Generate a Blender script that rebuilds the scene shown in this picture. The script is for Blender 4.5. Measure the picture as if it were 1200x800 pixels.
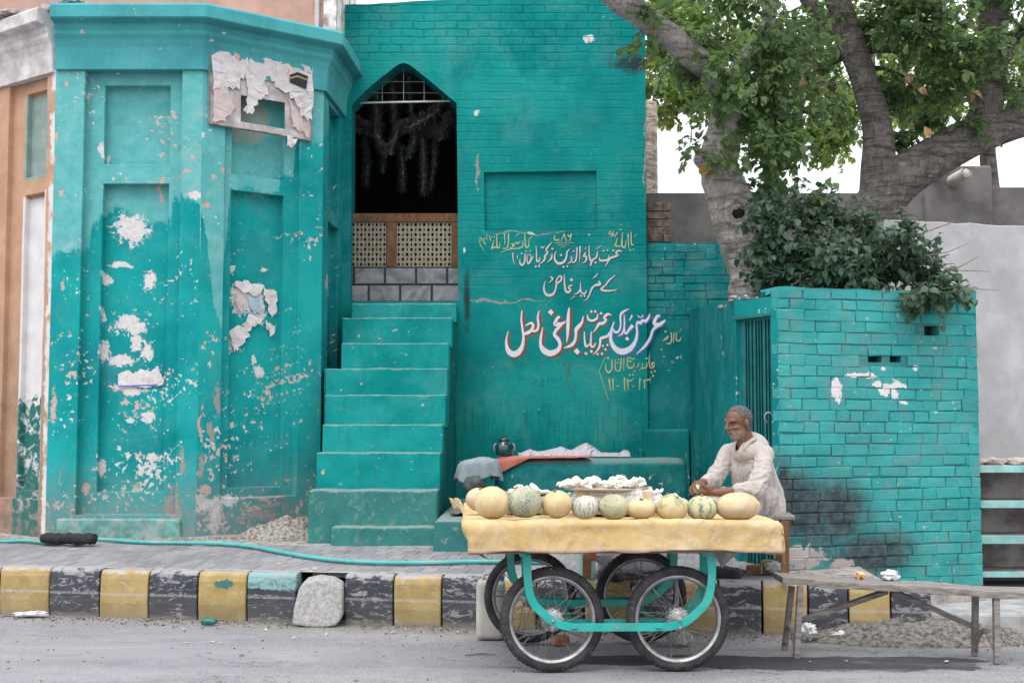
import bpy, bmesh, math, random
from mathutils import Vector, Matrix, noise as mn, Euler
R = math.radians
random.seed(7)
for o in list(bpy.data.objects): bpy.data.objects.remove(o)
S = bpy.context.scene
COL = S.collection

# ---------------------------------------------------------------- camera
EYE = 1.45
FPX = 1500.0                       # focal length in photo pixels (photo 1200 wide)
PITCH = math.atan(100 / FPX)
cam_d = bpy.data.cameras.new("camera"); cam = bpy.data.objects.new("camera", cam_d); COL.objects.link(cam)
cam.location = (0, 0, EYE); cam.rotation_euler = (R(90) + PITCH, 0, 0)
cam_d.sensor_width = 36; cam_d.lens = 36 * FPX / 1200; cam_d.clip_start = .05; cam_d.clip_end = 2000
S.camera = cam

# ---------------------------------------------------------------- sky, sun, exposure
SUN_EL, SUN_AZ = 58, 205           # azimuth clockwise from +Y
w = bpy.data.worlds.new("World"); S.world = w; w.use_nodes = True
wn = w.node_tree; bg = wn.nodes["Background"]
sky = wn.nodes.new("ShaderNodeTexSky"); sky.sky_type = 'NISHITA'; sky.sun_disc = False
sky.sun_elevation = R(SUN_EL); sky.sun_rotation = R(SUN_AZ); sky.dust_density = 6; sky.air_density = 1.2; sky.ozone_density = 1.0
hs = wn.nodes.new("ShaderNodeHueSaturation"); hs.inputs['Saturation'].default_value = .55
wn.links.new(sky.outputs[0], hs.inputs['Color'])
wtc = wn.nodes.new("ShaderNodeTexCoord"); wno = wn.nodes.new("ShaderNodeTexNoise"); wno.inputs['Scale'].default_value = 2.2; wno.inputs['Detail'].default_value = 5
wn.links.new(wtc.outputs['Generated'], wno.inputs['Vector'])
wmr = wn.nodes.new("ShaderNodeMapRange"); wmr.inputs[1].default_value = .25; wmr.inputs[2].default_value = .6; wmr.inputs[3].default_value = .6; wmr.inputs[4].default_value = 1.0
wn.links.new(wno.outputs['Fac'], wmr.inputs[0])
wmx = wn.nodes.new("ShaderNodeMix"); wmx.data_type = 'RGBA'; wn.links.new(wmr.outputs[0], wmx.inputs[0]); wn.links.new(hs.outputs[0], wmx.inputs[6])
wsp = wn.nodes.new("ShaderNodeSeparateXYZ"); wn.links.new(wtc.outputs['Generated'], wsp.inputs[0])
wel = wn.nodes.new("ShaderNodeMapRange"); wn.links.new(wsp.outputs[2], wel.inputs[0])
wel.inputs[1].default_value = 0; wel.inputs[2].default_value = 1; wel.inputs[3].default_value = 4.6; wel.inputs[4].default_value = 13.5   # overcast: three times brighter overhead than at the horizon
wsc = wn.nodes.new("ShaderNodeVectorMath"); wsc.operation = 'SCALE'; wsc.inputs[0].default_value = (1.0, 1.0, 1.055); wn.links.new(wel.outputs[0], wsc.inputs['Scale'])
wn.links.new(wsc.outputs[0], wmx.inputs[7])
wn.links.new(wmx.outputs[2], bg.inputs[0])
bg.inputs[1].default_value = .15
sl = bpy.data.lights.new("sun", 'SUN'); so = bpy.data.objects.new("sun", sl); COL.objects.link(so)
sl.energy = .8; sl.angle = R(24); sl.color = (1, .98, .95)
so.rotation_euler = (R(90 - SUN_EL), 0, R(180 - SUN_AZ)); so.location = (-3, -4, 20)
S.view_settings.view_transform = 'Standard'; S.view_settings.look = 'None'; S.view_settings.gamma = 1
S.view_settings.exposure = .62
try: S.view_settings.use_curve_mapping = False
except Exception: pass
S.cycles.max_bounces = 8; S.cycles.transparent_max_bounces = 8
S.cycles.use_denoising = True

# ---------------------------------------------------------------- layout helpers
CT, ST = math.cos(PITCH), math.sin(PITCH)
def ray(px, py):
    u, v = (px - 600) / FPX, (400 - py) / FPX
    return Vector((u, CT - v * ST, ST + v * CT))
def P(px, py, Y):
    """world point seen at photo pixel (px,py) at depth Y (a tape measure used while laying the place out)"""
    d = ray(px, py); k = Y / d.y
    return Vector((d.x * k, Y, EYE + d.z * k))
def PZ(px, py, z):
    d = ray(px, py); k = (z - EYE) / d.z
    return Vector((d.x * k, d.y * k, z))
def onplane(px, py, O, N):
    d = ray(px, py); C0 = Vector((0, 0, EYE)); k = (Vector(O) - C0).dot(N) / d.dot(N)
    return C0 + d * k
def lerp(a, b, t): return a + (b - a) * t
def fbm(p, o=4): return mn.fractal(Vector(p), 1.0, 2.0, o)

# ---------------------------------------------------------------- objects
WM = {}
def tag(o, label=None, cat=None, group=None, kind=None):
    if label: o["label"] = label
    if cat: o["category"] = cat
    if group: o["group"] = group
    if kind: o["kind"] = kind
    return o
def thing(name, label, cat, loc=(0, 0, 0), rz=0, group=None):
    o = bpy.data.objects.new(name, None); COL.objects.link(o); o.empty_display_size = .1
    o.location = loc; o.rotation_euler = (0, 0, rz)
    WM[o.name] = Matrix.Translation(loc) @ Matrix.Rotation(rz, 4, 'Z')
    return tag(o, label, cat, group)
def obj(name, bm, mat, parent=None, origin=None, smooth=False, bevel=0, segs=2, local=False, label=None, sub=0, angle=35):
    """link bm (world coordinates, or the parent's own when local) as ONE mesh object"""
    m = bpy.data.meshes.new(name)
    o = bpy.data.objects.new(name, m); COL.objects.link(o)
    pw = WM[parent.name] if parent else Matrix.Identity(4)
    if local:
        off = Matrix.Translation(origin) if origin is not None else Matrix.Identity(4)
        bm.transform(off.inverted()); mw = pw @ off; basis = off
    else:
        ow = Matrix.Translation(origin) if origin is not None else (pw if parent else Matrix.Identity(4))
        bm.transform(ow.inverted()); mw = ow; basis = pw.inverted() @ ow
    bm.to_mesh(m); bm.free()
    for mm in (mat if isinstance(mat, (list, tuple)) else [mat]): m.materials.append(mm)
    if parent: o.parent = parent
    o.matrix_basis = basis; WM[o.name] = mw
    if smooth:
        for p in m.polygons: p.use_smooth = True
    if bevel:
        b = o.modifiers.new("bevel", 'BEVEL'); b.width = bevel; b.segments = segs; b.limit_method = 'ANGLE'; b.angle_limit = R(angle)
    if sub:
        s = o.modifiers.new("sub", 'SUBSURF'); s.levels = sub; s.render_levels = sub
    if label: o["label"] = label
    return o
def single(name, bm, mat, label, cat, group=None, **k):
    return tag(obj(name, bm, mat, **k), label, cat, group)
def struct(name, bm, mat, **k):
    return tag(obj(name, bm, mat, **k), kind="structure")
def NB(): return bmesh.new()
def box(bm, x0, y0, z0, x1, y1, z1, M=None, jit=0, mi=0):
    vs = []
    for z in (z0, z1):
        for x, y in ((x0, y0), (x1, y0), (x1, y1), (x0, y1)):
            p = Vector((x, y, z))
            if jit: p += Vector([random.uniform(-jit, jit) for _ in range(3)])
            vs.append(bm.verts.new(M @ p if M else p))
    fs = []
    for f in ((0, 3, 2, 1), (4, 5, 6, 7), (0, 1, 5, 4), (1, 2, 6, 5), (2, 3, 7, 6), (3, 0, 4, 7)):
        q = bm.faces.new([vs[i] for i in f]); q.material_index = mi; fs.append(q)
    return vs
def hexa(bm, b, t):
    """closed block from 4 bottom and 4 top points (counter-clockwise from above)"""
    vs = [bm.verts.new(p) for p in list(b) + list(t)]
    for f in ((0, 3, 2, 1), (4, 5, 6, 7), (0, 1, 5, 4), (1, 2, 6, 5), (2, 3, 7, 6), (3, 0, 4, 7)): bm.faces.new([vs[i] for i in f])
def prism(bm, pts, vec):
    vec = Vector(vec); a = [bm.verts.new(Vector(p)) for p in pts]; b = [bm.verts.new(Vector(p) + vec) for p in pts]
    n = len(a); bm.faces.new(a[::-1]); bm.faces.new(b)
    for i in range(n): bm.faces.new((a[i], a[(i + 1) % n], b[(i + 1) % n], b[i]))
def frame_of(t):
    t = t.normalized(); a = Vector((0, 0, 1)) if abs(t.z) < .9 else Vector((1, 0, 0))
    n = t.cross(a).normalized(); return n, t.cross(n).normalized()
def crom(pts, k=6):
    """smooth curve through tuples of floats"""
    out = []; n = len(pts)
    for i in range(n - 1):
        p0, p1, p2, p3 = pts[max(i - 1, 0)], pts[i], pts[i + 1], pts[min(i + 2, n - 1)]
        for j in range(k):
            t = j / k
            out.append(tuple(.5 * (2 * b + (c - a) * t + (2 * a - 5 * b + 4 * c - d) * t * t + (3 * b - a - 3 * c + d) * t ** 3) for a, b, c, d in zip(p0, p1, p2, p3)))
    out.append(tuple(pts[-1])); return out
def tube(bm, pts, rad, seg=10, caps=True, wob=0, wf=3.0, n0=None, flat=1.0):
    """tube through pts; rad number or per-point list"""
    pts = [Vector(p[:3]) for p in pts]; n = len(pts)
    rs = rad if isinstance(rad, (list, tuple)) else [rad] * n
    rings = []; nn = None
    for i, p in enumerate(pts):
        t = (pts[min(i + 1, n - 1)] - pts[max(i - 1, 0)])
        if t.length < 1e-9: t = Vector((0, 0, 1))
        t.normalize()
        if nn is None: nn = Vector(n0) if n0 is not None else frame_of(t)[0]
        nn = (nn - t * nn.dot(t)); nn = nn.normalized() if nn.length > 1e-6 else frame_of(t)[0]
        bb = t.cross(nn); ring = []
        for k in range(seg):
            a = 2 * math.pi * k / seg; d = nn * math.cos(a) + bb * math.sin(a) * flat
            r = rs[i]
            if wob: r *= 1 + wob * mn.noise((p + d * r) * wf)
            ring.append(bm.verts.new(p + d * r))
        rings.append(ring)
    for a, b in zip(rings, rings[1:]):
        for k in range(seg): bm.faces.new((a[k], a[(k + 1) % seg], b[(k + 1) % seg], b[k]))
    if caps: bm.faces.new(rings[0][::-1]); bm.faces.new(rings[-1])
    return rings
def lathe(bm, prof, M=None, seg=24):
    """prof: (radius, height) along local z"""
    rings = []
    for r, z in prof:
        rings.append([bm.verts.new((M or Matrix()) @ Vector((max(r, 1e-4) * math.cos(2 * math.pi * k / seg), max(r, 1e-4) * math.sin(2 * math.pi * k / seg), z))) for k in range(seg)])
    for a, b in zip(rings, rings[1:]):
        for k in range(seg): bm.faces.new((a[k], a[(k + 1) % seg], b[(k + 1) % seg], b[k]))
    bm.faces.new(rings[0][::-1]); bm.faces.new(rings[-1])
def blob(bm, c, r, sub=3, amp=.15, f=2.0, seed=0, M=None, flatz=None):
    c = Vector(c); r = Vector(r) if not isinstance(r, (int, float)) else Vector((r, r, r))
    res = bmesh.ops.create_icosphere(bm, subdivisions=sub, radius=1)
    for v in res['verts']:
        d = v.co.copy(); k = 1 + amp * fbm(d * f + Vector((seed * 7.3, seed * 3.1, seed)), 3)
        q = Vector((d.x * r.x * k, d.y * r.y * k, d.z * r.z * k))
        if flatz is not None and q.z < flatz: q.z = flatz + (q.z - flatz) * .08
        v.co = (M @ q if M else q) + c
    return res['verts']
def bm_displace(bm, amp, f, seed=0, o=3):
    bm.normal_update()
    for v in bm.verts: v.co += v.normal * amp * fbm(v.co * f + Vector((seed, seed * 2, 0)), o)
def realize(bm, voxel, smooth=4, factor=.5):
    """union of the overlapping closed pieces in bm as one continuous skin (voxel remesh)"""
    m = bpy.data.meshes.new("tmp"); bm.to_mesh(m); bm.free()
    o = bpy.data.objects.new("tmp", m); COL.objects.link(o)
    r = o.modifiers.new("r", 'REMESH'); r.mode = 'VOXEL'; r.voxel_size = voxel
    if smooth: s = o.modifiers.new("s", 'SMOOTH'); s.iterations = smooth; s.factor = factor
    dg = bpy.context.evaluated_depsgraph_get(); dg.update()
    me = bpy.data.meshes.new_from_object(o.evaluated_get(dg))
    b = bmesh.new(); b.from_mesh(me)
    bpy.data.objects.remove(o); bpy.data.meshes.remove(m); bpy.data.meshes.remove(me)
    return b
def capsule(bm, p0, p1, r0, r1, seg=14):
    p0, p1 = Vector(p0), Vector(p1); ax = p1 - p0; L = ax.length; t = ax.normalized()
    pts, rs = [], []
    for k in range(6):
        a = math.pi / 2 * (1 - k / 5); pts.append(p0 - t * r0 * math.sin(a)); rs.append(max(r0 * math.cos(a), 1e-4))
    for k in range(6):
        a = math.pi / 2 * k / 5; pts.append(p1 + t * r1 * math.sin(a)); rs.append(max(r1 * math.cos(a), 1e-4))
    tube(bm, pts, rs, seg)
def ellips(bm, c, r, rot=None):
    M = Matrix.Translation(c) @ (rot or Matrix()) @ Matrix.Diagonal((r[0], r[1], r[2], 1))
    bmesh.ops.create_icosphere(bm, subdivisions=3, radius=1, matrix=M)
def copy_tree(o, parent=None):
    c = o.copy(); COL.objects.link(c)
    if parent: c.parent = parent
    for ch in list(o.children): copy_tree(ch, c)
    return c
# ---------------------------------------------------------------- node materials
class NT:
    def __init__(s, name):
        s.m = bpy.data.materials.new(name); s.m.use_nodes = True; s.t = s.m.node_tree
        s.b = s.t.nodes["Principled BSDF"]; s.tc = None
    def n(s, k): return s.t.nodes.new("ShaderNode" + k)
    def put(s, sock, v):
        if isinstance(v, bpy.types.NodeSocket): s.t.links.new(v, sock)
        elif isinstance(v, (tuple, list)) and len(v) == 3 and sock.type == 'RGBA': sock.default_value = (*v, 1)
        else: sock.default_value = v
    def co(s, k='Object'):
        if not s.tc: s.tc = s.n("TexCoord")
        return s.tc.outputs[k]
    def math(s, op, a, b=0.0, c=None, clamp=False):
        n = s.n("Math"); n.operation = op; n.use_clamp = clamp; s.put(n.inputs[0], a); s.put(n.inputs[1], b)
        if c is not None: s.put(n.inputs[2], c)
        return n.outputs[0]
    def add(s, a, b): return s.math('ADD', a, b)
    def mul(s, a, b): return s.math('MULTIPLY', a, b)
    def mx(s, a, b): return s.math('MAXIMUM', a, b)
    def vm(s, op, a, b=(0, 0, 0)):
        n = s.n("VectorMath"); n.operation = op; s.put(n.inputs[0], a); s.put(n.inputs[1], b)
        return n.outputs['Value'] if op in ('LENGTH', 'DOT_PRODUCT', 'DISTANCE') else n.outputs[0]
    def sep(s, v):
        n = s.n("SeparateXYZ"); s.put(n.inputs[0], v); return n.outputs
    def noise(s, v, scale, detail=4, rough=.55, dist=0, off=None):
        if off is not None: v = s.vm('ADD', v, off)
        n = s.n("TexNoise"); s.put(n.inputs['Vector'], v); n.inputs['Scale'].default_value = scale
        n.inputs['Detail'].default_value = detail; n.inputs['Roughness'].default_value = rough; n.inputs['Distortion'].default_value = dist
        return n.outputs['Fac']
    def ncol(s, v, scale, detail=3):
        n = s.n("TexNoise"); s.put(n.inputs['Vector'], v); n.inputs['Scale'].default_value = scale; n.inputs['Detail'].default_value = detail
        return n.outputs['Color']
    def vor(s, v, scale, feat='F1', out='Distance', rnd=1):
        n = s.n("TexVoronoi"); n.feature = feat; s.put(n.inputs['Vector'], v); n.inputs['Scale'].default_value = scale; n.inputs['Randomness'].default_value = rnd
        return n.outputs[out]
    def mr(s, f, a, b, c=0.0, d=1.0, smooth=True):
        n = s.n("MapRange"); n.interpolation_type = 'SMOOTHSTEP' if smooth else 'LINEAR'; s.put(n.inputs[0], f)
        for i, q in enumerate((a, b, c, d)): s.put(n.inputs[i + 1], q)
        return n.outputs[0]
    def mix(s, f, a, b, mode='MIX'):
        n = s.n("Mix"); n.data_type = 'RGBA'; n.blend_type = mode; s.put(n.inputs[0], f); s.put(n.inputs[6], a); s.put(n.inputs[7], b); return n.outputs[2]
    def hsv(s, c, h=.5, sa=1.0, v=1.0):
        n = s.n("HueSaturation"); s.put(n.inputs['Color'], c); s.put(n.inputs['Hue'], h); s.put(n.inputs['Saturation'], sa); s.put(n.inputs['Value'], v); return n.outputs[0]
    def scale(s, v, sc): return s.vm('MULTIPLY', v, sc)
    def curve(s, f, pts):
        n = s.n("FloatCurve"); c = n.mapping.curves[0]
        while len(c.points) < len(pts): c.points.new(.5, .5)
        for p, (x, y) in zip(c.points, pts): p.location = (x, y); p.handle_type = 'VECTOR'
        n.mapping.update(); s.put(n.inputs['Value'], f); return n.outputs[0]
    def bump(s, h, strength=.3, dist=.01, nrm=None):
        n = s.n("Bump"); n.inputs['Strength'].default_value = strength; n.inputs['Distance'].default_value = dist; s.put(n.inputs['Height'], h)
        if nrm is not None: s.put(n.inputs['Normal'], nrm)
        return n.outputs[0]
    def rand(s): return s.n("ObjectInfo").outputs['Random']
    def attr(s, name):
        n = s.n("Attribute"); n.attribute_name = name; return n.outputs['Color']
    def done(s, col, rough=.7, bump=None, metal=0, spec=.4, **kw):
        s.put(s.b.inputs['Base Color'], col); s.put(s.b.inputs['Roughness'], rough); s.b.inputs['Metallic'].default_value = metal
        s.b.inputs['Specular IOR Level'].default_value = spec
        if bump is not None: s.t.links.new(bump, s.b.inputs['Normal'])
        for k, v in kw.items(): s.put(s.b.inputs[k.replace('_', ' ')], v)
        return s.m

PAINT_DEEP = (.006, .285, .285)
PAINT_FADE = (.10, .395, .39)
PAINT_WALL = (.004, .215, .20)
PLASTER = (.62, .59, .58)
PINK = (.50, .36, .31)
CEMENT = (.30, .29, .28)

def ellipses(n, uv, lst):
    """largest of 1-distance over ellipses (u, z, ru, rz)"""
    f = None
    for (cu, cz, ru, rz) in lst:
        d = n.vm('LENGTH', n.vm('MULTIPLY', n.vm('SUBTRACT', uv, (cu, cz, 0)), (1 / ru, 1 / rz, 0)))
        q = n.math('SUBTRACT', 1.0, d)
        f = q if f is None else n.mx(f, q)
    return n.mx(f, -1.0) if f is not None else None

def old_paint(name, coord='UV', deep=PAINT_DEEP, fade=None, line=None, W=1.0, H=6.0, white=(), pink=(), grey=(), dark=(), base_z=None, chips=.5, seed=0, brick=None,
              plaster=PLASTER, dirt=(.22, .22, .21), flip=False, streak=None, pale=(), fresh=()):
    """brushed wall paint, two coats, flaked to plaster. coord UV carries (metres along, metres up)"""
    n = NT(name); uv = n.co(coord)
    if coord == 'Object':
        q = n.sep(uv); c = n.n("CombineXYZ"); n.put(c.inputs[0], q[0]); n.put(c.inputs[1], q[2]); n.put(c.inputs[2], 0.0); flat = c.outputs[0]
        vec = uv
    else: flat = uv; vec = n.vm('ADD', uv, (seed * 5.1, 0, seed * 1.7))
    s2 = n.sep(flat)
    big = n.noise(vec, 1.3, 4, .6); mid = n.noise(vec, 7, 5, .65); fine = n.noise(vec, 45, 4, .6); brush = n.noise(n.scale(vec, (22, 3.5, 3.5)), 2.2, 4, .6)
    col = n.mix(n.mr(big, .3, .7), n.hsv(deep, .508, 1, .80), n.hsv(deep, .494, .97, 1.18))
    if fade is not None:
        edge = n.curve(n.math('DIVIDE', s2[0], W, clamp=True), [(a / W, b / H) for a, b in line])
        k = n.math('SUBTRACT', s2[1], n.mul(edge, H))
        k = n.add(k, n.mul(n.math('SUBTRACT', n.noise(vec, 5, 5, .6), .5), .42))
        k = n.mr(n.add(k, n.mul(n.math('SUBTRACT', brush, .5), .16)), -.03, .035)
        if flip: k = n.math('SUBTRACT', 1.0, k)
        fc = n.mix(n.mr(mid, .3, .7), n.hsv(fade, .5, 1.0, .90), n.hsv(fade, .5, .9, 1.1))
        col = n.mix(k, col, fc)
        col = n.mix(n.mul(n.mul(k, n.mr(n.noise(vec, 3.1, 6, .7, 1.0, (3, 9, 2)), .55, .72)), .5), col, (.33, .45, .42))
    if fresh:
        f = ellipses(n, vec if False else flat, fresh); k = n.mr(n.add(f, n.mul(n.math('SUBTRACT', n.noise(n.scale(vec, (1.6, 1.6, 1)), 3, 6, .66), .5), 2.0)), .0, .5); col = n.mix(n.mul(k, .75), col, n.hsv(deep, .493, .96, 1.30))
    if streak:
        z1, z0 = streak
        st = n.noise(n.scale(vec, (26, 1.4, 1.4)), 1.6, 4, .7)
        m = n.mul(n.mul(n.mr(st, .48, .66), n.mr(s2[1], z1, z1 - .5)), n.mr(s2[1], z0 - .2, z0 + .3))
        col = n.mix(n.mul(m, .8), col, n.hsv(deep, .505, .97, .60))
    col = n.mix(n.mul(n.mr(brush, .45, .75), .22), col, n.hsv(deep, .5, .97, 1.45))
    col = n.mix(n.mul(n.mr(n.noise(vec, 2.1, 6, .72, .5, (6, 1, 9)), .47, .70), .42), col, n.mix(.45, col, (.17, .34, .32)))
    # flaking
    warp = n.vm('ADD', flat, n.scale(n.vm('SUBTRACT', n.ncol(vec, 4.5, 4), (.5, .5, .5)), (.15, .17, 0)))
    height = n.add(n.mul(brush, .35), n.add(n.mul(mid, .6), n.mul(fine, .25)))
    wn_ = n.noise(vec, 11, 7, .72, .5, (11 + seed, 2, 5)); wn2 = n.noise(vec, 32, 5, .68, .6, (1, 12 + seed, 5))
    def flake(lst, thr, c1, amp=1.15, base=0.0):
        nonlocal col, height
        f = ellipses(n, warp, lst)
        k = n.add(f, n.mul(n.math('SUBTRACT', n.add(n.mul(wn_, .55), n.mul(wn2, .45)), .5), 3.4 * amp))
        k = n.mr(k, thr, thr + .05)
        col = n.mix(k, col, n.mix(n.mr(fine, .3, .75), n.hsv(c1, .5, 1, .86), n.hsv(c1, .5, .9, 1.1)))
        height = n.add(height, n.mul(k, -1.6)); return k
    # chips scattered everywhere
    if chips:
        cn = n.noise(vec, 21, 4, .55, .3, (seed * 3.3, 4, 8)); cm = n.noise(vec, 1.9, 3, .5, 0, (9, seed * 2.1, 8))
        k = n.mr(n.add(n.add(cn, n.mul(cm, .60)), n.mr(s2[1], 3.4, .5, -.06, .03)), 1.030 - .085 * chips, 1.040 - .085 * chips)
        cc = n.mix(n.mr(n.noise(vec, 2.3, 2), .45, .55), (.52, .40, .36), (.58, .57, .55))
        col = n.mix(k, col, cc); height = n.add(height, n.mul(k, -1.4))
        k2 = n.mr(n.noise(vec, 34, 2, .5, 0, (2, seed, 1)), .765 - .03 * chips, .772 - .03 * chips)
        col = n.mix(n.mul(k2, .8), col, (.42, .43, .42))
    if pink: flake(pink, .30, PINK)
    if grey: flake(grey, .30, (.30, .28, .26))
    if white: flake(white, .16, plaster)
    if pale:
        f = ellipses(n, flat, pale); k = n.mr(n.add(f, n.mul(n.math('SUBTRACT', wn_, .5), 1.0)), .12, .2); col = n.mix(k, col, n.mix(n.mr(mid, .3, .7), (.24, .33, .285), (.30, .38, .33)))
    if dark:
        f = ellipses(n, flat, dark); k = n.add(f, n.mul(n.math('SUBTRACT', mid, .5), 1.4)); k = n.mr(k, .0, .75)
        col = n.mix(n.mul(k, .9), col, (.028, .03, .034))
    if base_z is not None:
        k = n.mr(n.add(s2[1], n.mul(n.math('SUBTRACT', mid, .5), .5)), base_z + .80, base_z - .05)
        k = n.mul(k, n.add(.42, n.mul(n.mr(n.noise(vec, 13, 5, .7), .38, .62), .45)))
        col = n.mix(k, col, dirt)
    nrm = None
    if brick:
        bw, bh, z0, amt = brick
        dv = n.vm('ADD', flat, n.scale(n.vm('SUBTRACT', n.ncol(vec, 4), (.5, .5, .5)), (.05, .034, .0)))
        b = n.n("TexBrick"); n.put(b.inputs['Vector'], dv); b.inputs['Scale'].default_value = 1; b.inputs['Brick Width'].default_value = bw; b.inputs['Row Height'].default_value = bh
        b.inputs['Mortar Size'].default_value = .011; b.inputs['Mortar Smooth'].default_value = .9; b.inputs['Bias'].default_value = 0
        inv = n.math('SUBTRACT', 1.0, b.outputs['Fac']); zone = n.mr(n.add(s2[1], n.mul(n.math('SUBTRACT', big, .5), .9)), z0 - .1, z0 + .2)
        zone = n.mul(zone, n.add(n.mul(n.mr(s2[1], 5.35, 5.5), .75), n.add(.14, n.mul(n.mr(n.noise(vec, 1.6, 3), .42, .66), .50))))
        bh_ = n.mul(n.mul(inv, zone), amt)
        nrm = n.bump(n.add(bh_, n.add(n.mul(n.noise(n.scale(vec, (2.2, 2.2, 9)), 1.4, 5, .62, .5), .75 * amt), n.mul(n.noise(vec, 13, 4), .35 * amt))), .7, .014)
        jm = n.mul(n.mul(b.outputs['Fac'], zone), n.mul(n.mr(n.noise(vec, 5, 4), .4, .62), .42)); col = n.mix(jm, col, n.hsv(deep, .5, .9, .38))
    bp = n.bump(height, .45, .008, nrm)
    return n.done(col, n.mr(mid, .3, .7, .5, .78), bp, spec=.03)

def simple(name, col, rough=.7, var=.25, scale=12, bump=.2, metal=0, spec=.4, coord='Object', dust=None, col2=None, stretch=(1, 1, 1), bdist=.004, **kw):
    n = NT(name); v = n.scale(n.co(coord), stretch)
    a = n.noise(v, scale, 5, .62); b = n.noise(v, scale * 5, 4, .6)
    c = n.mix(n.mr(a, .3, .7), n.hsv(col, .5, 1.03, 1 - var), n.hsv(col2 or col, .5, .97, 1 + var))
    if dust: c = n.mix(n.mul(n.mr(n.noise(v, scale * .6, 5, .7, .5, (4, 4, 4)), .42, .68), dust[1]), c, dust[0])
    return n.done(c, rough, n.bump(n.add(a, n.mul(b, .4)), bump, bdist) if bump else None, metal, spec, **kw)

def plain_wood(name, col, dark=.45, grain=(2, 26, 26), rough=.75):
    n = NT(name); v = n.co(); g = n.noise(n.scale(v, grain), 1.6, 6, .65, .4); f = n.noise(n.scale(v, grain), 7, 3)
    c = n.mix(n.mr(g, .3, .7), n.hsv(col, .5, 1.05, dark), col); c = n.mix(n.mul(n.mr(n.noise(v, 9, 5, .7), .5, .75), .4), c, (.30, .28, .25))
    return n.done(c, rough, n.bump(n.add(g, n.mul(f, .4)), .5, .006), spec=.25)

def cloth(name, col, col2=None, weave=700, rough=.9, wr=.35, dirt=None, sheen=.2):
    n = NT(name); v = n.co(); a = n.noise(v, 5, 4, .6); w_ = n.noise(v, weave, 1); cr = n.noise(v, 14, 4, .55, .8)
    c = n.mix(n.mr(a, .3, .7), col, col2 or n.hsv(col, .5, 1, .82))
    if dirt: c = n.mix(n.mul(n.mr(n.noise(v, 3.2, 6, .7, .6, (3, 1, 7)), .48, .72), dirt[1]), c, dirt[0])
    return n.done(c, rough, n.bump(n.add(n.mul(w_, .12), cr), wr, .012), spec=.15, Sheen_Weight=sheen)
M = {}
# ================================================================ GROUND, ROAD, KERB, PAVEMENT
KS = -.168                                     # the kerb runs slightly towards the camera on the right
def kerbY(x): return 10.02 + KS * (x + 4.0)
KD = Vector((1, KS, 0)).normalized(); KN = Vector((-KD.y, KD.x, 0))
def pave_z(x, y): return .37 + .055 * max(0, min(1.75, y - kerbY(x) - .15))

def mat_road():
    n = NT("road"); v = n.co()
    a = n.noise(n.scale(v, (.5, 1.6, 1)), 1.0, 6, .65); g = n.noise(v, 110, 3, .7); g2 = n.vor(v, 160); big = n.noise(n.scale(v, (.35, 1.2, 1)), .9, 3)
    s = n.sep(v)
    c = n.mix(n.mr(a, .3, .7), (.172, .173, .186), (.238, .239, .254))
    g3 = n.noise(v, 38, 5, .75); c = n.mix(n.mul(n.mr(g, .42, .72), .6), c, (.44, .44, .45)); c = n.mix(n.mul(n.mr(g, .52, .28), .7), c, (.085, .085, .09)); c = n.mix(n.mul(n.mr(g3, .42, .26), .55), c, (.12, .12, .125)); c = n.mix(n.mul(n.mr(n.noise(v, 2.6, 6, .75, .4, (9, 9, 0)), .5, .68), .35), c, (.35, .35, .355))
    # pale dust swept against the kerb
    kd = n.math('SUBTRACT', n.add(n.mul(s[0], KS), 10.02 + KS * 4.0), s[1])
    dz = n.mr(n.add(kd, n.mul(n.math('SUBTRACT', a, .5), .9)), .62, .02)
    c = n.mix(n.mul(dz, .80), c, n.mix(n.mr(g, .35, .7), (.165, .15, .13), (.30, .28, .255)))
    # wet patch under the bench; last ellipse paints the shadow beneath the cart
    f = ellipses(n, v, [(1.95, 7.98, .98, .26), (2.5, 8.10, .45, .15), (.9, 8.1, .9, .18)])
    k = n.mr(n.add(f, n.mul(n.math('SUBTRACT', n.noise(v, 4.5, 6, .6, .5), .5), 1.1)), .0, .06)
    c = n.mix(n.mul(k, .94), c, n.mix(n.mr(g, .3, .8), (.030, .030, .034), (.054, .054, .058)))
    # oily blotches
    o = n.mr(n.noise(n.scale(v, (1, 2.4, 1)), 1.5, 5, .7, .6, (5, 2, 0)), .50, .72); c = n.mix(n.mul(o, .42), c, (.14, .14, .148))
    cr = n.math('ABSOLUTE', n.math('SUBTRACT', n.noise(n.scale(v, (.6, 1.1, 1)), 1.3, 6, .62, .5, (31, 5, 0)), .5)); crm = n.mul(n.mr(cr, .006, .001), n.mr(n.noise(v, .9, 3, .5, 0, (4, 4, 4)), .5, .6)); c = n.mix(n.mul(crm, .8), c, (.06, .06, .062))
    du = n.mr(n.noise(n.scale(v, (.5, 1.8, 1)), 1.1, 6, .72, .4, (13, 7, 0)), .52, .66); c = n.mix(n.mul(du, .40), c, n.mix(n.mr(g, .3, .7), (.26, .25, .235), (.40, .385, .365)))
    bp = n.bump(n.add(n.mul(g, 1.0), n.add(g2, n.mul(a, .6))), .55, .006)
    ro = n.math('SUBTRACT', .92, n.mul(k, .35))
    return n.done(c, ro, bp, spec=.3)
bm = NB(); xs = [-300, -40, -12, -8] + [-8 + .4 * i for i in range(1, 41)] + [12, 40, 300]
rows = []
for fy in (-300, -40, 0, 4, 6, 7.2, 8, 8.6, 9, 9.4):
    rows.append([bm.verts.new((x, fy if fy < 9.3 else max(kerbY(max(-12, min(12, x))) + .1, 0), (0.0 if fy < 6 else .012 * mn.noise(Vector((x * .5, fy * .5, 0)))))) for x in xs])
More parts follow.
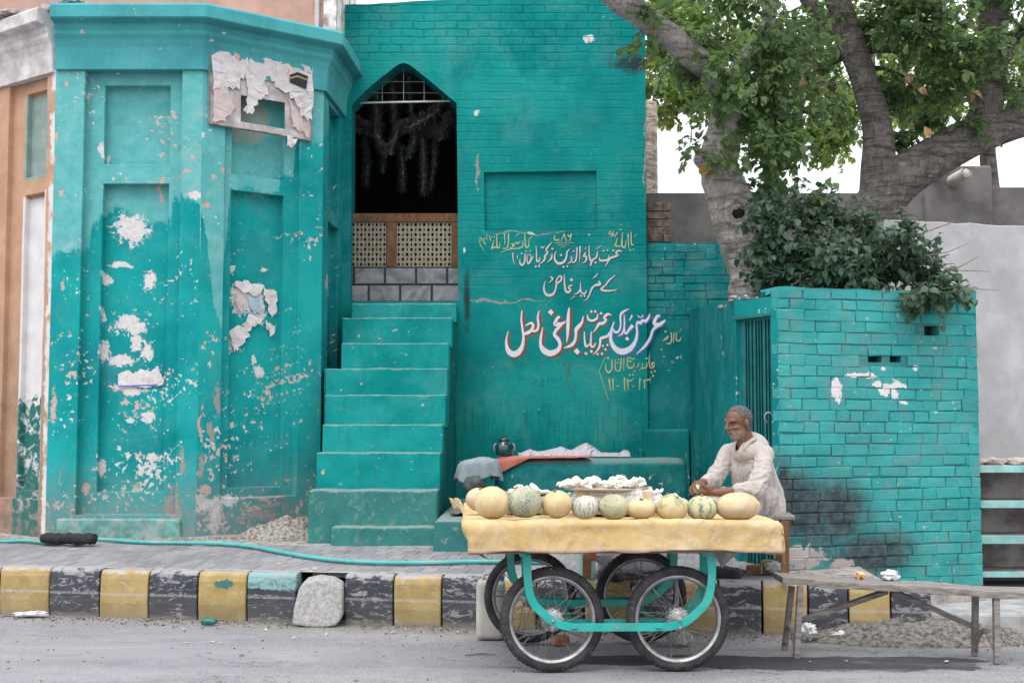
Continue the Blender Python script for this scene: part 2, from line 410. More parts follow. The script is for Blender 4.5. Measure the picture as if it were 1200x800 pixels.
for a, b in zip(rows, rows[1:]):
    for i in range(len(xs) - 1): bm.faces.new((a[i], a[i + 1], b[i + 1], b[i]))
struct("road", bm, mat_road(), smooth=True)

M['soil'] = simple("soil", (.20, .175, .145), .95, .35, 9, .9, col2=(.30, .28, .25), spec=.1, bdist=.015)
bm = NB()
vs = [bm.verts.new(p) for p in ((-300, 9.2, -.03), (300, 9.2, -.03), (300, 400, -.03), (-300, 400, -.03))]; bm.faces.new(vs)
struct("ground", bm, M['soil'])

# ---- pavement: bedding plus pavers laid in rows across it
M['bedding'] = simple("bedding", (.24, .225, .20), .95, .3, 14, .8, col2=(.33, .31, .29), spec=.1, bdist=.01)
bm = NB()
XL, XR = -8.5, 2.62
n_ = 60; rr = []
for dy in (.10, .5, 1.0, 1.5, 2.0, 4.2):
    row = []
    for i in range(n_ + 1):
        x = lerp(XL, XR, i / n_); y = kerbY(x) + dy
        row.append(bm.verts.new((x, y, pave_z(x, y) - .006 + .002 * mn.noise(Vector((x * 3, y * 3, 1))))))
    rr.append(row)
for a, b in zip(rr, rr[1:]):
    for i in range(n_): bm.faces.new((a[i], a[i + 1], b[i + 1], b[i]))
struct("pavement_bedding", bm, M['bedding'], smooth=True)
def mat_paver():
    n = NT("paver"); v = n.co(); a = n.noise(v, 2.2, 5, .65); g = n.noise(v, 60, 4, .7); q = n.attr("tint")
    c = n.mix(n.mr(a, .3, .7), (.185, .184, .196), (.24, .238, .247)); c = n.mix(.5, c, n.hsv(c, .5, 1, n.add(.72, n.mul(n.sep(q)[0], .56))))
    c = n.mix(n.mul(n.mr(g, .5, .8), .35), c, (.22, .21, .20)); c = n.mix(n.mul(n.mr(n.noise(v, 5, 5, .7, 0, (7, 7, 7)), .5, .7), .45), c, (.30, .275, .24))
    return n.done(c, .9, n.bump(g, .4, .004), spec=.2)
def tint_faces(o, lo=0., hi=1.):
    """one random grey per loose piece (bricks, pavers, leaves)"""
    m = o.data; ca = m.color_attributes.new("tint", 'FLOAT_COLOR', 'CORNER'); b = bmesh.new(); b.from_mesh(m); seen = {}
    b.verts.ensure_lookup_table()
    for v in b.verts:
        if v.index in seen: continue
        r = random.uniform(lo, hi); st = [v]; seen[v.index] = r
        while st:
            q = st.pop()
            for e in q.link_edges:
                w_ = e.other_vert(q)
                if w_.index not in seen: seen[w_.index] = r; st.append(w_)
    for lp in m.loops: r = seen[lp.vertex_index]; ca.data[lp.index].color = (r, r, r, 1)
    b.free()
bm = NB(); rw, bw = .205, .118
for j in range(6):
    x0 = -8.4 + (j % 2) * bw * .5
    i = 0
    while True:
        s0 = i * bw; i += 1
        c = Vector((x0, 0, 0)); c.y = kerbY(x0)
        a = c + KD * s0 + KN * (.155 + j * rw)
        if a.x > 2.5: break
        if a.x > 1.95 and j > 0: continue
        if j == 0 and -1.72 < a.x < -1.42 and random.random() < .75: continue
        if random.random() < .012: continue
        dz = random.uniform(-.002, .002); g = .002
        pts = []
        for (u, v_) in ((g, g), (bw - g, g), (bw - g, rw - g), (g, rw - g)):
            p = a + KD * u + KN * v_; p.z = pave_z(p.x, p.y) + dz + random.uniform(-.001, .001); pts.append(p)
        hexa(bm, [p - Vector((0, 0, .05)) for p in pts], pts)
o = struct("pavement", bm, mat_paver(), bevel=.0035, segs=1); tint_faces(o)

# ---- kerb blocks, each a thing
def mat_kerb(name, col, wear, wearcol, extra=None):
    n = NT(name); v = n.co(); r = n.rand(); vv = n.vm('ADD', v, n.scale(n.vm('ADD', (1, 1, 1), (0, 0, 0)), (1, 1, 1)))
    cb = n.n("CombineXYZ"); n.put(cb.inputs[0], n.mul(r, 37)); n.put(cb.inputs[1], n.mul(r, 91)); vv = n.vm('ADD', v, cb.outputs[0])
    a = n.noise(vv, 6, 5, .65); g = n.noise(vv, 50, 4, .7); s = n.sep(v); h = n.noise(n.scale(vv, (1, 1, 2.4)), 11, 6, .7, .8)
    c = n.mix(n.mr(a, .3, .7), n.hsv(col, .5, 1.05, .8), n.hsv(col, .5, .95, 1.2))
    low = n.mr(s[2], .22, .05)
    c = n.mix(n.mul(low, .40), c, n.mix(.5, col, (.19, .18, .165)))
    k = n.mr(n.add(h, n.mul(n.mr(s[2], .30, .375), .16)), wear, wear + .07); c = n.mix(k, c, wearcol)
    # seam where the two lifts of paint meet, and bare arris
    seam = n.mul(n.mr(n.math('ABSOLUTE', n.add(n.math('SUBTRACT', s[2], .185), n.mul(n.math('SUBTRACT', a, .5), .02))), .014, .004), n.mr(g, .3, .55)); c = n.mix(n.mul(seam, .8), c, wearcol)
    top = n.mr(n.add(s[2], n.mul(n.math('SUBTRACT', h, .5), .06)), .352, .366); c = n.mix(n.mul(top, .9), c, (.30, .295, .30))
    if extra:
        z0, c1 = extra; e = n.mr(n.add(s[2], n.mul(n.math('SUBTRACT', a, .5), .12)), z0, z0 + .015); c = n.mix(n.mul(n.mul(e, n.mr(h, .62, .5)), n.math('SUBTRACT', 1.0, top)), c, c1)
    c = n.mix(n.mul(n.mr(s[2], .05, .0), .8), c, (.24, .22, .20))
    return n.done(c, .85, n.bump(n.add(n.mul(g, .6), n.add(a, n.mul(k, -.8))), .5, .006), spec=.25)
K_Y = mat_kerb("kerb_yellow", (.37, .275, .115), .58, (.40, .37, .32))
K_B = mat_kerb("kerb_black", (.052, .056, .068), .53, (.27, .265, .27))
K_T = mat_kerb("kerb_black_turquoise", (.055, .058, .07), .55, (.27, .265, .27), extra=(.235, (.20, .38, .37)))
def splash_mat():
    n = NT("kerb_yellow_splash"); v = n.co(); a = n.noise(v, 6, 5, .65); g = n.noise(v, 50, 4, .7); s = n.sep(v); h = n.noise(v, 13, 6, .7, .8)
    c = n.mix(n.mr(a, .3, .7), (.30, .22, .085), (.42, .315, .135)); c = n.mix(n.mr(h, .60, .67), c, (.42, .40, .36))
    f = n.math('SUBTRACT', 1.0, n.vm('LENGTH', n.vm('MULTIPLY', n.vm('SUBTRACT', v, (.03, -.02, .275)), (1 / .11, 0, 1 / .05))))
    k = n.mr(n.add(f, n.mul(n.math('SUBTRACT', n.noise(n.scale(v, (1, 1, .4)), 16, 5, .7), .5), 2.2)), .2, .3); c = n.mix(k, c, (.06, .16, .13))
    c = n.mix(n.mul(n.mr(s[2], .352, .368), .9), c, (.30, .295, .30)); c = n.mix(n.mul(n.mr(s[2], .22, .05), .45), c, (.20, .17, .12))
    return n.done(c, .85, n.bump(n.add(g, a), .5, .006), spec=.25)
K_S = splash_mat()
def kerb_at(px):
    u = (px - 600) / FPX; Y = (10.02 + 4.0 * KS) / (1 - KS * u); return u * Y
edges_px = [5, 63, 121, 178, 235, 292, 350, 405, 462, 518, 573, 628, 683, 738, 788, 839, 890, 943, 990, 1039, 1087]
cols = ['Y', 'B', 'Y', 'B', 'S', 'T', None, 'B', 'Y', 'B', 'Y', 'B', 'Y', 'B', 'Y', 'B', 'Y', 'B', 'Y', 'B']
klabel = ["yellow kerb block farthest left, with a white scrap lying at its foot", "black kerb block between the two leftmost yellow ones",
 "second yellow kerb block from the left, below the pillar foot", "black kerb block just left of the yellow one with a green splash",
 "yellow kerb block with a dark green paint splash near its top", "black kerb block with turquoise paint on its upper half, beside the tipped stone", None,
 "black kerb block just right of the tipped concrete stone", "yellow kerb block in front of the stairs, left of the cart", "black kerb block just left of the cart, beside the white jerrycan",
 "yellow kerb block seen through the cart's left wheels", "black kerb block between the cart's wheels, left of the yellow one", "yellow kerb block seen through the cart's middle, between its wheels",
 "black kerb block behind the cart's right rear wheel", "yellow kerb block behind the cart's right front wheel", "black kerb block just right of the cart's wheels",
 "yellow kerb block behind the left legs of the plank bench", "black kerb block behind the plank bench, between two yellow ones", "last yellow kerb block on the right, below the plank bench",
 "black kerb block at the right end of the kerb by the dirt heap"]
ex = [kerb_at(p) for p in edges_px]
lst = [(ex[i], ex[i + 1], cols[i], klabel[i]) for i in range(len(cols))]
ln = ex[1] - ex[0]
lst.insert(0, (ex[0] - ln, ex[0], 'B', "black kerb block cut off by the left edge of the photo"))
for k in range(4): lst.insert(0, (ex[0] - ln * (k + 2), ex[0] - ln * (k + 1), 'YB'[k % 2], "kerb block beyond the left edge of the photo"))
for i, (a, b, c, lab) in enumerate(lst):
    if c is None: continue
    if lab.startswith("kerb block beyond"):   # not in the photo: they only carry the kerb on
        pass
    g = .006; mid = (a + b) / 2; L = (b - a) / KD.x / 2 - g
    bm = NB(); pr = [(0.02, -.06), (0.0, .12), (.004, .30), (.016, .345), (.045, .368), (.155, .370), (.16, -.06)]
    ringa, ringb = [], []
    for e, ring in ((-L, ringa), (L, ringb)):
        for (d, z) in pr: ring.append(bm.verts.new((e + random.uniform(-.002, .002), d + random.uniform(-.003, .003), z + random.uniform(-.003, .003))))
    bm.faces.new(ringa); bm.faces.new(ringb[::-1])
    for q in range(len(pr)): bm.faces.new((ringa[q], ringb[q], ringb[(q + 1) % len(pr)], ringa[(q + 1) % len(pr)]))
    bmesh.ops.recalc_face_normals(bm, faces=bm.faces)
    o = obj("kerb_block", bm, {'Y': K_Y, 'B': K_B, 'T': K_T, 'S': K_S}[c], bevel=.012, segs=2)
    o.location = (mid, kerbY(mid), random.uniform(-.006, .004)); o.rotation_euler = (random.uniform(-.01, .01), 0, math.atan(KS) + random.uniform(-.008, .008))
    tag(o, lab, "kerb block", "painted kerb blocks along the pavement")
# the block that tipped out of the row
M['aggregate'] = simple("aggregate_stone", (.29, .28, .275), .9, .2, 40, .8, col2=(.34, .33, .32), spec=.2, bdist=.008)
bm = NB(); mx = (ex[6] + ex[7]) / 2
outl = [(-.17, .01), (-.165, .12), (-.135, .27), (-.09, .315), (.0, .335), (.10, .32), (.17, .28), (.175, .06), (.13, .0), (.0, -.01)]
prism(bm, [Vector((mx + u * 1.06, kerbY(mx) - .05 - .12 * (1 - z_ / .4), z_)) for u, z_ in outl], (0, .16, .02)); bmesh.ops.recalc_face_normals(bm, faces=bm.faces)
o = single("kerb_stone", bm, M['aggregate'], "unpainted rough grey stone tipped out of the kerb row", "kerb block", bevel=.025, segs=3)

# ---- slab and dirt at the right end
M['concrete'] = simple("concrete", (.29, .285, .285), .9, .2, 6, .5, col2=(.35, .345, .34), spec=.2, dust=((.20, .26, .24), .4), bdist=.006)
bm = NB(); hexa(bm, [(2.80, 9.02, -.04), (6.5, 8.75, -.04), (6.5, 10.6, -.04), (2.72, 10.6, -.04)], [(2.82, 9.04, .16), (6.5, 8.77, .15), (6.5, 10.6, .2), (2.74, 10.6, .2)])
struct("concrete_slab", bm, M['concrete'], bevel=.02)
bm = NB(); hexa(bm, [(-8.6, 10.8, -.04), (1.9, 10.8, -.04), (1.9, 15, -.04), (-8.6, 15, -.04)], [(-8.6, 11.0, .30), (1.9, 10.6, .30), (1.9, 15, .3), (-8.6, 15, .3)])
struct("building_plinth", bm, M['bedding'])
bm = NB(); hexa(bm, [(1.85, 9.35, -.04), (2.72, 9.25, -.04), (4.0, 9.6, -.04), (1.9, 10.4, -.04)], [(1.85, 9.35, .36), (2.72, 9.25, .33), (3.9, 9.7, .22), (1.9, 10.4, .36)])
struct("pavement_end", bm, M['bedding'])
def heap(name, pts, h, mat, label, cat, amp=.3, res=40, seed=1, stuff=True, ps=1.0):
    """low mound: pts=(cx,cy,rx,ry,z0)"""
    cx, cy, rx, ry, z0 = pts; bm = NB(); g = []
    for j in range(res + 1):
        row = []
        for i in range(res + 1):
            u, v = i / res * 2 - 1, j / res * 2 - 1
            d = math.sqrt(u * u + v * v); k = max(0, 1 - d * d)
            nz = fbm((u * 3 + seed, v * 3, seed), 4); nf = fbm((u * 14 + seed, v * 14, seed), 3)
            row.append(bm.verts.new((cx + u * rx, cy + v * ry, (z0(cx + u * rx, cy + v * ry) if callable(z0) else z0) + h * (k ** 1.0) * (1 + amp * nz) + .012 * nf * min(1, k * 3) - .02 * (k == 0))))
        g.append(row)
    for a, b in zip(g, g[1:]):
        for i in range(res): bm.faces.new((a[i], a[i + 1], b[i + 1], b[i]))
    bmesh.ops.delete(bm, geom=[f for f in bm.faces if all(((v.co.x - cx) / rx) ** 2 + ((v.co.y - cy) / ry) ** 2 > 1.02 for v in f.verts)], context='FACES')
    rng = random.Random(seed)
    for _ in range(160):
        a = rng.uniform(0, 6.28); r = math.sqrt(rng.random()) * 1.05; x, y = cx + rx * r * math.cos(a), cy + ry * r * math.sin(a)
        zz = (z0(x, y) if callable(z0) else z0) + h * max(0, 1 - r * r) * .95
        s = ps * rng.uniform(.004, .013) * (2.2 if rng.random() < .1 else 1)
        vv = bmesh.ops.create_icosphere(bm, subdivisions=1, radius=s, matrix=Matrix.Translation((x, y, zz)) @ Euler((rng.random() * 6, rng.random() * 6, 0)).to_matrix().to_4x4() @ Matrix.Diagonal((1, rng.uniform(.5, 1), rng.uniform(.4, .8), 1)))
    o = obj(name, bm, mat, smooth=False); o["label"] = label; o["category"] = cat; o["kind"] = "stuff"; return o
M['rubble'] = simple("rubble", (.11, .10, .088), .95, .4, 30, .9, col2=(.17, .158, .145), spec=.1, bdist=.012)
M['husk'] = simple("husk", (.165, .145, .12), .95, .4, 34, .9, col2=(.28, .26, .225), spec=.1, bdist=.012)
heap("dirt_heap", (2.80, 8.90, .85, .36, 0), .13, M['rubble'], "grey heap of dirt and rubble at the right end of the kerb", "dirt heap", seed=3)
heap("rubble_heap", (-1.98, 11.72, .60, .40, .40), .22, M['husk'], "pale heap of straw and grit between the pillar foot and the stairs", "rubble heap", seed=5)
# grit along the gutter and at the foot of the walls
def grit(name, spots, n, mat, label, seed):
    rng = random.Random(seed); bm = NB()
    for _ in range(n):
        x, y, z = spots(rng); s = rng.uniform(.003, .010) * (2 if rng.random() < .05 else 1)
        bmesh.ops.create_icosphere(bm, subdivisions=1, radius=s, matrix=Matrix.Translation((x, y, z + s * .3)) @ Matrix.Diagonal((1, rng.uniform(.5, 1.2), rng.uniform(.3, .7), 1)))
    o = obj(name, bm, mat); o["label"] = label; o["category"] = "grit"; o["kind"] = "stuff"
def sp1(r):
    x = r.uniform(-4.6, 3); d = abs(r.gauss(0, .16)); return (x, kerbY(x) - .01 - d, .005)
grit("gutter_grit", sp1, 1500, M['rubble'], "loose grit and small stones in the gutter along the kerb", 4)
def sp2(r):
    x = r.uniform(-5, -.6); y = 11.62 - abs(r.gauss(0, .16)); return (x, y, pave_z(x, y))
grit("wall_foot_grit", sp2, 1100, M['husk'], "pale grit gathered at the foot of the turquoise pillar", 9)
def sp3(r):
    x = r.uniform(-5, 4); y = kerbY(x) - r.uniform(.3, 3.0); return (x, y, .0)
grit("road_grit", sp3, 260, M['rubble'], "few scattered small stones on the road surface", 12)
# ================================================================ BUILDINGS AND WALLS
def relief(bm, O, U, N, W, ub, zb, depth, ragged=0):
    """wall sheet with stepped recesses; depth(uc, zc) metres behind the face, None = hole. UV = (u, z) metres"""
    uvl = bm.loops.layers.uv.verify(); O, U, N = Vector(O), Vector(U), Vector(N); vd = {}
    # split long cells so that the surface can be uneven
    def V(u, d, z):
        k = (round(u, 4), round(d, 4), round(z, 4))
        if k not in vd:
            p = O + U * u - N * d + Vector((0, 0, z)); p += N * ragged * mn.noise(Vector((u * 1.7, z * 1.7, d)))
            vd[k] = bm.verts.new(p)
        return vd[k]
    def F(c):
        try: f = bm.faces.new([V(*q) for q in c])
        except ValueError: return
        for lp, q in zip(f.loops, c): lp[uvl].uv = (q[0] + q[1] * .6, q[2] + q[1] * .3)
    def fine(b, step):
        o = []
        for a, c in zip(b, b[1:]):
            k = max(1, round((c - a) / step)); o += [lerp(a, c, i / k) for i in range(k)]
        return o + [b[-1]]
    us, zs = fine(ub, .25), fine(zb, .25); D = [[depth((a + b) / 2, (c + d) / 2) for c, d in zip(zs, zs[1:])] for a, b in zip(us, us[1:])]
    nu, nz = len(us) - 1, len(zs) - 1
    for i in range(nu):
        for j in range(nz):
            d = D[i][j]
            if d is None: continue
            F([(us[i], d, zs[j]), (us[i + 1], d, zs[j]), (us[i + 1], d, zs[j + 1]), (us[i], d, zs[j + 1])])
            if i + 1 < nu and D[i + 1][j] is not None and D[i + 1][j] != d:
                e = D[i + 1][j]; F([(us[i + 1], d, zs[j]), (us[i + 1], e, zs[j]), (us[i + 1], e, zs[j + 1]), (us[i + 1], d, zs[j + 1])])
            if j + 1 < nz and D[i][j + 1] is not None and D[i][j + 1] != d:
                e = D[i][j + 1]; F([(us[i], d, zs[j + 1]), (us[i + 1], d, zs[j + 1]), (us[i + 1], e, zs[j + 1]), (us[i], e, zs[j + 1])])
class Face:
    def __init__(s, O, U, N): s.O, s.U, s.N = Vector((O[0], O[1], 0)), Vector(U), Vector(N)
    def uz(s, px, py):
        p = onplane(px, py, s.O, s.N); return ((p - s.O).dot(s.U), p.z)
    def e(s, px, py, rx, ry):
        a, b = s.uz(px, py), s.uz(px + rx, py - ry); return (a[0], a[1], abs(b[0] - a[0]) + 1e-3, abs(b[1] - a[1]) + 1e-3)
    def es(s, l): return [s.e(*q) for q in l]
    def at(s, u, z, d=0): return s.O + s.U * u - s.N * d + Vector((0, 0, z))

A_ = Vector((-4.235, 11.7, 0)); B_ = Vector((-2.872, 11.7, 0)); C_ = Vector((-1.86, 12.46, 0)); D_ = Vector((-1.80, 13.6, 0)); L_ = Vector((-5.6, 12.73, 0)); L2_ = Vector((-5.7, 14.2, 0))
def unit(a, b): return (b - a).normalized()
def nrm(u): return Vector((u.y, -u.x, 0))
FF = Face(A_, unit(A_, B_), nrm(unit(A_, B_))); FC = Face(B_, unit(B_, C_), nrm(unit(B_, C_))); FS = Face(C_, unit(C_, D_), nrm(unit(C_, D_))); FL = Face(L_, unit(L_, A_), nrm(unit(L_, A_)))
ZB = .36; ZC = onplane(150, 79, (0, 11.7, 0), Vector((0, -1, 0))).z; ZTP = P(150, 3, 11.495).z                       # foot of the bay, underside of the cornice
bay = thing("corner_building", "pale turquoise eight-sided building with peeling panelled walls and moulded cornice, left of the stairs", "building", (-3.5, 12.4, 0))

# front face
uL, uR = FF.uz(95, 300)[0], FF.uz(210, 300)[0]; iL, iR = FF.uz(115, 300)[0], FF.uz(193, 300)[0]
z1, z0 = FF.uz(150, 76)[1], FF.uz(150, 603)[1]; pz = [FF.uz(150, y)[1] for y in (97, 190, 213, 577)]
WF = (B_ - A_).length
def dF(u, z):
    if uL < u < uR and z0 < z < z1:
        if iL < u < iR and (pz[1] < z < pz[0] or pz[3] < z < pz[2]): return .20
        return .10
    return 0
fl = lambda px, py: FF.uz(px, py)
m_front = old_paint("paint_front", fade=PAINT_FADE, W=WF, H=6,
    line=[(0, fl(60, 300)[1]), (fl(94, 300)[0], fl(94, 290)[1]), (fl(96, 300)[0], fl(96, 292)[1]), (fl(114, 3)[0], fl(112, 292)[1]), (fl(117, 3)[0], fl(117, 262)[1]), (fl(150, 3)[0], fl(150, 232)[1]), (fl(192, 3)[0], fl(192, 258)[1]), (fl(195, 0)[0], fl(195, 250)[1]), (fl(209, 0)[0], fl(209, 255)[1]), (fl(212, 0)[0], fl(212, 232)[1]), (WF, fl(230, 245)[1])],
    white=FF.es([(161, 258, 25, 20), (183, 318, 9, 16), (160, 372, 22, 16), (127, 405, 9, 16), (182, 402, 9, 14), (150, 412, 22, 9), (181, 480, 8, 7), (124, 541, 8, 12), (186, 530, 8, 9), (162, 485, 6, 4), (125, 173, 6, 11), (136, 175, 3, 8), (131, 318, 9, 10), (228, 57, 7, 5), (228, 228, 8, 6), (155, 447, 22, 8), (125, 360, 5, 12), (81, 236, 0.1, 4), (150, 300, 18, 4), (168, 392, 10, 10)]),
    pink=FF.es([(61, 130, 3, 40), (60, 190, 3, 30), (105, 72, 12, 3), (80, 85, 4, 3), (78, 102, 3, 6), (220, 200, 7, 5), (196, 215, 3, 20), (75, 335, 3, 7), (61, 480, 5, 30), (105, 570, 5, 12), (68, 160, 3, 6), (225, 180, 4, 3), (72, 225, 4, 6), (60, 250, 3, 25)]),
    grey=FF.es([(205, 600, 10, 40), (82, 600, 3, 22), (70, 560, 2, 14), (215, 540, 4, 22)]), base_z=.46, chips=1.0, seed=1)
bm = NB(); relief(bm, FF.O, FF.U, FF.N, WF, [0, uL, iL, iR, uR, WF], [ZB, z0, pz[3], pz[2], pz[1], pz[0], z1, ZC], dF, .006)
obj("front_wall", bm, m_front, bay, bevel=.006, segs=2)
# low ledges at the foot of the front panel
bm = NB(); box(bm, -4.12, 11.66, .40, -3.0, 11.72, .62, jit=.006); obj("plinth_course", bm, simple("paint_low", (.12, .30, .275), .8, .3, 10, .6, dust=((.36, .35, .33), .8)), bay, bevel=.015)

# chamfer on the right
uL, uR = FC.uz(262, 300)[0], FC.uz(350, 300)[0]; iL, iR = FC.uz(273, 300)[0], FC.uz(335, 300)[0]
cz = [FC.uz(303, y)[1] for y in (75, 206, 225, 571)]; zt, zb_ = FC.uz(303, 60)[1], FC.uz(303, 582)[1]
WC = (C_ - B_).length
def dC(u, z):
    if iL < u < iR and (cz[1] < z < cz[0] or cz[3] < z < cz[2]): return .15
    if uL < u < uR and zb_ < z < zt: return .055
    return 0
fc = FC.uz
m_ch = old_paint("paint_chamfer", fade=PAINT_FADE, W=WC, H=6,
    line=[(0, fc(236, 245)[1]), (fc(245, 300)[0], fc(245, 300)[1]), (fc(251, 300)[0], fc(251, 360)[1]), (fc(262, 300)[0], fc(262, 385)[1]), (fc(272, 300)[0], fc(272, 270)[1]), (fc(276, 225)[0], fc(276, 222)[1]), (fc(334, 225)[0], fc(334, 223)[1]), (fc(337, 200)[0], fc(337, 208)[1]), (fc(350, 200)[0], fc(350, 205)[1]), (fc(353, 160)[0], fc(353, 172)[1]), (WC, fc(374, 165)[1])],
    white=FC.es([(306, 345, 20, 18), (320, 355, 9, 28), (290, 395, 12, 14), (288, 308, 7, 4), (325, 310, 5, 3), (322, 428, 8, 8), (316, 415, 4, 5), (283, 345, 8, 6), (284, 190, 3, 9), (245, 590, 22, 12), (270, 585, 12, 8), (250, 610, 12, 16), (235, 160, 4, 4)]),
    pink=FC.es([(236, 500, 3, 26), (252, 605, 16, 20), (315, 580, 30, 5), (372, 85, 4, 5), (240, 240, 6, 5), (262, 200, 6, 4), (345, 560, 5, 6), (240, 575, 8, 8)]),
    grey=FC.es([(249, 505, 5, 14), (236, 545, 5, 22), (255, 470, 4, 20), (318, 590, 18, 4), (300, 605, 40, 8)]), base_z=.46, chips=1.0, seed=2, pale=FC.es([(305, 132, 34, 30)]))
bm = NB(); relief(bm, FC.O, FC.U, FC.N, WC, [0, uL, iL, iR, uR, WC], [ZB, zb_, cz[3], cz[2], cz[1], cz[0], zt, ZC], dC, .006)
obj("chamfer_wall", bm, m_ch, bay, bevel=.006, segs=2)

# narrow side face running back to the arch wall
WS = (D_ - C_).length; su = [.28, .84]
sz = [FS.uz(388, y)[1] for y in (125, 245, 262, 575)]
def dS(u, z):
    if su[0] < u < su[1] and (sz[1] < z < sz[0] or sz[3] < z < sz[2]): return .08
    return 0
m_side = old_paint("paint_side", deep=(.007, .22, .23), fade=(.055, .28, .295), W=WS, H=6, line=[(0, FS.uz(378, 160)[1]), (WS, FS.uz(400, 120)[1])],
    pink=FS.es([(384, 330, 3, 16), (386, 520, 4, 20), (383, 590, 4, 10)]), base_z=.46, chips=.9, seed=3)
bm = NB(); relief(bm, FS.O, FS.U, FS.N, WS, [0, su[0], su[1], WS], [ZB, sz[3], sz[2], sz[1], sz[0], ZC], dS, .006)
obj("side_wall", bm, m_side, bay, bevel=.010, segs=2)

# brown face on the left
WL = (A_ - L_).length; fe = FL.uz
lu = [fe(0, 300)[0] - .35, fe(50.5, 300)[0]]; li = [lu[0] + .18, fe(50.2, 300)[0] - .001]
li = [fe(21, 300)[0], fe(49.5, 300)[0]]; lz = [fe(36, y)[1] for y in (107, 205, 226, 575)]; lt, lb = fe(30, 92)[1], fe(40, 585)[1]
lu = [fe(6, 300)[0], fe(50.5, 300)[0]]
def dL(u, z):
    if li[0] < u < li[1] and (lz[1] < z < lz[0] or lz[3] < z < lz[2]): return .12
    if lu[0] < u < lu[1] and lb < z < lt: return .06
    return 0
def mat_left():
    n = NT("old_limewash"); uv = n.co('UV'); s = n.sep(uv); a = n.noise(uv, 4, 5, .65); f = n.noise(uv, 30, 4, .6); h = n.noise(uv, 9, 6, .7, .5)
    c = n.mix(n.mr(a, .3, .7), (.40, .235, .145), (.50, .315, .21))
    c = n.mix(n.mul(n.mr(s[1], 3.1, 1.2), .6), c, n.mix(n.mr(a, .3, .7), (.20, .135, .095), (.30, .21, .15)))
    inp = n.mul(n.mr(s[0], li[0] - .0, li[0] + .012), n.mr(s[0], li[1] + .05, li[1] + .03)); lo = n.mul(inp, n.mr(s[1], lz[2] + .02, lz[2] - .01))
    hi = n.mul(inp, n.mul(n.mr(s[1], lz[1] - .02, lz[1]), n.mr(s[1], lz[0] + .02, lz[0])))
    c = n.mix(hi, c, n.mix(n.mr(a, .35, .65), (.20, .28, .25), (.27, .36, .32)))
    c = n.mix(lo, c, n.mix(n.mr(a, .3, .7), (.55, .54, .53), (.66, .65, .65)))
    gp = n.mr(n.add(s[1], n.mul(n.math('SUBTRACT', h, .5), .6)), 1.75, 1.68); c = n.mix(n.mul(n.mul(inp, gp), n.mr(h, .62, .5)), c, (.02, .14, .125))
    c = n.mix(n.mul(n.mul(n.math('SUBTRACT', 1.0, inp), n.mr(h, .60, .66)), n.mr(s[1], 3.5, 1.5)), c, (.33, .31, .33))
    c = n.mix(n.mul(n.mr(s[1], 1.2, .4), n.mr(h, .4, .6)), c, (.17, .14, .115))
    edge = n.mul(n.mr(n.add(s[0], n.mul(n.math('SUBTRACT', h, .5), .16)), WL - .075, WL - .05), n.mr(n.noise(uv, 3, 3), .40, .5)); c = n.mix(edge, c, (.60, .58, .57))
    return n.done(c, .85, n.bump(n.add(n.add(a, n.mul(f, .3)), h), .5, .008), spec=.25)
bm = NB(); relief(bm, FL.O, FL.U, FL.N, WL, [0, lu[0], li[0], li[1], lu[1], WL], [-.05, lb, lz[3], lz[2], lz[1], lz[0], lt, ZC], dL, .006)
obj("left_wall", bm, mat_left(), bay, bevel=.010, segs=2)

# cornice
def sweep(bm, pts, prof, jag=0):
    n = len(pts); rings = []
    for i, p in enumerate(pts):
        if i == 0: m = nrm(unit(pts[0], pts[1]))
        elif i == n - 1: m = nrm(unit(pts[-2], pts[-1]))
        else:
            a, b = nrm(unit(pts[i - 1], p)), nrm(unit(p, pts[i + 1])); m = (a + b).normalized(); m /= m.dot(a)
        rings.append([bm.verts.new(p + m * o + Vector((0, 0, z)) + Vector((0, 0, random.uniform(-jag, jag)))) for o, z in prof])
    for a, b in zip(rings, rings[1:]):
        for k in range(len(prof) - 1): bm.faces.new((a[k], b[k], b[k + 1], a[k + 1]))
    for r in (rings[0], rings[-1]): bm.faces.new(r)
    bmesh.ops.recalc_face_normals(bm, faces=bm.faces)
prof = [(o_, ZC - .03 + (z_ - 4.70) * (ZTP - ZC + .03) / .50) for o_, z_ in [(-.05, 4.70), (.032, 4.70), (.036, 4.80), (.045, 4.88), (.065, 4.94), (.09, 4.975), (.09, 5.01), (.105, 5.03), (.105, 5.06), (.185, 5.075), (.205, 5.085), (.205, 5.18), (.19, 5.20), (-.05, 5.22)]]
def subd(pts, k=14):
    o = []
    for a, b in zip(pts, pts[1:]): o += [a.lerp(b, i / k) for i in range(k)]
    return o + [pts[-1]]
m_corn = old_paint("paint_cornice", coord='Object', deep=(.06, .31, .33), chips=.5, seed=5)
bm = NB(); sweep(bm, [A_, B_, C_, D_], prof); obj("cornice", bm, m_corn, bay, bevel=.006, segs=2)
M['limewash'] = simple("limewash", (.50, .485, .48), .9, .16, 6, .5, col2=(.58, .57, .57), dust=((.30, .26, .24), .5), bdist=.01)
bm = NB(); sweep(bm, [L_, A_ + Vector((-.012, .004, 0))], [(o, z - .02) for o, z in prof]); obj("cornice", bm, M['limewash'], bay, bevel=.006, label="white limewashed cornice over the brown face")
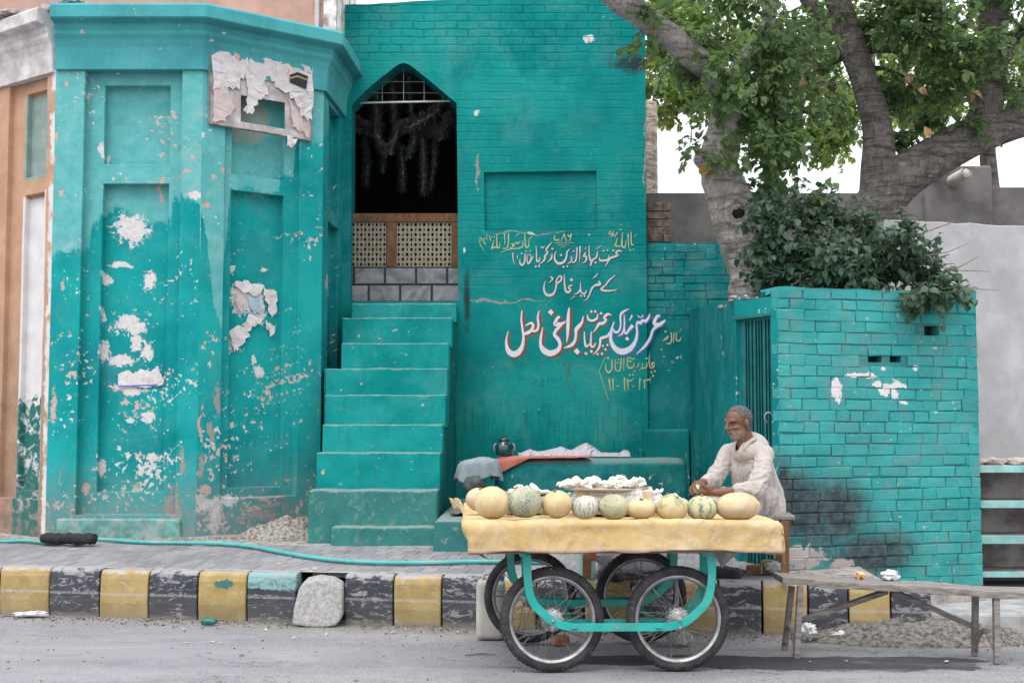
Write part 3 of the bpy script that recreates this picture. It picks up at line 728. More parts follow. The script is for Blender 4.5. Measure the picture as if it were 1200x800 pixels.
# broken mortar lying where the two cornices meet
M['mortar'] = simple("broken_mortar", (.27, .24, .23), .95, .4, 14, .9, col2=(.40, .36, .34), bdist=.02)
bm = NB()
for i in range(26):
    t = random.random(); p = (A_ + Vector((-.05, -.22, 0))).lerp(A_ + Vector((-1.0, .4, 0)), t); blob(bm, (p.x + random.uniform(-.05, .45) * (t < .4), p.y + random.uniform(-.02, .3), ZTP + .01 + random.uniform(-.02, .05)), (random.uniform(.05, .16), random.uniform(.04, .1), random.uniform(.03, .07)), 2, .5, 2, i)
obj("broken_mortar", bm, M['mortar'], bay)
# roof of the bay and the peach storey above
bm = NB(); prism(bm, [Vector((p.x, p.y, ZTP - .25)) for p in (L2_, L_, A_ + Vector((0, .05, 0)), B_ + Vector((-.02, .05, 0)), C_ + Vector((-.06, 0, 0)), D_ + Vector((-.06, 0, 0)), Vector((-1.86, 14.2, 0)))], (0, 0, .22)); obj("roof_slab", bm, M['mortar'], bay)
M['peach'] = simple("peach_plaster", (.43, .265, .20), .9, .10, 3, .4, col2=(.48, .31, .24), dust=((.34, .28, .25), .3), bdist=.008)
bm = NB(); relief(bm, (-6.5, 12.9, 0), (1, 0, 0), (0, -1, 0), 4.5, [0, 4.62], [5.2, 8.4], lambda u, z: 0, .01); obj("upper_storey_wall", bm, M['peach'], bay)
bm = NB(); box(bm, -1.935, 12.87, 5.2, -1.80, 14.5, 8.4); obj("upper_storey_edge", bm, simple("brown_edge", (.30, .21, .17), .9, .4, 5, .5, col2=(.62, .60, .58)), bay, bevel=.01)
bm = NB(); box(bm, -2.02, 12.84, 5.2, -1.975, 12.9, 8.4); box(bm, -1.80, 12.9, 5.2, -1.775, 12.95, 8.4)
obj("corner_trim", bm, M['limewash'], bay, bevel=.008)
bm = NB(); box(bm, -6.5, 12.93, 5.2, -1.94, 14.5, 8.4); obj("upper_storey", bm, M['peach'], bay)
# neighbouring wall that carries the street on to the left
bm = NB(); box(bm, -14, 12.9, -.05, -5.62, 13.5, 6.0); single("neighbour_wall", bm, M['peach'], "peach plastered wall continuing left of the eight-sided building, outside the photo", "wall")

# ---------------------------------------------------------------- arch wall
YW = 13.5
def W_(px, py, dy=0): return P(px, py, YW + dy)
wall = thing("shrine_wall", "tall turquoise brick and plaster wall with a dark pointed arch and painted white writing", "wall", (0, YW, 0))
XA, XB = -2.2, W_(757, 200).x; ZT0, ZT1 = W_(420, 8).z, W_(740, -10).z; ZT = max(ZT0, ZT1)
arch = [W_(411, 353), W_(411.5, 240)] + [W_(x, y) for x, y in crom([(412, 124), (428, 107), (452, 87), (473, 74), (494, 87), (518, 107), (535, 121)], 4)] + [W_(536.5, 240), W_(537, 353)]
rec = [W_(568, 270), W_(567, 202), W_(699, 200), W_(700, 269)]
bm = NB()
def loop(bm, pts):
    v = [bm.verts.new(p) for p in pts]; return [bm.edges.new((v[i], v[(i + 1) % len(v)])) for i in range(len(v))]
top = [Vector((lerp(XB, XA, t), YW, lerp(ZT1, ZT0, t) + random.uniform(-.008, .008))) for i, t in enumerate([k / 22 for k in range(23)])]
E = loop(bm, [Vector((XA, YW, .3)), Vector((XB, YW, .3))] + [Vector((XB + .012 * mn.noise(Vector((0, 0, z * 3))), YW, z)) for z in (1.5, 2.0, 2.5, 3, 3.5, 4, 4.5, 5, 5.5)] + top) + loop(bm, arch) + loop(bm, rec)
bmesh.ops.triangle_fill(bm, use_beauty=True, use_dissolve=False, edges=E)
bmesh.ops.recalc_face_normals(bm, faces=bm.faces)
def strip(bm, pts, vec, closed=False):
    vec = Vector(vec); a = [bm.verts.new(p) for p in pts]; b = [bm.verts.new(p + vec) for p in pts]; n = len(a)
    for i in range(n if closed else n - 1): bm.faces.new((a[i], a[(i + 1) % n], b[(i + 1) % n], b[i]))
strip(bm, rec, (0, .055, 0), True)
bm.faces.new([bm.verts.new(p + Vector((0, .055, 0))) for p in rec])
strip(bm, [Vector((XB, YW, .3)), Vector((XB, YW, ZT1))], (0, .42, 0)); strip(bm, top, (0, .42, 0))
zsplit = W_(650, 353).z
m_wall = old_paint("paint_arch_wall", coord='Object', deep=(.003, .218, .207), brick=(.236, .0865, zsplit + .12, .8), chips=-.1, seed=6, streak=(W_(650, 440).z, 1.0), fresh=[(W_(x, y).x, W_(x, y).z, rx * .009, ry * .009) for x, y, rx, ry in ((655, 450, 85, 34), (600, 470, 50, 50), (470, 60, 90, 50), (600, 110, 90, 40), (690, 490, 60, 40))],
    white=[(W_(x, y).x, W_(x, y).z, rx * .009, ry * .009) for x, y, rx, ry in ((560, 132, 4, 4), (690, 45, 7, 5), (543, 292, 2, 5), (620, 272, 6, 2), (418, 340, 3, 3))],
    grey=[(W_(x, y).x, W_(x, y).z, rx * .009, ry * .009) for x, y, rx, ry in ((585, 352, 60, 1.6), (620, 273, 60, 1.4), (560, 200, 3, 30), (756, 180, 2, 60), (770, 517, 3, 3))],
    dark=[(W_(x, y).x, W_(x, y).z, rx * .009, ry * .009) for x, y, rx, ry in ((547, 350, 6, 50), (745, 75, 40, 16))])
obj("plastered_wall", bm, m_wall, wall)
# deep arch reveal, dark room behind
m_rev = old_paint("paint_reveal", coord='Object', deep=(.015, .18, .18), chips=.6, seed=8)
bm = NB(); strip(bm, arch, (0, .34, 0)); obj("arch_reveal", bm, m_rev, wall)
M['dark'] = simple("dark_plaster", (.030, .034, .036), .95, .3, 4, .4)  # near-black plaster for the room and the enclosure's lining
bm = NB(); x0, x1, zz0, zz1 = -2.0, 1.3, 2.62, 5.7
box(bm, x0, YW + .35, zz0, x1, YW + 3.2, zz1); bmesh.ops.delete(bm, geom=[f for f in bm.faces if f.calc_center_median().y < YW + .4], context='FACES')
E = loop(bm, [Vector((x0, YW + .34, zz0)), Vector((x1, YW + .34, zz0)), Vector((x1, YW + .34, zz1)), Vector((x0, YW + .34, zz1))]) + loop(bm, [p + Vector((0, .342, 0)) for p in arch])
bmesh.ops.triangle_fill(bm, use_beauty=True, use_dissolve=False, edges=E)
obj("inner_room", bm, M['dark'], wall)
bm = NB(); box(bm, XA, YW + .44, 5.60, XB, YW + 3.6, 5.80); obj("roof_slab", bm, M['mortar'], wall)
# marble tiles with black joints, the grey darkened to carry the arch's shade
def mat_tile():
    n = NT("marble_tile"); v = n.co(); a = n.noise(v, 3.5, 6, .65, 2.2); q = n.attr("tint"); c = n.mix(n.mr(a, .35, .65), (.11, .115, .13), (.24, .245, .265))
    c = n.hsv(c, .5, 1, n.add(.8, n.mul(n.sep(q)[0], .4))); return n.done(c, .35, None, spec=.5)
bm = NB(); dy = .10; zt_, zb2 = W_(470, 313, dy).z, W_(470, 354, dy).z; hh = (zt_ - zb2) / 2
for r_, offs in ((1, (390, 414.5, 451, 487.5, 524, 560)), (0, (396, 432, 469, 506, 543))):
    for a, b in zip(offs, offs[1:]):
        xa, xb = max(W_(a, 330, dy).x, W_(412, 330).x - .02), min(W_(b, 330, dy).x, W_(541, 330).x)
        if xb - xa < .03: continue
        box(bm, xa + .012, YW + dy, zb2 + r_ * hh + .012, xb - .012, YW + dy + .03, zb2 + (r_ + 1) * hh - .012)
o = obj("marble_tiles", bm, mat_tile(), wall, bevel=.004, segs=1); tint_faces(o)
bm = NB(); box(bm, W_(409, 3, 0).x, YW + dy + .008, zb2 - .02, W_(541, 3).x, YW + dy + .12, zt_ + .006); obj("tile_backing", bm, simple("black_joint", (.012, .012, .014), .5, .1, 9, 0), wall)
# wooden lattice, brown and cream darkened to carry the shade inside the arch
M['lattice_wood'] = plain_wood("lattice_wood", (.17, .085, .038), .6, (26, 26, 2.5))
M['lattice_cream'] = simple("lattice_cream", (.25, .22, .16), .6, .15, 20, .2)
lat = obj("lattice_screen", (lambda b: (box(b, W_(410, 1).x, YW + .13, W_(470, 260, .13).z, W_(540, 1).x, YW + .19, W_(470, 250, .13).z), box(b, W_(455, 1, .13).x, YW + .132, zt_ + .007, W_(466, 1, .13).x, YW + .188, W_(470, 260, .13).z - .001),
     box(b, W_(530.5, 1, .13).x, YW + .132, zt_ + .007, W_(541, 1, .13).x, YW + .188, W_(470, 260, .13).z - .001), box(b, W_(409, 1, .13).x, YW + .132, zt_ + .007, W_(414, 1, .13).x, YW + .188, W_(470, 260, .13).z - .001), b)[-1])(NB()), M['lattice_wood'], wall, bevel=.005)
def pierced(bm, xa, xb, za, zb, y, nx, nz):
    """board with alternating round holes and slots"""
    dx, dz = (xb - xa) / nx, (zb - za) / nz
    for i in range(nx):
        for j in range(nz):
            cx, cz_ = xa + (i + .5) * dx, za + (j + .5) * dz; slot = (i + j) % 2
            rx, rz = (dx * .16, dz * .40) if slot else (dx * .34, dz * .34)
            ci, co = [], []
            for k in range(12):
                a = 2 * math.pi * (k + .5) / 12; c, s = math.cos(a), math.sin(a); ci.append((cx + c * rx, cz_ + s * rz)); m = max(abs(c), abs(s)); co.append((cx + c / m * dx / 2, cz_ + s / m * dz / 2))
            vi = [bm.verts.new((x, y, z)) for x, z in ci]; vo = [bm.verts.new((x, y, z)) for x, z in co]; vb = [bm.verts.new((x, y + .018, z)) for x, z in ci]
            for k in range(12):
                bm.faces.new((vi[k], vi[(k + 1) % 12], vo[(k + 1) % 12], vo[k])); bm.faces.new((vi[k], vb[k], vb[(k + 1) % 12], vi[(k + 1) % 12]))
    # corners of each cell stay open only by the octagon's slack: back board closes them
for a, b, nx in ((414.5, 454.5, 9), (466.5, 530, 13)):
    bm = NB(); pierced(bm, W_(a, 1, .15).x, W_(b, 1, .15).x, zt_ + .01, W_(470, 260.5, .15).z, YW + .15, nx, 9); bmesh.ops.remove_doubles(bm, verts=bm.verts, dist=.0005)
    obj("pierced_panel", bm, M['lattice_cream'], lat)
# bar and wire grid across the top of the arch
M['white_metal'] = simple("white_metal", (.70, .71, .72), .45, .08, 9, 0)
M['wire'] = simple("wire", (.30, .32, .33), .5, .2, 9, 0, metal=.6)
bm = NB(); tube(bm, [W_(411, 121, .2), W_(537, 118.5, .2)], .012, 8); gr = obj("iron_bar", bm, M['white_metal'], wall, smooth=True)
bm = NB()
for x in (428, 448, 473, 497, 519): tube(bm, [W_(x, 120, .21), W_(x, 78 + abs(x - 473) * .72, .21)], .004, 5)
for y in (96, 109): tube(bm, [W_(473 - (y - 76) * 1.25, y, .212), W_(473 + (y - 76) * 1.25, y, .212)], .004, 5)
obj("wire_grid", bm, M['wire'], gr)
# tinsel garlands in the dark room
def mat_tinsel(name, c1, c2):
    n = NT(name); q = n.attr("tint"); c = n.mix(n.sep(q)[0], c1, c2); return n.done(c, .35, None, metal=.5, spec=.6)
TN = [mat_tinsel("tinsel_grey", (.09, .085, .085), (.36, .35, .35)), mat_tinsel("tinsel_green", (.06, .08, .08), (.30, .34, .33)), mat_tinsel("tinsel_brown", (.10, .09, .085), (.38, .35, .33))]
def tinsel(pts, r, mi, label, n):
    bm = NB(); cv = crom([tuple(p) for p in pts], 8); L = len(cv)
    r *= 1.75
    for _ in range(int(n * 3.6)):
        t = random.random() * (L - 1.001); i = int(t); p = Vector(cv[i]).lerp(Vector(cv[i + 1]), t - i)
        d = Vector((random.gauss(0, 1), random.gauss(0, 1), random.gauss(0, 1))).normalized(); s = frame_of(d)[0] * .006; q = p + d * r * random.uniform(.6, 1.1)
        bm.faces.new([bm.verts.new(x) for x in (p - s, p + s, q + s * .6, q - s * .6)])
    tube(bm, cv, r * .3, 6)
    o = obj("tinsel_garland", bm, TN[mi]); tint_faces(o); tag(o, label, "garland", "tinsel garlands hanging in the arch")
tinsel([W_(440, 96, .5), W_(441, 125, .5), W_(442, 152, .5)], .055, 2, "short pale tinsel strand hanging upper left in the arch, left of its peak", 420)
tinsel([W_(460, 88, .6), W_(461, 120, .6), W_(462, 142, .6)], .05, 2, "short tinsel strand hanging just left of the arch's peak", 380)
tinsel([W_(413, 142, .6), W_(428, 150, .6), W_(446, 150, .6)], .06, 0, "grey tinsel swag at the arch's left edge", 450)
tinsel([W_(440, 152, .5), W_(447, 172, .5), W_(458, 174, .5), W_(465, 150, .5)], .05, 2, "tinsel loop hanging like a U in the middle of the arch", 420)
tinsel([W_(466, 150, .6), W_(480, 148, .55), W_(500, 138, .55), W_(515, 128, .55)], .06, 0, "grey tinsel swag rising to the right across the arch", 480)
tinsel([W_(497, 146, .7), W_(515, 154, .6), W_(534, 132, .6)], .075, 0, "thick dark tinsel swag at the arch's right edge", 560)
tinsel([W_(478, 88, .6), W_(482, 130, .6), W_(485, 165, .6), W_(478, 182, .6)], .045, 1, "long dark green strand right of the arch's peak", 400)
tinsel([W_(428, 165, .8), W_(430, 190, .8), W_(429, 214, .8)], .05, 1, "dim tinsel strand ending in a tassel, low left in the arch", 380)
tinsel([W_(449, 180, .8), W_(448, 200, .8)], .045, 1, "very short dim tinsel strand low in the arch, below the loop", 240)
tinsel([W_(470, 175, .7), W_(472, 205, .7), W_(471, 220, .7)], .045, 1, "dim long strand hanging low in the arch's middle", 380)
tinsel([W_(495, 160, .7), W_(497, 195, .7), W_(496, 226, .7)], .05, 0, "lowest hanging grey strand, right of the arch's middle", 420)
tinsel([W_(510, 165, .8), W_(509, 190, .8), W_(504, 222, .8)], .045, 0, "dim strand hanging nearest the arch's right jamb", 360)

# ---------------------------------------------------------------- stairs
stair = thing("staircase", "steep turquoise masonry stairs rising to the arch between the pillar and the wall", "stairs", (-1.2, 11.5, .4))
def mat_step(name, c, dusty):
    n = NT(name); v = n.co(); s = n.sep(v); g = n.n("NewGeometry"); up = n.sep(g.outputs['Normal'])[2]
    cb = n.n("CombineXYZ"); r = n.rand(); n.put(cb.inputs[0], n.mul(r, 31)); n.put(cb.inputs[1], n.mul(r, 57)); vv = n.vm('ADD', v, cb.outputs[0])
    a = n.noise(vv, 2.5, 5, .62); b = n.noise(vv, 12, 6, .68, .5); f = n.noise(vv, 50, 3, .6)
    col = n.mix(n.mr(a, .3, .7), n.hsv(c, .5, 1, .82), n.hsv(c, .497, .96, 1.15))
    edge = n.mul(n.mr(n.add(s[2], n.mul(n.math('SUBTRACT', b, .5), .085)), -.014, .0), .58); col = n.mix(edge, col, (.36, .30, .27))
    col = n.mix(n.mul(n.mr(n.noise(vv, 1.7, 6, .7, .4, (8, 3, 1)), .48, .68), .45), col, n.mix(.5, col, (.10, .36, .33))); col = n.mix(n.mul(n.mr(n.noise(n.scale(vv, (6, 6, 1)), 3, 5, .7), .55, .72), .45), col, (.02, .12, .115))
    col = n.mix(n.mul(n.mr(up, .5, .8), .8), col, n.mix(n.mr(b, .4, .6), (.25, .23, .21), (.10, .28, .26)))
    col = n.mix(n.mul(n.mr(b, .60 - dusty * .08, .70), .35 + dusty * .45), col, (.20, .26, .245)); col = n.mix(n.mr(n.noise(vv, 15, 3, .5, .3, (3, 3, 3)), .70, .715), col, (.45, .36, .32))
    return n.done(col, .7, n.bump(n.add(a, n.add(n.mul(b, .9), n.mul(f, .25))), .5 + dusty * .3, .012), spec=.03)
ST1 = mat_step("paint_steps", (.003, .238, .230), 0); ST2 = mat_step("paint_low_steps", (.04, .19, .175), 1)
# (top py, front depth, left px, right px, material)
steps = [(617, 11.02, 388, 512, ST2, .0), (574, 11.20, 361, 513, ST2, .0), (530, 11.48, 371, 516, ST1, 0), (497, 11.74, 378, 519, ST1, 0), (462.5, 12.0, 381, 522.5, ST1, 0), (431.5, 12.28, 382, 524.5, ST1, 0), (402, 12.58, 400, 526.5, ST1, 0), (372, 12.9, 401, 530, ST1, 0), (355.5, 13.2, 412, 535, ST1, 0)]
zprev = .38
for i, (py, Y, xl, xr, mt, _) in enumerate(steps):
    a, b = P(xl, py, Y), P(xr, py, Y); z = (a.z + b.z) / 2; bm = NB(); nseg = 9
    zb2_ = zprev - .03 if i > 1 else .34
    back = YW - .01 if i > 6 else min(Y + .62, YW - .01)
    tp = [Vector((lerp(a.x, b.x, k / nseg), Y + .012 * mn.noise(Vector((k * .7, i, 0))), z + .013 * mn.noise(Vector((k * .6, i * 3, 5))))) for k in range(nseg + 1)]
    ft = [bm.verts.new(p) for p in tp]; fb = [bm.verts.new((p.x, Y - .012, zb2_)) for p in tp]; bt = [bm.verts.new((lerp(p.x, p.x + (.02 if 0 else 0), 1), back, z)) for p in tp]; bb = [bm.verts.new((p.x, back, zb2_)) for p in tp]
    for k in range(nseg):
        bm.faces.new((fb[k], fb[k + 1], ft[k + 1], ft[k])); bm.faces.new((ft[k], ft[k + 1], bt[k + 1], bt[k])); bm.faces.new((bb[k + 1], bb[k], bt[k], bt[k + 1])); bm.faces.new((fb[k + 1], fb[k], bb[k], bb[k + 1]))
    for k in (0, nseg): bm.faces.new((fb[k], ft[k], bt[k], bb[k]))
    bmesh.ops.recalc_face_normals(bm, faces=bm.faces)
    obj("step", bm, mt, stair, origin=Vector(((a.x + b.x) / 2, Y, z)), bevel=.02 if i < 2 else .012, segs=3)
    zprev = z
# sloping side wall of the flight (right) and the low block on the left
bm = NB(); pr = []
for (py, Y, xl, xr, mt, _) in steps[1:]: p = P(xr, py, Y); pr.append(p)
pts = [Vector((pr[0].x - .012, 11.24, .34))]
for i, p in enumerate(pr):
    y0 = steps[i + 1][1] + .03; y1 = steps[i + 2][1] + .03 if i + 2 < len(steps) else YW - .012
    pts += [Vector((p.x - .012, y0, p.z - .022)), Vector((pr[min(i + 1, len(pr) - 1)].x - .012, y1, p.z - .022))]
pts.append(Vector((pr[-1].x - .012, YW - .012, .34)))
fr, bk = [], []
for p in pts: fr.append(bm.verts.new(p)); bk.append(bm.verts.new(p - Vector((.25, 0, 0))))
bm.faces.new(fr); bm.faces.new(bk[::-1])
for k in range(len(pts)): bm.faces.new((fr[k], fr[(k + 1) % len(pts)], bk[(k + 1) % len(pts)], bk[k]))
bmesh.ops.recalc_face_normals(bm, faces=bm.faces); obj("flank_wall", bm, mat_step("paint_flank", (.006, .15, .148), .3), stair, origin=Vector((-.6, 11.5, 6)))
bm = NB(); a = P(383, 440, 12.5); b = P(401, 372, 12.5); box(bm, -1.84, 12.5, .36, b.x - .02, YW - .012, P(390, 432, 12.5).z, jit=.01); obj("side_block", bm, mat_step("paint_block", (.006, .19, .185), .3), stair, origin=Vector((-1.6, 12.6, P(390, 432, 12.5).z)), bevel=.015)

# ---------------------------------------------------------------- platform, tomb-like seat, side wall
bm = NB(); fz = P(530, 610, 10.55).z
hexa(bm, [(-.66, 10.62, .32), (1.86, 10.35, .32), (1.86, 13.49, .32), (-.60, 13.49, .32)], [(-.64, 10.66, fz), (1.86, 10.39, fz), (1.86, 13.49, fz + .02), (-.58, 13.49, fz + .02)])
single("platform", bm, mat_step("paint_platform", (.03, .14, .14), 1), "low dark green masonry platform behind the melon cart, right of the stairs", "platform", origin=Vector((.6, 10.5, fz)), bevel=.03, segs=3)
bm = NB(); zt2 = P(700, 537, 11.9).z; xa, xb = P(580, 560, 11.9).x, P(806, 560, 11.9).x
prf = [(0, fz - .01), (0, zt2 - .16), (.012, zt2 - .08), (.05, zt2 - .025), (.13, zt2), (.55, zt2), (.66, zt2 - .04), (.70, zt2 - .12), (.70, fz - .01)]
nx = 40; rings = []
for i in range(nx + 1):
    t = i / nx; x = lerp(xa, xb, t); dip = -.03 * math.exp(-((t) / .05) ** 2) - .05 * max(0, (t - .965) / .035) ** 2 - .035 * math.exp(-((t - .0) / .12) ** 2)
    rings.append([bm.verts.new((x, 11.9 + d, z + (dip + .012 * mn.noise(Vector((x * 3, d * 3, 2))) if z > fz + .1 else 0))) for d, z in prf])
for a, b in zip(rings, rings[1:]):
    for k in range(len(prf) - 1): bm.faces.new((a[k], b[k], b[k + 1], a[k + 1]))
bm.faces.new(rings[0]); bm.faces.new(rings[-1][::-1]); bmesh.ops.recalc_face_normals(bm, faces=bm.faces)
single("masonry_seat", bm, mat_step("paint_seat", (.005, .13, .132), .15), "long round-edged turquoise masonry seat against the wall behind the melons", "masonry seat", origin=Vector(((xa + xb) / 2, 11.9, zt2)), smooth=True)

# right-hand side wall running from the arch wall to the gate
XG = 1.986; YG = 9.55
sw = Face((1.746, 9.99), (Vector((1.87, 13.5, 0)) - Vector((1.746, 9.99, 0))).normalized(), (-1, 0, 0))
m_sw = old_paint("paint_side_wall", coord='Object', deep=(.004, .175, .178), chips=.2, seed=9)
bm = NB(); zt3 = P(860, 349, 9.99).z; pts = []
for i in range(13):
    t = i / 12; p = Vector((1.746, 9.99, 0)).lerp(Vector((1.87, 13.495, 0)), t); pts.append(Vector((p.x, p.y, lerp(zt3, P(810, 362, 13.4).z, t) + .025 * mn.noise(Vector((i * 1.3, 0, 0))))))
lo = [Vector((p.x, p.y, .3)) for p in pts]; th = Vector((.22, 0, 0))
f0 = [bm.verts.new(p) for p in pts]; f1 = [bm.verts.new(p) for p in lo]; b0 = [bm.verts.new(p + th) for p in pts]; b1 = [bm.verts.new(p + th) for p in lo]
for i in range(12):
    bm.faces.new((f1[i], f0[i], f0[i + 1], f1[i + 1])); bm.faces.new((b0[i], b1[i], b1[i + 1], b0[i + 1])); bm.faces.new((f0[i], b0[i], b0[i + 1], f0[i + 1]))
bm.faces.new((f0[0], f1[0], b1[0], b0[0])); bm.faces.new((f0[-1], b0[-1], b1[-1], f1[-1])); bmesh.ops.recalc_face_normals(bm, faces=bm.faces)
swt = thing("side_wall", "smooth dark turquoise plaster wall running back from the gate to the written wall", "wall", (1.8, 11, 0))
obj("plaster", bm, m_sw, swt)
bm = NB()
for i in range(22):
    t = random.random() * .28; p = Vector((1.746, 9.99, 0)).lerp(Vector((1.87, 13.5, 0)), t) + Vector((random.uniform(.0, .22), 0, zt3 + random.uniform(-.02, .02))); blob(bm, p, (random.uniform(.02, .05), random.uniform(.03, .07), random.uniform(.010, .022)), 2, .5, 2.5, i)
obj("broken_mortar", bm, simple("pink_mortar", (.23, .21, .20), .95, .35, 20, .8, col2=(.33, .30, .29)), swt)
bm = NB(); a = P(757, 505, 13.2); box(bm, 1.37, 13.38, fz, 1.862, 13.494, P(790, 503, 13.38).z, jit=.012); box(bm, 1.32, 13.36, fz, 1.37, 13.494, P(790, 525, 13.36).z, jit=.008)
single("wall_block", bm, m_sw, "small turquoise masonry block in the corner behind the seat's right end", "masonry block", bevel=.02, segs=2)

# ---------------------------------------------------------------- real brickwork
def bricks(bm, O, U, N, W, H, z0, bl=.225, bh=.0845, joint=.008, rag=.006, holes=(), miss=None, t=.10):
    """courses of separate bricks proud of a mortar core; UV keeps (u,z)"""
    O, U, N = Vector(O), Vector(U), Vector(N); uvl = bm.loops.layers.uv.verify(); j = 0; z = z0
    while z < z0 + H - .03:
        h = min(bh + random.uniform(-.004, .004), z0 + H - z); u = -random.uniform(.0, .02) if j % 2 == 0 else -bl * .5 + random.uniform(-.02, .02)
        while u < W:
            l = bl + random.uniform(-.02, .014)
            if random.random() < .13: l *= .55
            a, b = max(u, 0) , min(u + l, W)
            if W - b < .05: b = W
            if b - a > .03 and not any(abs((a + b) / 2 - hu) < hw and abs(z + h / 2 - hz) < bh * .5 for hu, hz, hw in holes) and not (miss and miss((a + b) / 2, z)):
                g = joint * random.choice((.12, .2, .3, .4, .7)); p = random.uniform(-rag * .6, rag * .6); e0 = 0 if a == 0 else g; e1 = 0 if b == W else g
                c = .005
                vs = []
                for (uu, zz, dd) in ((a + e0, z + g, t), (b - e1, z + g, t), (b - e1, z + h - g, t), (a + e0, z + h - g, t), (a + e0, z + g, c), (b - e1, z + g, c), (b - e1, z + h - g, c), (a + e0, z + h - g, c),
                                     (a + e0 + c, z + g + c, 0), (b - e1 - c, z + g + c, 0), (b - e1 - c, z + h - g - c, 0), (a + e0 + c, z + h - g - c, 0)):
                    ju, jz = random.uniform(-.006, .006), random.uniform(-.0045, .0045)
                    wv = .009 * mn.noise(Vector((uu * 1.1, j * .37, O.x))) + .004 * mn.noise(Vector((uu * 6, j * .9, O.x)))
                    vs.append((bm.verts.new(O + U * (uu + ju) - N * (dd - p - random.uniform(-.002, .002)) + Vector((0, 0, zz + jz + wv))), (uu, zz)))
                for f in ((8, 9, 10, 11), (4, 5, 9, 8), (5, 6, 10, 9), (6, 7, 11, 10), (7, 4, 8, 11), (0, 1, 5, 4), (1, 2, 6, 5), (2, 3, 7, 6), (3, 0, 4, 7)):
                    fc_ = bm.faces.new([vs[k][0] for k in f])
                    for lp, k in zip(fc_.loops, f): lp[uvl].uv = vs[k][1]
            u += l
        z += bh; j += 1
EA = Vector((XG, YG, 0)); EB = Vector((3.66, 10.05, 0)); EU = unit(EA, EB); EN = nrm(EU); EW = (EB - EA).length
FE = Face(EA, EU, EN); ZE = FE.uz(1000, 339)[1]; print("enclosure", EW, ZE, FE.uz(1150, 690), FE.uz(915, 668))
enc = thing("brick_enclosure", "turquoise painted brick enclosure with sooty lower corner and leafy plants growing out of its top", "brick wall", (2.8, 10, 0))
def mat_brick(name, deep, whites, darks, bare):
    n = NT(name); uv = n.co('UV'); v = n.co(); s = n.sep(uv); q = n.sep(n.attr("tint"))[0]
    a = n.noise(v, 2.0, 5, .6); b = n.noise(v, 14, 6, .68, .4); f = n.noise(v, 60, 4, .65); wn_ = n.noise(v, 10, 6, .7, .5, (2, 8, 1))
    c = n.mix(n.mr(a, .3, .7), n.hsv(deep, .5, 1, .84), n.hsv(deep, .497, .95, 1.12)); c = n.hsv(c, .5, 1, n.add(.92, n.mul(q, .16)))
    c = n.mix(n.mul(n.mr(n.noise(v, 5, 6, .7), .45, .65), .45), c, (.14, .24, .235)); c = n.mix(n.mr(b, .61, .68), c, n.mix(.4, c, (.20, .23, .22))); c = n.mix(n.mr(n.noise(v, 24, 3, .5, .3), .70, .715), c, (.42, .40, .39))
    kd = n.mr(n.add(ellipses(n, uv, darks), n.mul(n.math('SUBTRACT', n.noise(v, 4, 6, .68), .5), 1.1)), -.02, .75); c = n.mix(n.mul(kd, .93), c, n.mix(n.mr(b, .35, .7), (.030, .034, .040), (.085, .095, .10)))
    kb = n.mr(n.add(ellipses(n, uv, bare), n.mul(n.math('SUBTRACT', wn_, .5), 2.2)), .25, .34); c = n.mix(kb, c, n.mix(q, (.30, .25, .235), (.44, .40, .39)))
    kw = n.mr(n.add(ellipses(n, uv, whites), n.mul(n.math('SUBTRACT', wn_, .5), 3.2)), .32, .37); c = n.mix(kw, c, (.64, .60, .60))
    return n.done(c, .72, n.bump(n.add(n.mul(a, .5), n.add(b, n.mul(f, .35))), .85, .010), spec=.08)
holes = [(FE.uz(1093, 388)[0], FE.uz(1093, 388)[1], .06), (FE.uz(1026, 418)[0], FE.uz(1026, 418)[1], .05), (FE.uz(1050, 418)[0], FE.uz(1050, 418)[1], .04)]
m_enc = mat_brick("enclosure_brick", (.035, .300, .292), FE.es([(980, 455, 8, 20), (1042, 452, 26, 6), (1036, 458, 12, 8), (1050, 462, 8, 8), (1010, 440, 24, 4), (1060, 470, 6, 4), (1035, 432, 5, 3), (1073, 432, 4, 4)]),
    FE.es([(940, 600, 80, 76), (985, 600, 50, 60), (1020, 650, 80, 44), (918, 575, 18, 60), (915, 620, 30, 50)]), FE.es([(940, 655, 40, 20), (985, 660, 16, 12), (925, 672, 30, 14)]))
bm = NB(); bricks(bm, EA, EU, EN, EW, ZE - .05, .05, holes=holes)
o = obj("front_brickwork", bm, m_enc, enc, bevel=.004, segs=1, angle=20); tint_faces(o)
# mortar core and the other sides
GA = Vector((1.746, 9.99, 0)); GU = unit(GA, EA); GN = nrm(GU); GW = (EA - GA).length
m_core = mat_brick("enclosure_mortar", (.035, .205, .20), [(-9, -9, .1, .1)], FE.es([(940, 600, 80, 76), (985, 600, 50, 60), (1020, 650, 80, 44), (918, 575, 18, 60), (915, 620, 30, 50)]), FE.es([(940, 655, 40, 20), (985, 660, 16, 12), (925, 672, 30, 14)]))
bm = NB(); uvl = bm.loops.layers.uv.verify()
hb = sorted([(h_[0] - h_[2] - .01, h_[0] + h_[2] + .01, h_[1] - .042, h_[1] + .042) for h_ in holes])
ub = [0] + sorted([x for h_ in hb for x in h_[:2]]) + [EW]; zb3 = sorted({0., ZE - .012, *[x for h_ in hb for x in h_[2:]]})
relief(bm, EA - EN * .009, EU, EN, EW, ub, zb3, lambda u, z: .16 if any(h_[0] < u < h_[1] and h_[2] < z < h_[3] for h_ in hb) else 0)
o = obj("mortar_core", bm, m_core, enc); tint_faces(o, .5, .5)
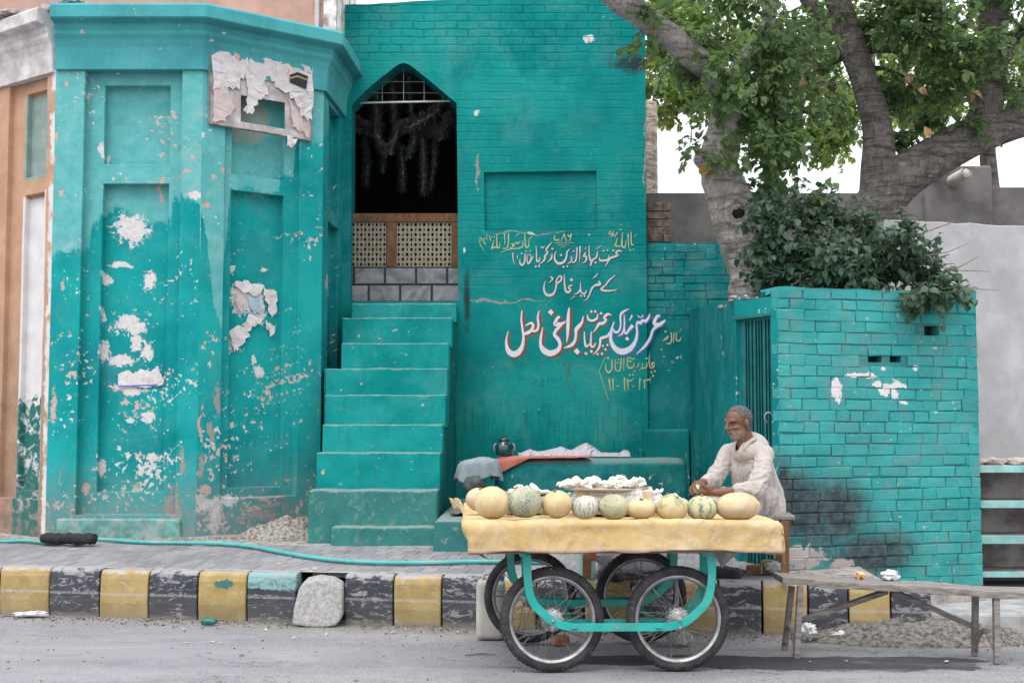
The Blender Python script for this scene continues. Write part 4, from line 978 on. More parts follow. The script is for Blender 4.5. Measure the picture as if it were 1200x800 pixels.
bm = NB(); box(bm, 0, .18, 0, EW - .02, .30, ZE - .015, Matrix.Translation(EA) @ Matrix(((EU.x, -EN.x, 0, 0), (EU.y, -EN.y, 0, 0), (0, 0, 1, 0), (0, 0, 0, 1)))); obj("inner_lining", bm, M['dark'], enc)
bm = NB(); bricks(bm, EB + Vector((0, 0, 0)), -EN, EU, 1.2, ZE - .07, .05); uvl = bm.loops.layers.uv.verify()
for f in bm.faces:
    for lp in f.loops: lp[uvl].uv.x += 30
o = obj("end_brickwork", bm, m_enc, enc, bevel=.004, segs=1, angle=20); tint_faces(o)
bm = NB(); relief(bm, EB - EU * .009, -EN, EU, 1.2, [0, 1.2], [0, ZE - .015], lambda u, z: 0); o = obj("end_mortar", bm, m_core, enc)
# coping of plaster on top
bm = NB(); pts = []
for i in range(25):
    u = EW * i / 24; pts.append((u, ZE + .016 * mn.noise(Vector((u * 5, 0, 3)))))
for dd in (0,):
    f0 = [bm.verts.new(FE.at(u, z, -.006 + .006 * mn.noise(Vector((u * 6, 1, 1))))) for u, z in pts]; f1 = [bm.verts.new(FE.at(u, ZE - .030 + .012 * mn.noise(Vector((u * 7, 5, 1))), .004)) for u, z in pts]; b0 = [bm.verts.new(FE.at(u, z, .26)) for u, z in pts]; b1 = [bm.verts.new(FE.at(u, ZE - .06, .26)) for u, z in pts]
    for i in range(24):
        bm.faces.new((f1[i], f1[i + 1], f0[i + 1], f0[i])); bm.faces.new((f0[i], f0[i + 1], b0[i + 1], b0[i])); bm.faces.new((b0[i], b0[i + 1], b1[i + 1], b1[i]))
    bm.faces.new((f1[0], f0[0], b0[0], b1[0])); bm.faces.new((f1[-1], b1[-1], b0[-1], f0[-1]))
bmesh.ops.recalc_face_normals(bm, faces=bm.faces); obj("coping", bm, old_paint("paint_coping", coord='Object', deep=(.04, .34, .345), chips=.6, seed=12), enc)
# gate in the narrow side
FG = Face(GA, GU, GN); zg = FG.uz(882, 371)[1]; gtop = FG.uz(882, 350)[1]; m_gp = old_paint("paint_gate_post", coord='Object', deep=(.006, .20, .205), chips=.5, seed=13)
gu0, gu1 = FG.uz(863, 420)[0], FG.uz(903.5, 420)[0]
bm = NB(); relief(bm, GA, GU, GN, GW, [0, gu0, gu1, GW], [.2, zg, gtop], lambda u, z: None if gu0 < u < gu1 and z < zg else 0, .004)
for a, b in (((gu0, .2), (gu0, zg)), ((gu1, .2), (gu1, zg)), ((gu0, zg), (gu1, zg))):
    q = [FG.at(a[0], a[1]), FG.at(b[0], b[1]), FG.at(b[0], b[1], .06), FG.at(a[0], a[1], .06)]; bm.faces.new([bm.verts.new(x) for x in q])
obj("gate_surround", bm, m_gp, enc, bevel=.006)
bm = NB(); bricks(bm, EA - GU * (GW - gu1 - .012), GU, GN, GW - gu1 - .012, ZE - .06, .05, bl=.125); o = obj("corner_brickwork", bm, m_enc, enc, bevel=.004, segs=1, angle=20); tint_faces(o)
M['gate'] = simple("gate_metal", (.006, .13, .135), .5, .2, 8, .2, spec=.45)
gate = thing("metal_gate", "narrow dark turquoise metal gate with upright ribs behind the seated man", "gate", tuple(FG.at(.2, .36, .1)))
bm = NB(); q = [FG.at(gu0, .3, .035), FG.at(gu1, .3, .035), FG.at(gu1, zg - .002, .035), FG.at(gu0, zg - .002, .035)]; prism(bm, q, -GN * .01); obj("sheet", bm, M['gate'], gate)
m_rib = simple("gate_rib", (.004, .03, .032), .6, .2, 8, 0, spec=.1)
for px in (871, 874, 878, 882.6, 886, 889, 894, 897.5, 900):
    u = FG.uz(px, 450)[0]; bm = NB(); prism(bm, [FG.at(u, .31, .026), FG.at(u + .008, .31, .026), FG.at(u + .008, zg - .03, .026), FG.at(u, zg - .03, .026)], -GN * .007); obj("rib", bm, m_rib, gate, bevel=.001)
bm = NB(); box(bm, -.02, -.012, -.012, gu1 - gu0 + .01, .03, .012, Matrix.Translation(FG.at(gu0, zg, .0)) @ Matrix(((GU.x, -GN.x, 0, 0), (GU.y, -GN.y, 0, 0), (0, 0, 1, 0), (0, 0, 0, 1)))); obj("top_bar", bm, M['gate'], gate, bevel=.004)
bm = NB(); c0 = FG.at(gu1 - .03, 1.52, -.005); tube(bm, [c0 + Vector((.03 * math.cos(a), 0, .04 * math.sin(a))) for a in [k * .5 for k in range(10)]], .007, 6); obj("latch_ring", bm, M['wire'], gate, smooth=True)

# ---------------------------------------------------------------- walls behind, right
m_lb = mat_brick("low_wall_brick", (.005, .19, .195), [(-9, -9, .1, .1)], [(-9, -9, .1, .1)], [(-9, -9, .1, .1)])
low = thing("low_brick_wall", "lower turquoise painted brick wall between the written wall and the leaning tree trunk", "brick wall", (1.7, 13.6, 0))
zl = P(800, 283, 13.55).z; bm = NB(); bricks(bm, (1.40, 13.56, 0), (1, 0, 0), (0, -1, 0), 1.6, zl - 2.55, 2.55, rag=.01); o = obj("brickwork", bm, m_lb, low, bevel=.004, segs=1, angle=20); tint_faces(o)
bm = NB(); box(bm, 1.40, 13.575, .3, 3.0, 13.8, zl - .01); o = obj("mortar_core", bm, m_lb, low)
bm = NB(); relief(bm, (1.40, 13.54, 0), (1, 0, 0), (0, -1, 0), 1.6, [0, 1.6], [.3, 2.58], lambda u, z: 0, .01); o = obj("plaster", bm, m_sw, low)
m_rb = simple("raw_brick", (.085, .06, .05), .9, .4, 12, .7, col2=(.13, .10, .085))
bm = NB(); bricks(bm, (1.40, 13.60, 0), (1, 0, 0), (0, -1, 0), .30, .45, zl, rag=.012); box(bm, 1.41, 13.63, zl - .02, 1.68, 13.8, zl + .44); o = single("brick_stub", bm, m_rb, "stub of dark unpainted bricks above the low wall, against the written wall's edge", "brick stub", bevel=.004, segs=1, angle=20)
M['grey_plaster'] = simple("grey_plaster", (.135, .125, .12), .9, .2, 2.2, .4, col2=(.18, .17, .163), dust=((.10, .095, .09), .5), bdist=.01)
gw = thing("grey_wall", "dull grey plastered wall behind the trees, with a taller pier at its right", "wall", (3.5, 14.6, 0))
bm = NB(); yb = 14.6; box(bm, 1.3, yb, -.05, P(1083, 220, yb).x, yb + .25, P(800, 226, yb).z); zr = P(1130, 195, yb).z
obj("plaster", bm, M['grey_plaster'], gw, bevel=.01)
bm = NB(); box(bm, P(1082, 220, yb).x, yb - .06, -.05, P(1161, 220, yb).x, yb + .3, zr); obj("pier", bm, M['grey_plaster'], gw, bevel=.03, segs=3)
bm = NB(); box(bm, P(1161, 220, yb).x, yb + .02, -.05, 14, yb + .25, P(1180, 219, yb).z); obj("plaster", bm, M['grey_plaster'], gw, bevel=.01)
bm = NB(); a = P(1133, 202, yb - .34); b = P(1116, 212, yb - .06); d = (a - b); tube(bm, [b - d * .1, a], .066, 16, caps=False); tube(bm, [b - d * .1, b + d * .96], .055, 16); single("spout_pipe", bm, simple("pvc_pipe", (.60, .57, .53), .5, .15, 8, .1), "short cream drain pipe sticking out of the grey pier", "pipe", smooth=True)
bm = NB(); tube(bm, [P(1100, 200, yb - .2), P(1096, 206, yb - .06)], .05, 12); single("spout_pipe", bm, M['grey_plaster'], "stubby grey drain pipe left of the cream one on the pier", "pipe", smooth=True)
M['white_plaster'] = simple("white_plaster", (.42, .412, .42), .9, .10, 2.0, .4, col2=(.48, .475, .48), dust=((.31, .305, .305), .6), bdist=.01)
bm = NB(); yw = 11.6; za, zb4 = P(1070, 257, yw).z, P(1200, 265, yw).z
pts = [Vector((P(1030, 255, yw).x, yw, -.05)), Vector((9, yw, -.05)), Vector((9, yw, zb4 - .25))] + [Vector((lerp(P(1200, 1, yw).x, P(1030, 1, yw).x, t), yw, lerp(zb4, za, t) + .02 * mn.noise(Vector((t * 9, 0, 0))))) for t in [k / 10 for k in range(11)]]
prism(bm, pts, (0, .2, 0)); bmesh.ops.recalc_face_normals(bm, faces=bm.faces)
single("white_wall", bm, M['white_plaster'], "pale whitewashed wall right of the brick enclosure", "wall", bevel=.012)
bm = NB(); box(bm, P(755, 200, 15.6).x, 15.6, 0, P(771, 200, 15.6).x, 16.2, P(765, 118, 15.6).z); single("stone_column", bm, simple("rough_stone", (.42, .34, .26), .95, .35, 9, .9, col2=(.52, .45, .37), bdist=.04, stretch=(1, 1, 2)), "rough beige stone column seen in the gap right of the written wall", "column", bevel=.03)
# open shelves beside the enclosure
shf = thing("shelf_rack", "open masonry shelves with pale turquoise front edges at the right edge of the photo", "shelves", (4.4, 10.2, 0))
ys = 10.15; xs_ = 3.62; M['pale_turq'] = simple("pale_turquoise", (.20, .44, .42), .6, .2, 9, .3, dust=((.42, .42, .40), .5)); M['shelf_in'] = simple("shelf_plaster", (.25, .235, .215), .95, .3, 5, .5, col2=(.34, .32, .30))
for (t_, b_) in ((545, 553.5), (586, 595), (627, 637), (669.5, 676)):
    z1_, z0_ = P(1180, t_, ys).z, P(1180, b_, ys).z; bm = NB(); box(bm, xs_, ys + .004, z0_ + .006, 6.5, ys + .40, z1_ - .004); sh = obj("shelf_board", bm, M['shelf_in'], shf)
    bm = NB(); box(bm, xs_, ys - .02, z0_, 6.5, ys, z1_, jit=.004); obj("front_edge", bm, M['pale_turq'], sh, bevel=.004)
bm = NB(); box(bm, xs_, ys + .402, 0, 6.5, ys + .45, P(1180, 546, ys).z); obj("back_panel", bm, M['shelf_in'], shf)
bm = NB()
for i in range(16): blob(bm, (xs_ + .05 + i * .17, ys + .10, P(1180, 541, ys).z), (.12, .10, .035), 2, .4, 2, i)
single("stone_row", bm, simple("pale_stone", (.40, .35, .31), .95, .25, 20, .6), "row of flat pale stones lying on top of the open shelves", "stones")
# ================================================================ PAINTED WRITING ON THE WALL
def ribbon(bm, pts, y, dx=0, dz=0, grow=0, k=5):
    """flat brush stroke: pts = (x px, y px, width px)"""
    cv = crom(pts, k) if len(pts) > 2 else [tuple(lerp(a, b, t) for a, b in zip(*pts)) for t in (0, .5, 1)]
    pr = []
    for i, (x, yy, w) in enumerate(cv):
        a, b = cv[max(i - 1, 0)], cv[min(i + 1, len(cv) - 1)]
        tx, ty = b[0] - a[0], b[1] - a[1]; L = math.hypot(tx, ty) or 1; nx, ny = -ty / L, tx / L; h = max(w * .84, .22) / 2 + grow
        pr.append((x + nx * h + dx, yy + ny * h + dz, x - nx * h + dx, yy - ny * h + dz))
    vs = []
    for (ax, ay, bx, by) in pr:
        p, q = P(ax, ay, YW), P(bx, by, YW); vs.append((bm.verts.new((p.x, y, p.z)), bm.verts.new((q.x, y, q.z))))
    for (a, b), (c, d) in zip(vs, vs[1:]): bm.faces.new((a, b, d, c))
def dot(bm, x, y, s, yy, dx=0, dz=0, grow=0):
    h = s * .50 + grow; p = [(x, y - h), (x + h * .95, y + .1 * h), (x + .1 * h, y + h), (x - h * .95, y - .05 * h)]
    vs = []
    for a, b in p: q = P(a + dx, b + dz, YW); vs.append(bm.verts.new((q.x, yy, q.z)))
    bm.faces.new(vs)
def write(name, crop, strokes, mat, back=None):
    """crop = (x0, y0, scale); a stroke of one triple is a diamond dot"""
    x0, y0, sc = crop; conv = [[(x0 + a / sc, y0 + b / sc, c / sc) for a, b, c in st] for st in strokes]
    for layer, (m_, dx, dz, gr) in enumerate(([(back[0], back[1], back[2], back[3])] if back else []) + [(mat, 0, 0, .0)]):
        bm = NB(); base = YW - .0015 - .0025 * (layer + (0 if back else 1))
        for i, st in enumerate(conv):
            y = base - i * .00006
            if len(st) == 1: dot(bm, *st[0], y, dx, dz, gr)
            else: ribbon(bm, st, y, dx, dz, gr)
        par = obj(name if layer == (1 if back else 0) else name + "_shadow", bm, m_, wall)
INK_W = simple("paint_white", (.68, .66, .72), .6, .07, 40, 0)
INK_P = simple("paint_pinkish", (.62, .52, .52), .6, .10, 40, 0)
INK_Y = simple("paint_pale_yellow", (.46, .45, .24), .6, .22, 60, 0)
INK_R = simple("paint_red_brown", (.24, .062, .030), .6, .25, 30, 0)
INK_V = simple("paint_violet", (.12, .12, .42), .6, .2, 30, 0)
INK_K = simple("paint_black", (.012, .02, .03), .6, .2, 30, 0)
INK_G = simple("paint_faint_brown", (.12, .12, .11), .7, .3, 30, 0)
INK_D = simple("paint_faint_dark", (.004, .12, .12), .7, .3, 30, 0)

D_crop = (585, 355, 10.667)
write("lettering", D_crop, [
 [(285, 92, 14), (276, 200, 24), (288, 300, 30), (303, 420, 34), (290, 530, 52), (245, 610, 80), (180, 640, 88), (120, 605, 74), (92, 530, 42), (90, 450, 26), (112, 350, 10)],
 [(300, 385, 34), (350, 375, 50), (405, 335, 46), (425, 280, 38), (400, 250, 34), (355, 268, 24), (328, 285, 12)],
 [(498, 98, 12), (482, 180, 30), (490, 270, 32), (474, 335, 36), (430, 352, 32), (400, 340, 20)],
 [(645, 115, 78)],
 [(762, 175, 28), (735, 182, 42), (708, 225, 44), (698, 265, 54), (755, 265, 56), (805, 248, 34), (832, 222, 10)],
 [(770, 275, 48), (715, 335, 44), (690, 395, 46), (735, 450, 54), (760, 520, 48), (730, 590, 66), (640, 628, 88), (560, 592, 84), (518, 520, 46), (522, 420, 36), (545, 302, 10)],
 [(875, 52, 10), (864, 150, 42), (858, 300, 48), (855, 400, 34), (842, 495, 8)],
 [(1050, 165, 12), (1035, 240, 34), (1000, 285, 56), (962, 335, 52), (958, 400, 36), (945, 470, 42), (900, 528, 48), (808, 562, 10)],
 [(970, 605, 84)]], INK_W, (INK_R, 2.1, 1.5, .75))
E_crop = (675, 355, 9.23)
write("lettering", E_crop, [
 [(122, 125, 10), (133, 175, 26), (180, 190, 30), (225, 165, 26), (236, 112, 10)], [(166, 92, 32)], [(208, 92, 32)], [(270, 112, 34)],
 [(380, 130, 10), (340, 122, 34), (303, 160, 30), (325, 182, 30), (292, 218, 38), (250, 225, 36), (222, 268, 22), (182, 322, 6)],
 [(90, 308, 12), (93, 400, 22), (108, 468, 28), (138, 452, 18), (150, 430, 8)], [(165, 308, 12), (160, 400, 20), (163, 466, 26), (193, 468, 24), (213, 428, 8)], [(108, 545, 38)], [(165, 522, 38)],
 [(357, 312, 10), (345, 352, 28), (300, 372, 38), (266, 385, 32), (260, 440, 26), (240, 500, 24), (184, 558, 6)], [(288, 463, 30)], [(340, 453, 30)], [(318, 502, 34)], [(233, 552, 32)], [(280, 548, 32)]],
 INK_W, (INK_R, 1.15, 1.1, .5))
write("lettering", E_crop, [
 [(412, 200, 10), (382, 300, 32), (376, 400, 42), (418, 485, 62), (490, 525, 80), (578, 498, 68), (638, 420, 44), (660, 330, 28), (655, 245, 24), (665, 205, 26), (695, 215, 42), (722, 188, 34), (748, 196, 38), (782, 160, 26), (797, 115, 8)],
 [(665, 135, 10), (700, 160, 8), (722, 130, 14)],
 [(910, 138, 16), (882, 142, 36), (856, 178, 38), (848, 220, 46), (895, 235, 50), (940, 205, 34), (968, 182, 8)],
 [(885, 240, 46), (832, 290, 28), (800, 380, 30), (740, 470, 32), (650, 553, 6)],
 [(572, 62, 8), (505, 98, 28), (480, 140, 24), (482, 240, 20), (460, 305, 26), (420, 312, 28), (403, 278, 10)],
 [(520, 125, 10), (522, 250, 20), (498, 330, 22), (448, 358, 6)], [(613, 240, 46), (572, 290, 32), (545, 330, 24), (526, 312, 18), (524, 220, 10)], [(552, 385, 48)],
 [(605, 128, 18), (595, 160, 16), (570, 190, 6)]], INK_W, (INK_V, .7, .9, .55))
write("lettering", E_crop, [[(968, 308, 30)], [(1000, 355, 10), (985, 375, 26), (962, 392, 22), (940, 412, 6)], [(1028, 315, 12), (1032, 400, 16), (1012, 438, 20), (972, 436, 6)], [(1060, 318, 14), (1052, 430, 14)],
 [(1085, 315, 14), (1084, 395, 16), (1105, 408, 18), (1125, 400, 18), (1142, 368, 6)], [(1136, 283, 12), (1118, 306, 4)]], INK_Y)
write("lettering", (695, 410, 12.31), [
 [(893, 190, 24), (862, 182, 26), (848, 212, 26), (880, 232, 22), (845, 258, 22), (815, 232, 20), (808, 150, 18), (812, 62, 8)], [(842, 322, 36)], [(887, 305, 36)], [(865, 370, 40)],
 [(772, 120, 36)], [(775, 180, 12), (772, 245, 22), (728, 265, 20), (704, 255, 16), (718, 185, 8)], [(722, 250, 16), (690, 272, 14), (650, 292, 4)],
 [(655, 178, 10), (652, 232, 18), (608, 252, 4)], [(605, 115, 14), (575, 132, 18), (545, 120, 18), (515, 108, 20), (492, 138, 20), (520, 165, 26), (562, 158, 16)],
 [(500, 150, 18), (492, 215, 20), (528, 262, 26), (580, 240, 22), (596, 188, 8)], [(597, 305, 32)], [(530, 360, 32)], [(572, 358, 32)],
 [(445, 112, 20), (440, 305, 8)], [(405, 118, 18), (400, 230, 20), (385, 296, 20), (342, 300, 24), (318, 255, 18), (322, 130, 10)], [(350, 188, 28)], [(386, 183, 28)], [(370, 135, 28)],
 [(215, 118, 42)], [(275, 135, 14), (270, 220, 26), (270, 268, 24), (226, 325, 36), (186, 280, 24), (184, 195, 8)],
 [(182, 92, 9), (85, 305, 9)], [(85, 300, 9), (226, 732, 8)],
 [(232, 415, 30), (250, 592, 12)], [(285, 408, 28), (292, 592, 12)], [(330, 520, 14), (380, 522, 14)],
 [(452, 398, 28), (456, 588, 12)], [(498, 418, 28), (506, 582, 12)], [(500, 440, 20), (535, 448, 22), (592, 405, 8)], [(562, 522, 14), (602, 522, 14)],
 [(676, 400, 28), (668, 578, 10)], [(738, 425, 28), (746, 565, 10)], [(738, 435, 20), (772, 442, 20), (790, 425, 20), (812, 432, 18), (834, 398, 8)]], INK_Y)
write("lettering", (630, 315, 12), [
 [(475, 155, 54)], [(492, 232, 14), (455, 238, 28), (438, 270, 28), (466, 290, 26), (432, 330, 38), (395, 308, 32), (380, 220, 28), (375, 75, 10)],
 [(255, 195, 24), (295, 112, 22), (335, 108, 26), (328, 165, 28), (268, 210, 30), (255, 280, 24), (222, 350, 42), (152, 375, 44), (100, 330, 36), (90, 250, 22), (112, 168, 8)],
 [(178, 115, 26), (210, 130, 26), (195, 168, 18), (150, 198, 5)],
 [(858, 170, 20), (872, 215, 54), (805, 235, 34), (762, 280, 30), (735, 350, 24), (700, 420, 18), (650, 458, 5)], [(842, 68, 14), (815, 108, 22), (775, 138, 5)],
 [(605, 175, 6), (605, 290, 24), (622, 338, 24), (665, 345, 30), (692, 298, 10)], [(600, 292, 30), (560, 345, 22), (505, 358, 4)], [(612, 380, 38)], [(660, 380, 38)], [(522, 383, 16), (462, 437, 4)],
 [(1097, 88, 8), (1020, 150, 28), (975, 202, 28), (960, 228, 24), (900, 278, 34), (925, 305, 36), (1040, 308, 26), (1142, 288, 4)]], INK_P, (INK_K, .45, .55, .25))
write("lettering", (640, 260, 10.909), [
 [(972, 378, 10), (922, 370, 28), (890, 400, 22), (920, 425, 30), (860, 450, 34), (810, 475, 32), (755, 580, 5)], [(860, 368, 32)],
 [(680, 452, 10), (690, 492, 28), (740, 495, 32), (790, 480, 26), (806, 425, 8)], [(735, 373, 30)], [(785, 363, 30)],
 [(698, 308, 14), (640, 356, 4)], [(656, 375, 14), (645, 450, 24), (592, 490, 28), (565, 562, 24)], [(632, 520, 36)], [(550, 305, 12), (550, 420, 20), (567, 490, 26), (602, 490, 20)],
 [(505, 395, 26), (482, 440, 28), (512, 445, 26), (508, 500, 24), (458, 532, 5)], [(505, 340, 22)],
 [(435, 308, 22), (428, 512, 8)], [(395, 325, 18), (390, 440, 22), (370, 508, 24), (330, 516, 18)], [(318, 436, 12), (325, 498, 24), (268, 542, 5)], [(350, 375, 26)],
 [(303, 343, 8), (268, 388, 22), (262, 440, 24), (230, 508, 34), (162, 533, 40), (115, 490, 28), (108, 430, 20), (132, 376, 6)], [(190, 425, 36)], [(222, 575, 34)], [(272, 568, 34)],
 [(80, 345, 32)], [(76, 405, 12), (64, 470, 24), (12, 522, 5)]], INK_P, (INK_K, .45, .55, .25))
write("lettering", (560, 265, 12), [
 [(1045, 225, 8), (988, 288, 24), (960, 335, 24), (982, 368, 22), (945, 420, 30), (932, 480, 26), (858, 542, 6)], [(872, 438, 10), (862, 490, 24), (830, 490, 24), (824, 380, 18), (820, 275, 10)], [(815, 570, 36)], [(860, 560, 36)],
 [(890, 290, 18), (910, 308, 20), (938, 282, 10)],
 [(615, 385, 30)], [(660, 385, 14), (662, 480, 24), (632, 545, 32), (596, 530, 28), (590, 465, 8)], [(782, 425, 14), (750, 470, 30), (715, 530, 26), (695, 490, 20), (690, 385, 10)], [(742, 395, 10), (748, 470, 18)], [(720, 405, 22)],
 [(490, 385, 30)], [(492, 395, 18), (497, 460, 16), (516, 542, 5)], [(562, 415, 18), (552, 470, 5)]], INK_P, (INK_K, .35, .5, .2))
write("lettering", (560, 265, 12), [
 [(660, 95, 10), (665, 230, 20), (680, 300, 22), (712, 282, 18), (720, 195, 8)], [(764, 145, 18), (700, 210, 5)], [(680, 352, 28)], [(737, 350, 28)],
 [(620, 208, 10), (636, 268, 18), (590, 310, 20), (450, 325, 16), (322, 368, 5)], [(592, 215, 12), (562, 245, 24), (532, 235, 20), (505, 262, 18), (472, 250, 20)], [(480, 248, 26), (502, 285, 24), (440, 312, 6)], [(582, 105, 14), (528, 147, 6)],
 [(430, 105, 16), (430, 230, 20), (410, 308, 18), (345, 314, 12)], [(372, 105, 16), (382, 262, 10)],
 [(265, 105, 12), (270, 285, 20), (302, 300, 18), (312, 225, 6)], [(270, 305, 16), (225, 298, 20), (192, 320, 24)], [(192, 318, 20), (212, 255, 18), (230, 195, 6)],
 [(15, 180, 8), (30, 250, 10), (92, 355, 4)], [(22, 150, 8), (60, 190, 18), (40, 215, 6)], [(98, 150, 10), (85, 230, 14), (115, 262, 12)], [(128, 108, 8), (128, 195, 8)], [(160, 130, 10), (178, 205, 16)], [(178, 165, 8), (205, 150, 10)], [(230, 150, 22)], [(250, 115, 12)]], INK_Y)
write("lettering", (640, 260, 10.909), [
 [(110, 178, 12), (108, 225, 22), (165, 236, 20)], [(232, 150, 16), (192, 248, 10)], [(230, 152, 14), (258, 248, 14)], [(275, 162, 22), (298, 190, 18), (322, 152, 12)], [(325, 150, 16), (300, 252, 10)],
 [(105, 270, 7), (350, 268, 7)], [(150, 297, 6), (302, 292, 6)], [(188, 322, 6), (240, 320, 6)],
 [(1045, 145, 16), (1056, 332, 12)], [(1085, 130, 14), (1090, 285, 18), (1122, 290, 14)], [(1075, 360, 28)], [(1117, 355, 26)], [(975, 135, 12), (970, 305, 22), (1008, 320, 20), (1022, 235, 8)], [(962, 312, 18), (920, 310, 20), (885, 305, 20)], [(880, 305, 20), (895, 262, 18), (912, 205, 6)],
 [(950, 100, 30)], [(960, 40, 18)], [(795, 155, 16), (832, 115, 16)], [(805, 170, 12), (850, 150, 14), (825, 200, 8)], [(862, 120, 12), (850, 180, 12), (875, 160, 10)], [(912, 135, 16), (870, 205, 6)], [(550, 165, 34)],
 [(1155, 165, 10), (1120, 200, 4)]], INK_Y)
# the older, half-painted-over marks beneath
write("faded_mark", (610, 405, 10.91), [[(658, 205, 12), (580, 420, 14)], [(582, 415, 14), (676, 612, 14)], [(48, 250, 14), (60, 180, 12), (110, 150, 8)], [(245, 200, 20), (310, 185, 14)], [(455, 175, 6), (520, 195, 14), (575, 235, 20)], [(575, 235, 18), (612, 310, 14), (630, 370, 8)]], INK_G)
write("faded_mark", (610, 405, 10.91), [[(355, 400, 16), (352, 465, 8)], [(398, 400, 16), (400, 460, 8)], [(430, 405, 8), (450, 450, 10)], [(300, 420, 8), (270, 480, 14), (290, 520, 10)], [(240, 460, 8), (250, 540, 8)], [(150, 480, 26)], [(170, 470, 8), (215, 440, 10)], [(515, 385, 14), (520, 430, 8)]], INK_D)
# ================================================================ THE CART
CR = R(2); CO = (.594, 8.22, 0); SKEW = -.08
cart = thing("push_cart", "four wheeled turquoise framed push cart carrying the melons", "cart", CO, CR)
M['cart_green'] = simple("cart_paint", (.010, .36, .31), .42, .14, 7, .15, dust=((.16, .20, .18), .30), spec=.5)
def mat_tyre():
    n = NT("tyre_rubber"); v = n.co(); a = n.noise(v, 9, 5, .65); g = n.noise(v, 60, 3)
    c = n.mix(n.mr(a, .35, .7), (.022, .022, .024), (.055, .054, .055)); c = n.mix(n.mul(n.mr(g, .55, .8), .6), c, (.17, .165, .16)); return n.done(c, .85, n.bump(g, .3, .002), spec=.3)
M['tyre'] = mat_tyre()
M['rim'] = simple("rim_metal", (.42, .42, .43), .45, .3, 12, .1, metal=.75, dust=((.16, .14, .12), .5))
M['spoke'] = simple("spoke_metal", (.16, .155, .15), .5, .4, 12, 0, metal=.6)
M['hub'] = simple("hub_metal", (.34, .34, .34), .55, .35, 25, .3, metal=.5, dust=((.14, .12, .10), .5))
M['boards'] = plain_wood("cart_boards", (.22, .15, .095), .5)
RY = Matrix.Rotation(R(90), 4, 'X')            # lathe axis along local y
def ring(bm, prof, seg=72):
    """closed profile (radius, y) turned about the local y axis"""
    rs = []
    for k in range(seg):
        a = 2 * math.pi * k / seg; rs.append([bm.verts.new((r * math.cos(a), y, r * math.sin(a))) for r, y in prof])
    m = len(prof)
    for k in range(seg):
        A, B = rs[k], rs[(k + 1) % seg]
        for i in range(m): bm.faces.new((A[i], A[(i + 1) % m], B[(i + 1) % m], B[i]))
def make_wheel(rad):
    """returns meshes: tyre, rim, hub, spokes (axis along y, centre at origin)"""
    out = {}
    bm = NB(); w = .036; ro, ri = rad, rad - .064; pf = []
    for k in range(16):
        a = 2 * math.pi * k / 16; c, s = math.cos(a), math.sin(a); rr = (ro + ri) / 2 + (ro - ri) / 2 * c; yy = w * math.copysign(abs(s) ** .8, s)
        pf.append((rr, yy))
    ring(bm, pf, 96)
    for k in range(58):                            # tread blocks: three staggered rows
        for row in (-1, 0, 1):
            a = 2 * math.pi * (k + .5 * (row != 0)) / 58; Mx = Matrix.Rotation(-a, 4, 'Y') @ Matrix.Translation((ro - .004 - .009 * abs(row), row * .021, 0))
            box(bm, -.003, -.0085, -.0105, .0048, .0085, .0105, Mx)
    out['tyre'] = bm
    bm = NB(); r0 = ri + .006; ring(bm, [(r0, -.027), (r0 + .004, -.030), (r0 + .004, .030), (r0, .027), (r0 - .012, .024), (r0 - .018, .010), (r0 - .018, -.010), (r0 - .012, -.024)], 72); out['rim'] = bm
    bm = NB(); lathe(bm, [(.018, -.075), (.022, -.060), (.060, -.052), (.068, -.046), (.068, -.038), (.050, -.032), (.046, 0), (.050, .032), (.068, .038), (.068, .046), (.060, .052), (.022, .060), (.018, .075)], RY, 28)
    for k in range(12):
        a = 2 * math.pi * k / 12; box(bm, -.007, -.053, -.007, .007, .053, .007, Matrix.Translation((.062 * math.cos(a), 0, .062 * math.sin(a))))
    out['hub'] = bm
    bm = NB()
    for k in range(36):
        a = 2 * math.pi * k / 36; side = 1 if k % 2 else -1; b = a + (.55 if (k // 2) % 2 else -.55)
        tube(bm, [(.060 * math.cos(a), side * .042, .060 * math.sin(a)), ((r0 - .012) * math.cos(b), side * .006, (r0 - .012) * math.sin(b))], .0021, 5)
    out['spokes'] = bm
    return out
RADF = .309
WHX = (-.375, .375); WHY = (-.51, .51)
wheel0 = None
for i, (wx, wy) in enumerate(((-.375, -.51), (.375, -.51), (-.375, .51), (.375, .51))):
    if wheel0 is None:
        parts_ = make_wheel(RADF); o = obj("wheel", parts_['tyre'], M['tyre'], cart, smooth=True, local=True, origin=None)
        # move: build at origin then place
        kids = [obj("rim", parts_['rim'], M['rim'], o, smooth=True, local=True), obj("hub", parts_['hub'], M['hub'], o, smooth=True, local=True), obj("spokes", parts_['spokes'], M['spoke'], o, local=True)]
        wheel0 = o; o.location = (wx, wy, RADF + .004)
    else:
        c = copy_tree(wheel0, cart); c.location = (wx + (SKEW if wy > 0 else 0), wy, RADF + .004); c.rotation_euler = (0, i * .7, 0)
